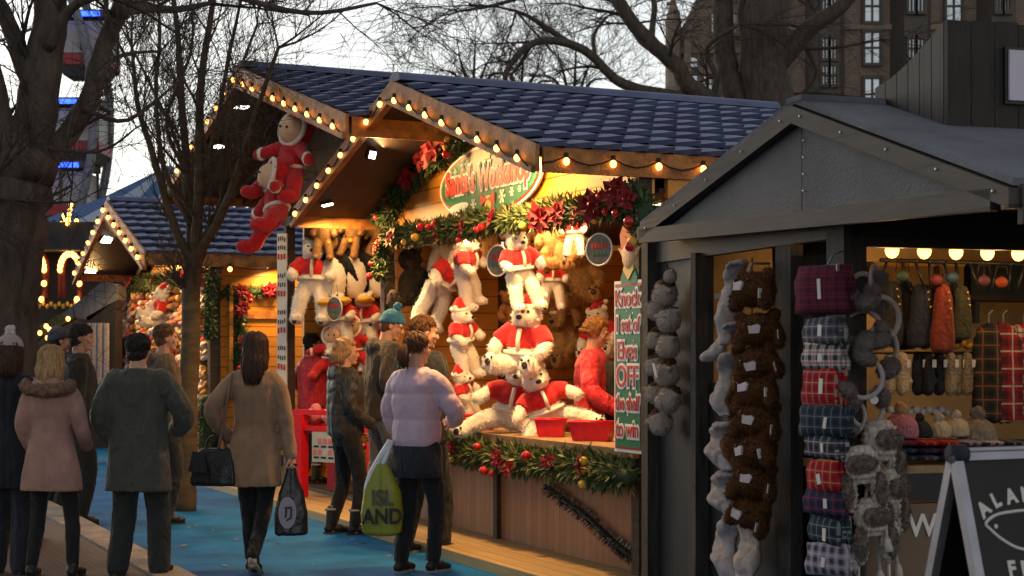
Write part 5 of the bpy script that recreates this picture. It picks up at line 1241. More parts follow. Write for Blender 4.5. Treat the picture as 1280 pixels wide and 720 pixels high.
def tree(name, label, Y, limbs, bark, twig, seed, every, tl, depth, up, minr=.006, dy=.5, group=None, spread=.6, side=1.0):
    """limbs: (photo polyline, radius at start px, radius at end px, depth offset)"""
    g = random.Random(seed); s = F / Y; u0, v0 = limbs[0][0][0]; base = pxat(u0, v0, Y); base.z = max(base.z, 0) if v0 > 600 else 0
    t = thing(name, label, 'tree', base, group=group); tb, cb = MB(), MB()
    for k, (px, r0, r1, oy) in enumerate(limbs):
        pts = []; n = len(px)
        for i, (u, v) in enumerate(px):
            f = i / (n - 1); pts.append(pxat(u, v, Y + oy * f) - base)
        P_, r_ = smooth_path(pts, [lerp(r0, r1, i / (n - 1)) / s for i in range(n)], 5)
        P_ = [p + V((g.uniform(-1, 1), g.uniform(-1, 1), 0)) * r * .12 for p, r in zip(P_, r_)]
        tb.tube(P_, r_, 12 if r0 / s > .06 else 8)
        L_ = 0
        for i in range(1, len(P_)):
            L_ += (P_[i] - P_[i - 1]).length
            if k == 0 and L_ < 2: continue
            while L_ > every:
                L_ -= every; d = (P_[i] - P_[i - 1]).normalized(); o = V((g.uniform(-1, 1), g.uniform(-1, 1), g.uniform(-.5, 1))).normalized()
                twigs(cb, P_[i], d * .7 + o * side, tl * g.uniform(.5, 1.2), max(min(r_[i] * .4, .02 * TS), minr), depth, up, g, spread)
        if r1 / s < .06:
            for q in range(3): twigs(cb, P_[-1], P_[-1] - P_[-2] + V((g.uniform(-.1, .1), 0, g.uniform(-.1, .1))), tl, max(r_[-1] * .8, minr), depth, up, g, spread)
    tb.build('trunk', bark, t, True); cb.build('crown', twig, t, fix=False); return t
tree('slim_tree', 'slim young bare tree with many upright shoots standing in the blue path', 15.6,
     [([(230, 640), (233, 560), (237, 450), (241, 330), (240, 320)], 14.5, 10, 0), ([(240, 330), (214, 272), (190, 190), (172, 130), (165, 60)], 6.5, 2, -.5), ([(240, 328), (236, 240), (228, 140), (222, 40), (214, -20)], 7, 2.5, .4),
      ([(242, 328), (249, 230), (250, 120), (262, 30), (272, -30)], 7.5, 2.5, -.6), ([(243, 326), (276, 270), (300, 205), (322, 135), (348, 60)], 6.5, 2, -1), ([(252, 305), (280, 240), (284, 170), (300, 90), (322, 30)], 4, 1.6, .6), ([(238, 280), (205, 210), (195, 120), (200, 40), (196, -20)], 4, 1.6, .8),
      ([(246, 250), (270, 160), (286, 70), (306, -20)], 4, 1.6, -1.2), ([(232, 250), (222, 180), (180, 90), (150, 30)], 3, 1.2, 1), ([(262, 275), (330, 205), (366, 150)], 3, 1.2, -.3), ([(232, 215), (208, 150), (240, 60), (235, -20)], 3, 1.2, .3)],
     M['bark_slim'], M['twig_slim'], 5, .28, .75, 2, .8, .0045, side=.55)
tree('old_tree', 'massive dark old tree trunk at the left edge with a limb bending right', 12.5,
     [([(0, 800), (1, 600), (3, 420), (12, 300), (26, 215), (34, 180)], 50, 40, 0), ([(32, 215), (50, 120), (60, 40), (64, -60)], 29, 18, .2), ([(22, 240), (2, 170), (-20, 80), (-30, -20)], 26, 16, -.2), ([(40, 225), (76, 178), (110, 128), (126, 70), (150, 12), (164, -40)], 15, 10, .3),
      ([(44, 120), (22, 60), (6, 20), (-10, -20)], 14, 8, .4), ([(150, 14), (185, 10), (220, 12), (262, 4)], 8, 3, .8), ([(60, 60), (90, 10), (130, -6)], 8, 4, -.3), ([(118, 100), (150, 70), (200, 64)], 4, 1.5, .5), ([(20, 250), (40, 255), (90, 232)], 4, 1.5, -.4), ([(6, 330), (-10, 280), (-25, 250)], 10, 5, -.3), ([(104, 135), (160, 150), (230, 95)], 4, 1.2, .4), ([(160, -30), (260, -14), (380, 16), (470, 4)], 6, 2, 1.5), ([(30, 180), (120, 190), (170, 160)], 3, 1, -.5)],
     M['bark'], M['twig'], 8, .36, .8, 2, -.25, .004)
TS = 2.2
tree('bare_tree', 'great bare tree behind the roofs with one limb arching far to the left', 36,
     [([(968, 440), (966, 300), (962, 140), (955, 60), (962, -40)], 36, 26, 0), ([(945, 160), (915, 110), (906, 60), (900, -40)], 17, 12, .5), ([(930, 175), (890, 128), (862, 108), (845, 82), (802, 42), (768, -5)], 13, 8, -.6), ([(880, 140), (850, 122), (800, 112), (768, 98), (735, 66), (700, 52), (664, 55), (636, 84), (631, 112)], 8, 3, -1.5),
      ([(712, 54), (682, 34), (660, 20), (645, 14)], 4, 2, -1), ([(664, 55), (650, 80), (640, 92)], 3, 1.5, .8), ([(972, 80), (1012, 36), (1046, 12), (1078, -18)], 13, 7, -.5), ([(826, 66), (815, 45), (818, 10), (812, -20)], 5, 3, .5), ([(842, 80), (800, 52), (790, 30)], 4, 2, .6), ([(885, 135), (896, 100), (884, 60), (925, 30)], 5, 2, -.8), ([(745, 74), (742, 44), (760, 20)], 3, 1.4, .5), ([(1000, 48), (1020, 90), (1000, 120)], 4, 1.5, .5), ([(955, 80), (930, 30), (935, -20)], 9, 6, .6), ([(990, 60), (1040, 60), (1100, 50)], 3, 1.2, -.5), ([(768, 0), (700, -14), (620, 6), (575, 14)], 4, 1.5, -.5)],
     M['bark'], M['twig'], 11, 1.25, 2.0, 2, -.75, .0045)
TS = 1.0
for i, (u, v, h, lb) in enumerate([(590, 118, 60, 'leftmost of the faint far trees over the ridge'), (650, 122, 45, 'middle one of the faint far trees over the ridge'), (716, 126, 62, 'right-hand faint far tree, by the low dark roof')]):
    TS = 4
    tree('distant_tree', lb, 75, [([(u, 440), (u + 2, 250), (u, 135)], 5, 3, 0)] + [([(u, 170), (u + dx * .5, v - h * .3), (u + dx, v - h * k)], 3, 1, dx * .05) for dx, k in ((-34, .5), (-16, .8), (4, 1), (22, .75), (38, .45))], M['bark'], M['twig'], 20 + i, 2.2, 2.6, 2, .3, .007, group='faint far trees')
TS = 1.0
# ================================================================== buildings behind
M['stone'] = mat('stone', (.26, .2, .155), .85, .3, 1.2, .3, 8)
m, N, L, P = nodes('brick_wall'); M['brick'] = m
tc = N.new('ShaderNodeTexCoord'); mp = N.new('ShaderNodeMapping'); mp.inputs['Rotation'].default_value = (R(90), 0, 0); L.new(tc.outputs['Object'], mp.inputs[0])
bk = N.new('ShaderNodeTexBrick'); bk.inputs['Scale'].default_value = 2.2; bk.inputs['Color1'].default_value = (.24, .165, .13, 1); bk.inputs['Color2'].default_value = (.18, .13, .105, 1); bk.inputs['Mortar'].default_value = (.12, .09, .07, 1); bk.inputs['Mortar Size'].default_value = .015
L.new(mp.outputs[0], bk.inputs['Vector']); L.new(bk.outputs['Color'], P.inputs['Base Color']); P.inputs['Roughness'].default_value = .85
M['glass'] = mat('window_glass', (.36, .38, .4), .12, .15, .8, metal=.85)
M['dark_trim'] = mat('dark_trim', (.075, .062, .055), .6, .1)
M['slate'] = mat('slate', (.05, .052, .06), .6, .25, 3)
BY = 60.0; bs = F / BY
def bz_(v, Y=BY): return HC + (HV - v) * Y / F
def bx_(u, Y=BY): return (u - CX) * Y / F
def window(par, x, z, w_, h_, y=0, stone=False, bars=(2, 2)):
    f = part('window', M['dark_trim'] if not stone else M['stone'], par, lambda b: (b.box((x, y - .06, z + h_ / 2 + .06), (w_ + .2, .16, .12)), b.box((x, y - .06, z - h_ / 2 - .06), (w_ + .2, .2, .12)), b.box((x - w_ / 2 - .05, y - .06, z), (.1, .16, h_)), b.box((x + w_ / 2 + .05, y - .06, z), (.1, .16, h_)), [b.box((x - w_ / 2 + w_ * i / bars[0], y - .05, z), (.07, .08, h_)) for i in range(1, bars[0])], [b.box((x, y - .054, z - h_ / 2 + h_ * i / bars[1]), (w_, .08, .07)) for i in range(1, bars[1])]))
    part('pane', M['glass'], f, lambda b: b.box((x, y - .02, z), (w_, .03, h_)))
B1 = thing('brick_building', 'brown brick building with pale bay windows behind the hut', 'building', (bx_(1125), BY, 0))
ox = bx_(1125); top = bz_(-60)
part('wall', M['brick'], B1, lambda b: b.box((0, 4, top / 2), (bx_(1300) - bx_(955), 8, top)))
part('roof', M['slate'], B1, lambda b: b.prism([(bx_(950) - ox, -.3, top), (bx_(1305) - ox, -.3, top), (bx_(1290) - ox, 4, top + 3), (bx_(965) - ox, 4, top + 3)], (0, 4, 0)))
def bay(u0, u1):
    x0, x1 = bx_(u0) - ox, bx_(u1) - ox; d = .8
    part('bay', M['dark_trim'], B1, lambda b: b.prism([(x0, 0.02, 0), (x0 + .35, -d, 0), (x1 - .35, -d, 0), (x1, .02, 0)], (0, 0, top + .3)))
    for va, vb in ((-50, -30), (-22, 22), (52, 80), (86, 112), (150, 180), (188, 220)):
        z = (bz_(va) + bz_(vb)) / 2; h_ = bz_(va) - bz_(vb); w_ = (x1 - x0 - .9) / 2
        for k in (0, 1): window(B1, x0 + .45 + w_ * (k + .5), z, w_ - .12, h_ - .1, -d - .001)
        p0, p1 = V((x0, .02, z)), V((x0 + .35, -d, z))
for a, b_ in ((1006, 1056), (1112, 1164), (1220, 1270)): bay(a, b_)
for u in (975, 1090, 1192):
    for v in (-40, 8, 60, 118, 180):
        window(B1, bx_(u) - ox, bz_(v), .55, 1.15)
for v in (34, 132): part('string_course', M['stone'], B1, lambda b: b.box((0, -.05, bz_(v)), (bx_(1300) - bx_(955), .12, .2)))
B2 = thing('gothic_building', 'weathered stone gothic building with pinnacle behind the great bare tree', 'building', (bx_(895, 64), 64, 0))
ox = bx_(895, 64); q = lambda u: bx_(u, 64) - ox; zz = lambda v: bz_(v, 64)
part('wall', M['stone'], B2, lambda b: b.prism([(q(846), 0, 0), (q(958), 0, 0), (q(958), 0, zz(-40)), (q(905), 0, zz(-70)), (q(880), 0, zz(-20)), (q(850), 0, zz(42))], (0, 6, 0)))
part('turret', M['stone'], B2, lambda b: b.tube([(q(841), -.2, 0), (q(841), -.2, zz(30))], .32, 8))
part('pinnacle', M['stone'], B2, lambda b: (b.tube([(q(841), -.2, zz(30)), (q(841), -.2, zz(28)), (q(841), -.2, zz(-4))], [.36, .34, .04], 8), [b.ell((q(841) + .2 * math.cos(a), -.2 + .2 * math.sin(a), zz(18 - 4 * a)), .09, None, 6, 4) for a in (0, 1.5, 3, 4.5)]))
for v in (64, 90): part('string_course', M['stone'], B2, lambda b: b.box((q(902), -.1, zz(v)), (q(958) - q(846), .3, .25)))
for u, v in ((866, 105), (884, 105), (915, 105), (935, 105), (895, 30), (918, 30), (940, 30), (866, 78), (900, 78), (930, 78)): window(B2, q(u), zz(v), .35, .8 if v != 78 else .4, 0, True, (1, 2))
part('buttress', M['stone'], B2, lambda b: [b.box((q(u), -.2, zz(60) / 2), (.28, .5, zz(40))) for u in (858, 905, 952)])
B3 = thing('low_building', 'low dark flat-roofed building just showing above the roof ridge', 'building', (bx_(790, 50), 50, 0))
part('wall', M['brick'], B3, lambda b: b.box((0, 3, bz_(122, 50) / 2), (2.4, 6, bz_(122, 50))))
part('roof', M['slate'], B3, lambda b: b.box((0, 3, bz_(119, 50)), (2.7, 6.4, .18)))
# ================================================================== funfair at the left
FY = 45.0; fx = lambda u: bx_(u, FY); fz = lambda v: bz_(v, FY)
FW = thing('ferris_wheel', 'ferris wheel with red-based cabins and blue light strips behind the old tree', 'ferris wheel', (fx(60), FY, 0))
M['blue_led'] = glow('blue_led', (.03, .09, 1), 4); M['cabin_white'] = mat('cabin_white', (.35, .32, .33), .45, .1); M['cabin_red'] = mat('cabin_red', (.3, .02, .03), .45, .1)
M['steel'] = mat('steel', (.16, .16, .19), .5, .1, metal=.3)
hubx, hubz, rad = fx(-260) - fx(60), fz(150), fx(112) - fx(-260)
for dy in (-.9, .9):
    part('rim', M['steel'], FW, lambda b: ring(b, (hubx, dy, hubz), rad + .35, rad + .35, .13, Matrix.Rotation(R(90), 3, 'X'), 90), smooth=True)
for k in range(20):
    a = 2 * math.pi * k / 20 + .05
    part('spoke', M['steel'], FW, lambda b: b.tube([(hubx, 0, hubz), (hubx + (rad + .3) * math.cos(a), 0, hubz + (rad + .3) * math.sin(a))], .05, 5))
part('hub', M['steel'], FW, lambda b: b.tube([(hubx, -1.2, hubz), (hubx, 1.2, hubz)], .6, 16))
for dy in (-1.6, 1.6):
    part('support_leg', M['cabin_white'], FW, lambda b: b.tube([(hubx, dy, hubz), (hubx + 6.5, dy * 1.6, .0)], .22, 8)); part('support_leg', M['cabin_white'], FW, lambda b: b.tube([(hubx, dy, hubz), (hubx - 6.5, dy * 1.6, .0)], .22, 8))
for u, v in ((110, 58), (99, 166), (84, 244)):
    x, z = fx(u) - fx(60), fz(v); w_, h_ = .72, .9
    cb = part('gondola', M['dark_trim'], FW, lambda b: (b.loft([[V((x + sx * w_ * g, sy * .7 * g, z + zz_)) for sx, sy in ((-1, -1), (1, -1), (1, 1), (-1, 1))] for zz_, g in ((-h_, .75), (-h_ + .25, .95), (-h_ + .5, 1))]), b.box((x, 0, z + h_ - .12), (w_ * 2.1, 1.5, .2)), [b.box((x + sx * (w_ - .04), sy * .66, z), (.08, .08, h_ * 1.6)) for sx in (-1, 0, 1) for sy in (-1, 1) if sx * 0 == 0]))
    part('red_band', M['cabin_red'], cb, lambda b: b.box((x, 0, z - h_ + .42), (w_ * 2.06, 1.46, .3)))
    part('window_pane', M['cabin_white'], cb, lambda b: b.box((x, 0, z + .12), (w_ * 1.85, 1.25, .95)))
    part('light_strip', M['blue_led'], cb, lambda b: b.box((x - .05, -.78, z + h_ - .14), (w_ * 1.6, .05, .13)))
    part('rail', M['cabin_white'], cb, lambda b: b.box((x, -.72, z - .28), (w_ * 1.9, .05, .06)))
TY = 30.0; tx = lambda u: bx_(u, TY); tz = lambda v: bz_(v, TY)
TN = thing('marquee', 'blue and white striped marquee behind the far left stall', 'tent', (tx(182), TY + 2.2, 0))
M['tent_blue'] = mat('tent_blue', (.035, .1, .26), .6, .15, 3); M['tent_white'] = mat('tent_white', (.3, .36, .45), .6, .1, 3)
hw_, ez, az = 2.25, tz(283), tz(212)
tb = MB(); ap = V((0, 0, az + .35))
n = 6
for s_ in range(4):
    rt = Matrix.Rotation(R(90) * s_, 3, 'Z')
    for i in range(n):
        a0, a1 = V((lerp(-hw_, hw_, i / n), -hw_, ez)), V((lerp(-hw_, hw_, (i + 1) / n), -hw_, ez)); tb.mi = i % 2
        m0, m1 = a0.lerp(ap, .5) - V((0, 0, .08)), a1.lerp(ap, .5) - V((0, 0, .08))
        tb.add([rt @ p for p in (a0, a1, m1, m0, ap)], [(0, 1, 2, 3), (3, 2, 4)])
        e0, e1 = a0 - V((0, 0, .28)), a1 - V((0, 0, .28)); tb.add([rt @ p for p in (a0, a1, e1, (e0 + e1) / 2 - V((0, 0, .06)), e0)], [(0, 1, 2, 3, 4)])
tb.build('striped_roof', [M['tent_blue'], M['tent_white']], TN, fix=False)
for sx in (-1, 1):
    for sy in (-1, 1): part('pole', M['steel'], TN, lambda b: b.tube([(sx * (hw_ - .05), sy * (hw_ - .05), 0), (sx * (hw_ - .05), sy * (hw_ - .05), ez)], .05, 8))
part('dark_side', M['navy_curtain'], TN, lambda b: b.box((0, hw_ - .1, ez / 2), (hw_ * 2, .05, ez)))
TF = Frame((0, 0, 0), 0)
festoon('swag of yellow bulbs along the edge of the striped marquee', 'strings of warm bulbs at the funfair', [(tx(46), TY - .1, tz(282)), (tx(74), TY - .1, tz(277)), (tx(102), TY - .1, tz(272))], TF, .13, .02, 1.3)
festoon('swag of bulbs rising to the rake of the far left stall', 'strings of warm bulbs at the funfair', [(tx(98), TY - 1, tz(270)), (tx(112), TY - 1.5, tz(285)), (tx(126), TY - 2, tz(262))], TF, .13, .02, 1.2)
RD = thing('fairground_ride', 'red fairground ride front with two arches outlined in yellow bulbs', 'ride', (tx(75), TY - 1, 0))
ro = V((tx(75), TY - 1, 0)); rw = lambda u, v: V((bx_(u, TY - 1), TY - 1, bz_(v, TY - 1))) - ro
M['ride_red'] = mat('ride_red', (.2, .03, .02), .5, .4, 6); M['ride_dark'] = mat('ride_dark', (.03, .028, .03), .7, .4, 3)
part('backboard', M['ride_dark'], RD, lambda b: b.box((0, .7, 1.7), (3.4, .1, 3.4)))
part('canopy', M['ride_dark'], RD, lambda b: b.box((0, .1, 3.62), (2.6, 1.2, .5)))
for ua, ub in ((32, 56), (76, 100)):
    A_ = [rw(lerp(ua, ub, .5) + (ub - ua) / 2 * math.cos(R(a)), 335 - 20 * math.sin(R(a))) for a in range(180, -1, -15)]
    A_ = [rw(ua, 372)] + A_ + [rw(ub, 372)]
    ar = part('arch', M['ride_red'], RD, lambda b: b.tube([p + V((0, .06, 0)) for p in A_], .07, 8), smooth=True)
    for p in A_[1:-1] + [rw(ub, 352), rw(ub - 3, 372)]:
        k = bpy.data.objects.new('bulb', bulb_me); COL.objects.link(k); k.parent = ar; k.location = p + V((0, -.05, .04)); k.scale = (1.7,) * 3
part('counter', M['ride_red'], RD, lambda b: b.box((0, 0, 1.1), (2.6, .3, .6)))
part('ornament_band', M['gold'], RD, lambda b: [b.ell(rw(44 + i * 5, 380 + 3 * (i % 2)), (.035, .03, .05), None, 6, 4) for i in range(12)])
KS = thing('green_kiosk', 'kiosk with sloping green garlanded roof and yellow bulbs', 'kiosk', (bx_(80, 26), 26, 0))
ko = V((bx_(80, 26), 26, 0)); kw = lambda u, v: V((bx_(u, 26), 26, bz_(v, 26))) - ko
part('roof', mat('green_roof', (.04, .06, .02), .8, .4, 12), KS, lambda b: b.prism([kw(40, 412), kw(150, 352), kw(150, 366), kw(40, 428)], (0, 1.5, 0)))
part('wall', M['ride_dark'], KS, lambda b: b.prism([kw(40, 430), kw(150, 368), kw(150, 560), kw(40, 560)], (0, 1.4, 0)))
festoon('string of yellow bulbs down the sloping green kiosk roof', 'strings of warm bulbs at the funfair', [ko + kw(52, 414) - V((0, .1, 0)), ko + kw(146, 362) - V((0, .1, 0))], TF, .32, .02, 1.2)
festoon('low string of yellow bulbs beside the bobble hat', 'strings of warm bulbs at the funfair', [ko + kw(50, 418) - V((0, .2, 0)), ko + kw(62, 402) - V((0, .2, 0)), ko + kw(66, 440) - V((0, .2, 0))], TF, .16, .02, 1.2)
GK = thing('grey_kiosk', 'small kiosk with pale grey sloping roof behind the men on the left', 'kiosk', (bx_(125, 22), 22, 0))
go = V((bx_(125, 22), 22, 0)); gw = lambda u, v: V((bx_(u, 22), 22, bz_(v, 22))) - go
part('roof', M['felt'], GK, lambda b: b.prism([gw(76, 394), gw(128, 352), gw(147, 356), gw(147, 374), gw(112, 400)], (0, .5, 0)))
part('wall', M['grey_board_v'], GK, lambda b: b.prism([gw(108, 396), gw(144, 376), gw(144, 560), gw(108, 560)], (0, .4, 0)))
part('curtain', M['grey_fur'], GK, lambda b: [b.tube([gw(u, 404) - V((0, .05, 0)), gw(u, 480) - V((0, .05, 0))], .045, 7) for u in (112, 119, 126, 134)])
HD_ = thing('hedge', 'dark evergreen hedge far behind the funfair', 'hedge', (-14, 55, 0))
b = MB()
for i in range(9000):
    p = V((rnd.uniform(-12, 8), rnd.uniform(0, 2), rnd.uniform(0, 2.8 + .6 * math.sin(i)))); d = V((rnd.uniform(-1, 1), rnd.uniform(-1, 1), rnd.uniform(-1, 1))).normalized() * .22; e = d.cross(V((rnd.uniform(-1, 1), rnd.uniform(-1, 1), 1))).normalized() * .12
    b.add([p - d, p + e, p + d, p - e], [(0, 1, 2, 3)])
b.build('leaves', mat('hedge_leaf', (.03, .045, .02), .7, .4, 2), HD_, fix=False)
# ================================================================== goods on the grey hut
HGX = lambda u, v, y=None: HF.hit(u, v, 1, wy - .1 if y is None else y)
KOUT = lambda u, v, dx=.1: HF.hit(u, v, 0, pr + dx)
M['hat_brown'] = mat('hat_brown', (.12, .05, .02), .95, .4, 45, .8, 120, spec=.1); M['fleece_grey'] = mat('fleece_grey', (.34, .3, .3), .95, .15, 30, .4, 140, spec=.1); M['fleece_white'] = mat('fleece_white', (.46, .38, .33), .95, .15, 30, .5, 120, spec=.1)
M['pinkish'] = mat('snout_pink', (.5, .42, .44), .8, .08, 20); M['trap_fur'] = mat('trapper_fur', (.2, .16, .135), .95, .5, 30, .9, 90, spec=.1); M['trap_knit'] = mat('trapper_knit', (.5, .44, .4), .9, .4, 45, .8, 70, stretch=(1, 1, .4)); M['tassel'] = mat('tassel', (.55, .5, .47), .9, .15, 30)
M['muff'] = mat('earmuff_fur', (.24, .2, .2), .95, .3, 40, .7, 110, spec=.1); M['muff_band'] = mat('earmuff_band', (.42, .37, .38), .85, .15, 30, .4, 100)
M['tag'] = mat('paper_tag', (.62, .58, .55), .6, .05)
PI_ = lambda w_: F / w_.y
# strand of fluffy sheep hats beside the corner
def fluffy():
    t = thing('fluffy_hat', 'proto', 'hat', FAR); b = MB(); b.ell((0, 0, 0), (.5, .45, .5)); b.ell((0, -.3, -.12), (.3, .25, .28)); mir(lambda s: b.ell((s * .42, -.05, .25), (.2, .12, .12)))
    fuzz(bake(b, 'hat_body', M['fleece_white'], t, .055, 1, lambda p, n: .05 * fbm(p, 9)), 1300, .1, M['fleece_white'], .016); b = MB(); b.ell((0, .08, .34), (.34, .34, .25)); mir(lambda s: b.ell((s * .36, .02, .36), (.16, .12, .1)))
    bake(b, 'ear_patch', M['hat_brown'], t, .05, 1, lambda p, n: .06 * fbm(p, 9)); return t
fl = fluffy(); first_ = True
PR = HF.hit(812, 400, 1, wy - .1)
for i, (u, v, r, lb) in enumerate([(832, 367, 19, 'top pale fluffy hat of the strand on the hut corner'), (820, 388, 14, 'pale fluffy hat on the left of the strand, uppermost left one'), (836, 400, 18, 'pale fluffy hat second from the top on the right of the strand'), (820, 424, 14, 'pale fluffy hat on the left of the strand, second left one'), (836, 432, 18, 'pale fluffy hat at the middle right of the strand'),
    (818, 458, 14, 'pale fluffy hat on the left of the strand, third left one'), (835, 466, 19, 'pale fluffy hat with a white tag in the strand'), (818, 492, 14, 'pale fluffy hat on the left of the strand, fourth left one'), (836, 500, 19, 'pale fluffy hat second from the bottom of the strand'), (826, 528, 18, 'lowest pale fluffy hat of the strand'), (838, 345, 10, 'small fluffy hat at the tip of the strand')]):
    w_ = HF.w(HF.hit(u, v, 1, wy - .08)); s_ = r / PI_(w_) * 1.75; rot = (rnd.uniform(-.3, .3), rnd.uniform(-.4, .4), HF.ang + rnd.uniform(-.2, .8))
    if first_: o = fl; o.location = w_; o.rotation_euler = rot; o.scale = (s_,) * 3; o['label'] = lb; first_ = False
    else: o = dup(fl, w_, rot, lb, s_)
    o['group'] = 'fluffy hats strung on the hut corner'
    if i == 6: part('price_tag', M['tag'], o, lambda b: b.box((.35, -.55, .3), (.4, .03, .5)))
a_, c_ = HF.hit(834, 330, 1, wy - .06), HF.hit(828, 540, 1, wy - .06)
cord('cord threaded through the pale fluffy hats', HF, c_, a_)
# brown furry animal hats with flaps
def furry():
    t = thing('animal_hat', 'proto', 'hat', FAR); b = MB(); b.ell((0, 0, 0), (.17, .14, .12)); b.ell((0, -.07, -.02), (.1, .08, .07)); mir(lambda s: (b.ell((s * .13, -.0, .1), (.05, .035, .05)), b.ell((s * .15, -.02, -.08), (.05, .07, .08))))
    fuzz(bake(b, 'hat_body', M['hat_brown'], t, .016, 1, lambda p, n: .012 * fbm(p, 20)), 3200, .022, M['hat_brown'], .0035, 3, .5); part('snout_patch', M['pinkish'], t, lambda q: q.prism([(-.04, -.165, -.025), (.035, -.167, -.03), (.05, -.162, .02), (.03, -.16, .038), (-.02, -.16, .03), (-.045, -.16, .035)], (0, .02, 0)))
    part('price_tag', M['tag'], t, lambda q: q.box((.16, -.09, -.05), (.006, .03, .07))); mir(lambda s: part('eye', M['dark_nose'], t, lambda q: q.ell((s * .07, -.125, .05), .012, None, 8, 6), smooth=True)); return t
fh = furry()
place_words = ['top', 'second', 'third', 'fourth', 'fifth', 'sixth', 'seventh', 'lowest']
for i, (u, v, wpx) in enumerate([(943, 362, 66), (948, 412, 62), (946, 452, 62), (946, 490, 64), (946, 524, 64), (946, 562, 64), (942, 602, 62), (938, 640, 62)]):
    w_ = HF.w(HGX(u, v, wy - .16)); s_ = wpx / PI_(w_) / .37; rot = (rnd.uniform(-.25, .25), rnd.uniform(-.28, .28), HF.ang + R(28) + rnd.uniform(-.45, .45)); lb = '%s furry brown animal hat in the string at the hut door' % place_words[i]
    if i == 0: o = fh; o.location = w_; o.rotation_euler = rot; o.scale = (s_,) * 3; o['label'] = lb
    else: o = dup(fh, w_, rot, lb, s_)
    o['group'] = 'brown animal hats strung at the hut door'
cord('cord holding the string of brown animal hats', HF, HGX(940, 640, wy - .1), HGX(940, 322, wy - .1))
part_ = thing('door_hook', 'metal hook holding the brown animal hats over the hut door', 'hook', HF.w(HGX(940, 334, wy - .1)), HF.ang); part('hook', M['steel'], part_, lambda b: b.tube([(0, .1, .02), (0, 0, .02), (0, -.02, -.03), (.02, -.01, -.05), (.03, 0, -.03)], .007, 6), smooth=True)
def flap(lb, pix, wpx, mm, y, th=.045):
    """a long fleece flap: a soft strip that hangs and curls"""
    P = [HGX(u, v, y + .03 * math.sin(i * 1.7)) for i, (u, v) in enumerate(pix)]; o_ = P[0]; t = thing('fleece_flap', lb, 'scarf', HF.w(o_), HF.ang, 'grey fleece flaps at the hut door'); b = MB(); s_ = PI_(HF.w(o_)); rings = []
    pp, rr = smooth_path([p - o_ for p in P], [w / s_ / 2 * 1.3 for w in wpx], 5)
    for i, (p, r) in enumerate(zip(pp, rr)): rings.append([p + V((math.cos(a) * r * (1.0), math.sin(a) * th * (1 + .5 * math.sin(i * .8)), math.sin(a * 1) * .004)) for a in [2 * math.pi * k / 14 for k in range(14)]])
    b.loft(rings); bake(b, 'flap_body', mm, t, .012, 2, folds(.016, 2, (12, 12, 9))); return t
flap('grey fleece flap hanging highest at the left of the hut door', [(924, 325), (914, 352), (908, 395), (906, 430)], [14, 26, 24, 18], M['fleece_grey'], wy - .12)
flap('grey fleece flap sticking out left at mid height', [(920, 402), (905, 425), (890, 444), (882, 452)], [20, 28, 30, 24], M['fleece_grey'], wy - .13)
flap('grey fleece flap hanging below the sticking-out flap', [(912, 440), (908, 468), (902, 500), (906, 520)], [20, 22, 26, 18], M['fleece_grey'], wy - .11)
flap('grey fleece flap folded like a tall loop', [(908, 528), (900, 545), (898, 566), (908, 588)], [30, 40, 38, 26], M['fleece_grey'], wy - .14)
flap('grey fleece flap folded loop beneath the tall loop', [(912, 590), (902, 606), (902, 626), (914, 645)], [34, 42, 38, 22], M['fleece_grey'], wy - .13)
flap('grey fleece flap lowest at the bottom of the picture', [(920, 645), (908, 672), (905, 700), (912, 725)], [36, 44, 40, 34], M['fleece_grey'], wy - .13)
flap('grey fleece flap to the right at the bottom under the brown hats', [(940, 640), (938, 672), (934, 700), (930, 725)], [30, 38, 36, 30], M['fleece_white'], wy - .12)
flap('brown fleece flap between the brown hats and the grey flaps', [(925, 480), (918, 520), (916, 560), (925, 600)], [20, 26, 24, 20], M['hat_brown'], wy - .1)
# folded plaid scarves on a hanger strip
PL = [('burgundy and navy', (.16, .02, .035), (.05, .015, .04), (.02, .02, .03)), ('dark grey', (.1, .1, .12), (.04, .045, .06), (.3, .28, .27)), ('white, red and navy', (.5, .46, .43), (.04, .04, .06), (.35, .03, .03)), ('bright red', (.4, .015, .02), (.2, .01, .015), (.3, .26, .2)), ('navy and green', (.03, .04, .075), (.015, .025, .03), (.16, .17, .15)),
      ('black and white', (.07, .07, .085), (.02, .02, .03), (.36, .34, .33)), ('red with yellow line', (.42, .02, .03), (.24, .01, .02), (.35, .3, .1)), ('navy and red', (.035, .035, .08), (.02, .02, .045), (.25, .03, .03)), ('dark green and navy', (.03, .045, .05), (.015, .025, .04), (.2, .22, .22)), ('lilac and white', (.3, .26, .32), (.05, .045, .075), (.45, .4, .42))]
PLM = [plaid('plaid_%d' % i, b_, d_, l_, .05) for i, (n_, b_, d_, l_) in enumerate(PL)]
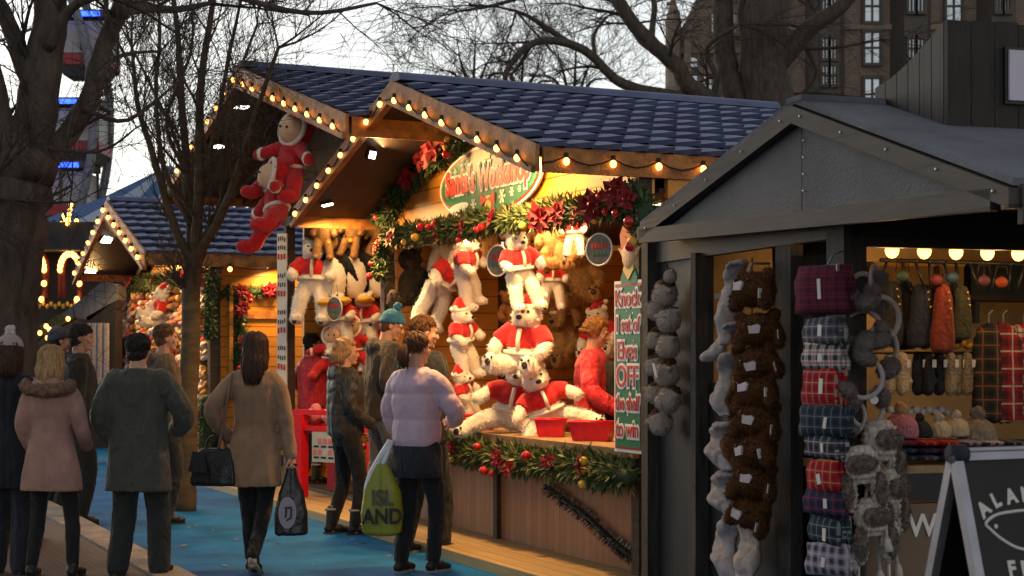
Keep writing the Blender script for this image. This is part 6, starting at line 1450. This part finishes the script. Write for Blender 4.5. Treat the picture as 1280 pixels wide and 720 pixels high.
for i, (u, v, w_, h_) in enumerate([(1032, 362, 48, 60), (1032, 414, 46, 34), (1033, 446, 44, 32), (1032, 484, 44, 46), (1034, 526, 46, 38), (1034, 558, 42, 28), (1036, 594, 42, 40), (1036, 628, 42, 30), (1038, 662, 42, 32), (1040, 698, 44, 40)]):
    p = HF.w(HGX(u, v, wy - .12)); s_ = PI_(p); W_, H_ = w_ / s_ / .62 * rnd.uniform(.88, 1.06), h_ / s_ * 1.0
    t = thing('folded_scarf', '%s plaid scarf folded in the hanging stack by the hut post' % PL[i][0], 'scarf', p, HF.ang + R(14) + rnd.uniform(-.22, .22), 'plaid scarves hung in a column')
    def roll(b):
        for ly, (y_, g_, dz) in enumerate(((-.035, 1, 0), (-.004, .97, -.006), (.024, .99, .004))):
            rings = []
            for k in range(7):
                f = k / 6; z_ = (f - .5) * H_ + dz; tw = .006 * math.sin(k * 1.3 + i + ly * 2); hw = W_ / 2 * g_ * (1 - .1 * f + .02 * math.sin(k * 2.1 + i)); bul = .015 * math.sin(math.pi * f) ** .5
                rings.append([V((x_ * hw + tw, y_ + dy * (.004 + bul) - .004 * math.cos(x_ * 2), z_ + .008 * x_ * math.sin(i * 2.3))) for x_, dy in ((-1, -.6), (-.5, -1), (0, -1), (.5, -1), (1, -.6), (1, .6), (0, 1), (-1, .6))])
            b.loft(rings)
    part('cloth', PLM[i], t, roll, smooth=True); part('price_tag', M['tag'], t, lambda b: b.box((rnd.uniform(-.01, .04), -.058, rnd.uniform(-.02, .01)), (rnd.uniform(.016, .028), .004, H_ * rnd.uniform(.3, .5)), Matrix.Rotation(rnd.uniform(-.25, .25), 3, 'Y')))
t = thing('hanger_bar', 'thin metal hanger bar above the plaid scarves', 'hanger', HF.w(HGX(1034, 332, wy - .12)), HF.ang)
part('bar', M['steel'], t, lambda b: (b.tube([(-.12, 0, 0), (.12, 0, 0)], .005, 6), b.tube([(0, 0, 0), (0, .03, .05), (0, .08, .07)], .005, 6)), smooth=True)
part('clip', M['steel'], t, lambda b: (b.box((-.1, 0, -.015), (.012, .012, .03)), b.box((.1, 0, -.015), (.012, .012, .03))))
# earmuffs
def muffs():
    t = thing('earmuffs', 'proto', 'earmuffs', FAR)
    part('band', M['muff_band'], t, lambda b: b.tube([(.5 * math.cos(R(a)), 0, .5 * math.sin(R(a)) + .1) for a in range(-15, 196, 14)], .065, 8), smooth=True)
    def cup(s): b = MB(); b.ell((s * .47, -.02, -.1), (.2, .33, .3)); fuzz(bake(b, 'ear_pad', M['muff'], t, .04, 1, lambda p, n: .04 * fbm(p, 10)), 700, .07, M['muff'], .012)
    mir(cup); return t
em = muffs()
for i, (u, v, h_, ry, rz, lb) in enumerate([(1078, 372, 50, 10, 30, 'topmost grey earmuffs on the hut corner post'), (1094, 352, 36, -30, 60, 'dark earmuffs tucked behind the topmost pair'), (1096, 400, 54, 70, 20, 'grey earmuffs turned sideways below the topmost pair'), (1080, 416, 46, -20, -20, 'grey earmuffs left of the sideways pair'), (1098, 440, 54, 40, 30, 'large grey earmuffs at the middle of the column'), (1074, 470, 50, 120, 0, 'grey earmuffs hanging upside down left of the middle'), (1082, 505, 48, 170, 20, 'grey earmuffs second lowest in the column'), (1066, 520, 40, 100, 40, 'lowest grey earmuffs above the trapper hats')]):
    w_ = HF.w(KOUT(u, v, .03 + .04 * (i % 3))); s_ = h_ / PI_(w_) * 1.0
    if i == 0: o = em; o.location = w_; o.scale = (s_,) * 3; o['label'] = lb
    else: o = dup(em, w_, (0, 0, 0), lb, s_)
    o['group'] = 'earmuffs hung on the hut corner post'; o.rotation_euler = (Matrix.Rotation(R(rz), 4, 'Z') @ Matrix.Rotation(R(ry), 4, 'Y')).to_euler()
# trapper hats with braided cords
def trapper():
    t = thing('trapper_hat', 'proto', 'hat', FAR); b = MB(); b.ell((0, 0, .05), (.13, .11, .14)); mir(lambda s: b.ell((s * .1, -.02, -.14), (.06, .05, .13)))
    bake(b, 'knit_crown', M['trap_knit'], t, .014, 1, lambda p, n: .006 * math.sin(p.z * 160)); b = MB(); b.ell((0, -.09, .06), (.11, .05, .06)); mir(lambda s: b.ell((s * .11, -.05, -.12), (.045, .05, .12)))
    fuzz(bake(b, 'fur_brim', M['trap_fur'], t, .014, 1, lambda p, n: .014 * fbm(p, 22)), 2600, .022, M['trap_fur'], .0035, 5, .6)
    def cd_(s):
        part('cord', M['tassel'], t, lambda q: q.tube([(s * .11, 0, -.25), (s * .115, .01, -.36), (s * .12, 0, -.46)], .011, 7), smooth=True); part('tassel', M['tassel'], t, lambda q: q.tube([(s * .12, 0, -.44), (s * .12, 0, -.47), (s * .122, 0, -.54)], [.01, .026, .034], 9), smooth=True)
    mir(cd_); return t
th_ = trapper()
for i, (u, v, h_, rz, lb) in enumerate([(1100, 560, 160, 30, 'uppermost grey trapper hat with tassels on the corner post'), (1078, 590, 150, -10, 'grey trapper hat left in the cluster, one tassel hanging free'), (1108, 620, 160, 50, 'grey trapper hat right in the cluster, dark fur brim'), (1090, 655, 150, 15, 'lowest grey trapper hat with long braids')]):
    w_ = HF.w(KOUT(u, v, .06 + .07 * (i % 2))); s_ = h_ / PI_(w_) / .8
    if i == 0: o = th_; o.location = w_; o.scale = (s_,) * 3; o.rotation_euler = (0, 0, R(rz)); o['label'] = lb
    else: o = dup(th_, w_, (0, rnd.uniform(-.1, .1), R(rz)), lb, s_)
    o['group'] = 'trapper hats hung on the hut corner post'
t = thing('security_tag', 'round clip hanging between the earmuffs and the trapper hats', 'clip', HF.w(KOUT(1092, 500, .12)))
part('disc', M['tag'], t, lambda b: b.tube([(0, -.012, 0), (0, .012, 0)], .02, 12)); part('wire_loop', M['steel'], t, lambda b: ring(b, (0, 0, .035), .02, .02, .004, Matrix.Rotation(R(90), 3, 'X'), 14))
# inside: shelves, stockings, gloves, hats, scarves
IY = lambda u, v, x: HF.hit(u, v, 0, x)      # a point on the upright plane x = const inside the hut
SHX = pr - .45
t = thing('display_rail', 'dark rail with slanted display hooks under the hut bulbs', 'rail', HF.w(IY(1100, 325, SHX)), HF.ang)
ra, rb_ = IY(1095, 326, SHX), IY(1300, 332, SHX)
part('rail', M['black_metal'], t, lambda b: b.tube([V((0, 0, 0)), rb_ - ra], .01, 8), smooth=True)
for i in range(12):
    f = (i + .5) / 12
    part('hook', M['black_metal'], t, lambda b: (b.tube([(rb_ - ra) * f, (rb_ - ra) * f + V((.02, rnd.uniform(-.08, .08), -.14))], .008, 6), b.ell((rb_ - ra) * f, .014, None, 8, 6)), smooth=True)
FC = {'dark green': (.02, .03, .022), 'charcoal': (.025, .024, .026), 'rust red': (.2, .035, .02), 'dark blue': (.02, .026, .045), 'olive': (.05, .05, .025), 'black': (.012, .012, .013), 'maroon': (.08, .015, .02)}
def stocking(lb, u, v, wpx, hpx, col, x, leg=False):
    p = IY(u, v, x); w_ = HF.w(p); s_ = PI_(w_); W_, H_ = wpx / s_, hpx / s_; t = thing('felt_garment', lb, 'garment', w_, HF.ang + R(90), 'felt garments hung inside the hut'); b = MB()
    b.loft([ering(cx0 * W_, 0, -z * H_, r * W_, .035, 16) for z, r, cx0 in ((0, .22, 0), (.08, .34, 0), (.4, .42, .02), (.8, .52, -.03), (1, .5, -.04))])
    bake(b, 'cloth', cloth('felt_' + lb[:6], col, bump=.5, sc=60), t, .014, 2, folds(.014, u, (12, 12, 3))); part('buttons', M['gold'], t, lambda q: [q.ell((W_ * .2 * k, -.045, -.12 * H_ * (i + 1)), .006, None, 7, 5) for i, k in enumerate((.3, .5, .8))], smooth=True); return t
for lb, u, v, w_, h_, c_, x in [('charcoal felt garment at the left of the hut rail', 1114, 352, 34, 80, FC['charcoal'], SHX - .1), ('dark blue felt garment hanging second on the hut rail', 1152, 356, 36, 78, FC['dark blue'], SHX - .05), ('rust red felt garment with buttons in the middle of the rail', 1178, 356, 30, 84, FC['rust red'], SHX), ('olive felt garment right of the rust red one', 1202, 358, 30, 66, FC['olive'], SHX - .05), ('black felt garment behind the earmuffs', 1132, 352, 30, 84, FC['black'], SHX - .15), ('maroon felt garment between the dark blue and rust red ones', 1164, 356, 24, 74, FC['maroon'], SHX - .12), ('dark green felt garment next to the olive one', 1190, 356, 24, 72, FC['dark green'], SHX - .14)]:
    stocking(lb, u, v, w_, h_, c_, x)
for i, (lb, u, v, c_) in enumerate([('small red purse hanging from the hut rail', 1170, 345, (.12, .01, .015)), ('small blue purse hanging from the hut rail', 1190, 342, (.012, .04, .08)), ('small dark oval purse hanging from the hut rail', 1230, 346, (.08, .02, .03)), ('small orange pouch hanging from the hut rail', 1252, 348, (.25, .04, .012)), ('green flat purse hanging at the left of the rail', 1128, 340, (.02, .05, .03))]):
    w_ = HF.w(IY(u, v, SHX + .02)); t = thing('small_purse', lb, 'purse', w_, HF.ang + R(90), 'small purses on the hut rail')
    part('pouch', mat('purse_%d' % i, c_, .6, .2, 20), t, lambda b: b.ell((0, 0, -.02), (.04, .016, .03)), smooth=True); part('strap', M['wire'], t, lambda b: b.tube([(-.04, 0, 0), (-.03, 0, .06), (.03, 0, .06), (.04, 0, 0)], .004, 5), smooth=True)
# gift boxes on the upper shelf
bk_ = SHX - .75
t = thing('wall_shelf', 'upper shelf at the back of the hut', 'shelf', HF.w(IY(1180, 372, bk_)), HF.ang); part('board', M['dark_wood'], t, lambda b: b.box((-.1, 0, 0), (.3, 2.6, .03))); part('bracket', M['black_metal'], t, lambda b: b.box((-.1, .2, -.08), (.25, .03, .13)))
for i, (u, w_) in enumerate(((1105, 30), (1150, 38), (1190, 34), (1240, 60), (1275, 30))):
    p = HF.w(IY(u, 352, bk_)); t = thing('stock_box', ('tan box left of the others on the upper shelf', 'tan box second on the upper shelf', 'ochre box in the middle of the upper shelf', 'dark wide box on the upper shelf', 'dark box at the right edge of the upper shelf')[i], 'box', p, HF.ang, 'boxes on the upper shelf')
    part('carton', mat('carton_%d' % i, (.35, .2, .06) if i < 3 else (.02, .03, .028), .7, .15), t, lambda b: b.box((-.1, 0, 0), (.2, w_ / PI_(p), .18))); part('lid', M['gold'] if i < 3 else M['dark_nose'], t, lambda b: b.box((-.1, 0, .1), (.21, w_ / PI_(p) + .01, .025)))
# hanging gloves and mittens row
def glove(lb, u, v, hpx, mm, x):
    w_ = HF.w(IY(u, v, x)); k = hpx / PI_(w_); t = thing('hanging_mittens', lb, 'mittens', w_, HF.ang + R(90), 'gloves and mittens hung in a row'); b = MB()
    b.tube([(0, 0, 0), (0, 0, -.35 * k), (0, 0, -.8 * k)], [.13 * k, .17 * k, .15 * k], 12, True, True); b.tube([(.1 * k, 0, -.4 * k), (.22 * k, 0, -.6 * k)], .06 * k, 8, True, True)
    bake(b, 'knit', mm, t, .009, 1, folds(.004, u, (30, 30, 12))); part('tag', M['tag'], t, lambda q: q.box((.01, -.15 * k - .012, -.16 * k), (.022, .003, .04))); return t
KN_ = {'cream': mat('knit_cream', (.5, .4, .26), .9, .15, 40, .7, 80), 'black': mat('knit_black', (.016, .016, .02), .8, .2, 30, .5, 80), 'beige': mat('knit_beige', (.3, .23, .14), .9, .2, 40, .7, 80), 'grey': mat('knit_grey', (.12, .115, .11), .9, .2, 40, .7, 80)}
for i, (u, c_) in enumerate(((1112, 'cream'), (1128, 'cream'), (1148, 'black'), (1160, 'black'), (1174, 'black'), (1188, 'beige'), (1198, 'beige'), (1209, 'beige'), (1222, 'grey'))):
    glove('%s knitted mittens hanging in the row, %s' % (c_, ('far left', 'second from left', 'left of the black ones', 'middle of the black ones', 'right of the black ones', 'left of the beige ones', 'middle of the beige ones', 'right of the beige ones', 'far right')[i]), u, 446, 52, KN_[c_], SHX - .1 + .03 * (i % 2))
t = thing('glove_rail', 'thin rail the mittens hang from', 'rail', HF.w(IY(1165, 441, SHX - .08)), HF.ang); part('rail', M['black_metal'], t, lambda b: b.tube([(0, -.5, 0), (0, .9, 0)], .008, 6)); part('end_cap', M['steel'], t, lambda b: b.ell((0, -.5, 0), .013))
for j, (v, n_) in enumerate(((430, 12), (512, 10))):
    for i in range(n_):
        u = 1112 + i * (9 if j == 0 else 8); w_ = HF.w(IY(u, v + 3 * (i % 2), SHX - .2)); o = MB(); o.tube([(0, -.02, 0), (0, .02, 0)], .018, 10); k = o.build('ring_tray', M['gold'] if j == 0 else M['tag'], None, True, w_); k.rotation_euler = (0, 0, HF.ang + R(90))
        tag(k, 'small round %s in the row %s the mittens' % (('gold tin', 'above') if j == 0 else ('silver tin', 'below')), 'tin', 'small round tins above the mittens' if j == 0 else 'small round tins below the mittens')
# tartan shawls on hangers at the right
SW = [plaid('shawl_0', (.3, .025, .03), (.1, .02, .025), (.5, .45, .38), .09), plaid('shawl_1', (.45, .4, .34), (.3, .03, .03), (.05, .05, .05), .08), plaid('shawl_2', (.04, .045, .03), (.02, .02, .02), (.3, .1, .05), .07)]
for i, (u, lb, w_) in enumerate(((1236, 'dark tartan shawl on a hanger, leftmost of the shawls', 26), (1254, 'red tartan shawl on a hanger between the others', 34), (1280, 'white and red tartan shawl at the right edge', 36))):
    p = HF.w(IY(u, 405, SHX - .02)); k = PI_(p); t = thing('tartan_shawl', lb, 'shawl', p, HF.ang + R(70), 'tartan shawls on hangers'); b = MB(); W_ = w_ / k
    b.loft([ering(0, 0, -z, r * W_, .05 + .02 * z, 18) for z, r in ((0, .14), (.03, .5), (.08, .62), (.25, .66), (.5, .7))]); bake(b, 'cloth', SW[(2, 0, 1)[i]], t, .013, 2, folds(.026, i, (22, 22, 2))); part('hanger_hook', M['steel'], t, lambda q: q.tube([(0, 0, 0), (0, 0, .05), (.02, 0, .07)], .005, 6))
# counter display
ctp = ct + .0
def onc(u, v): return HF.w(IY(u, v, pr - .22))
p = onc(1126, 534); k = 1 / PI_(p)
def knit_hat(lb, u, v, r, c1, c2):
    p = onc(u, v); k = r / PI_(p); t = thing('knitted_hat', lb, 'hat', p, 0); b = MB(); b.loft([ering(0, 0, z * k, s1 * k, s1 * k, 20, 1) for z, s1 in ((-.7, .95), (-.35, 1.0), (.1, .92), (.5, .65), (.75, .25))]); bake(b, 'knit', c1, t, .008, 2, lambda q, n: .004 * math.sin(math.atan2(q.x, q.y) * 26)); b = MB(); b.ell((0, 0, .95 * k), .42 * k); bake(b, 'pompom', c2, t, .009, 1, lambda q, n: .012 * fbm(q, 50)); return t
knit_hat('pink knitted hat with tan fur pompom on the hut counter', 1126, 532, 22, mat('knit_pink', (.45, .16, .2), .9, .2, 30, .8, 70), M['tan_fur']); knit_hat('beige knitted hat with fur pompom on the right of the counter', 1222, 540, 24, mat('knit_oat', (.24, .19, .14), .9, .3, 30, .8, 70), M['trap_fur']); knit_hat('cream knitted hat lying in the middle of the counter', 1175, 536, 15, KN_['cream'], M['fleece_white']); knit_hat('dark knitted hat beside the pink one on the counter', 1150, 536, 15, KN_['black'], KN_['black']); knit_hat('cream knitted hat by the beige one on the counter', 1196, 534, 16, KN_['cream'], M['fleece_white'])
PLQ = [plaid('fold_%d' % i, b_, d_, l_, .045, ('Y', 'Z')) for i, (n_, b_, d_, l_) in enumerate(PL)]
for i in range(7):
    for j in range(3):
        u = 1116 + i * 27; v = 553 + j * 9; p = onc(u, v); kk = (i * 3 + j * 4) % 10
        t = thing('folded_scarf', '%s plaid scarf folded on the counter, %s layer, %s' % (PL[kk][0], ('top', 'middle', 'bottom')[j], ('by the trapper hats', 'under the pink hat', 'left of the middle', 'in the middle', 'under the beige hat', 'right of the beige hat', 'at the picture edge')[i]), 'scarf', p, HF.ang, 'plaid scarves folded on the counter')
        W_ = 26 / PI_(p); part('cloth', PLQ[kk], t, lambda b: b.loft([[V((.02 + .13 * q_ * math.cos(a) + .0, y_, .017 * q_ * math.copysign(abs(math.sin(a)) ** .6, math.sin(a)))) for a in [2 * math.pi * m_ / 14 for m_ in range(14)]] for y_, q_ in ((-W_ / 2, .9), (-W_ / 2 + .01, 1), (W_ / 2 - .01, 1), (W_ / 2, .9))]), smooth=True); part('fold_edge', PLQ[kk], t, lambda b: b.tube([(.15, -W_ / 2 + .01, .002), (.15, W_ / 2 - .01, .002)], .009, 7), smooth=True)
# ================================================================== A-board in front of the hut
AP = W.hit(1190, 566, 1, 5.2); ang_ = math.atan2(.43, .9); AF = Frame((AP.x, AP.y, 0), ang_)
AB = thing('pavement_sign', 'black A-board in a silver frame lettered ALAN with a white fish', 'sign', AF.o, ang_)
ah, sp, aw = AP.z, .33, .62
M['board_black'] = mat('board_black', (.016, .014, .013), .3, .2, 8, spec=.15); M['alu'] = mat('aluminium', (.3, .29, .33), .4, .1, 12, metal=.6)
sl_ = math.atan2(sp, ah); hyp = math.hypot(sp, ah)
for sgn, nm in ((-1, 'front_panel'), (1, 'rear_panel')):
    pm = Matrix.Translation((0, 0, ah)) @ Matrix.Rotation(sgn * sl_, 4, 'X')      # panel space: z down the panel, x along
    def mk(b): b.M = pm; b.box((aw / 2, 0, -hyp / 2), (aw - .05, .012, hyp - .06))
    fo = part(nm, M['board_black'], AB, mk)
    def fr_(b):
        b.M = pm
        for x_ in (.012, aw - .012): b.box((x_, 0, -hyp / 2 - .012), (.034, .03, hyp - .0))
        b.box((aw / 2, .001, -.01), (aw - .06, .036, .04)); b.box((aw / 2, .001, -hyp + .05), (aw - .06, .03, .034))
    part('frame', M['alu'], fo, fr_)
part('hinge_cap', M['navy_curtain'], AB, lambda b: b.tube([(-.005, 0, ah - .005), (.05, 0, ah - .005)], .032, 12), smooth=True)
part('strut', M['steel'], AB, lambda b: b.beam((.02, -sp * .55, ah * .45), (.02, sp * .55, ah * .45), .02, .012))
pm = Matrix.Translation((0, 0, ah)) @ Matrix.Rotation(-sl_, 4, 'X'); G_ = AF.M @ pm; GI = G_.inverted()
def onboard(u, v):
    o = GI @ V((0, 0, HC)); d = GI.to_3x3() @ V(((u - CX) / F, 1, (HV - v) / F)); k = (-.0075 - o.y) / d.y; return o + d * k
for ch, u, v, a in (('A', 1230, 637, 32), ('L', 1245, 626, 20), ('A', 1264, 621, 8), ('N', 1284, 619, -2)):
    p = onboard(u, v); text(ch, 'lettering', M['tag'], AB, pm @ Matrix.Translation(p) @ Matrix.Rotation(R(-a), 4, 'Y') @ UPR, .066, .001, .003)
fp = [onboard(u, v) for u, v in ((1300, 690), (1272, 685), (1252, 674), (1238, 662), (1232, 654), (1244, 644), (1262, 640), (1285, 638), (1310, 640))]
def fish(b): b.M = pm; b.tube(smooth_path(fp, [.0055] * len(fp), 4)[0], .0055, 6); b.ell(onboard(1245, 658), (.008, .004, .008), None, 8, 6)
part('painted_fish', M['tag'], AB, fish, smooth=True)
for ch, u in (('F', 1265), ('R', 1283)):
    p = onboard(u, 712); text(ch, 'lettering', M['tag'], AB, pm @ Matrix.Translation(p) @ UPR, .07, .001, .003)
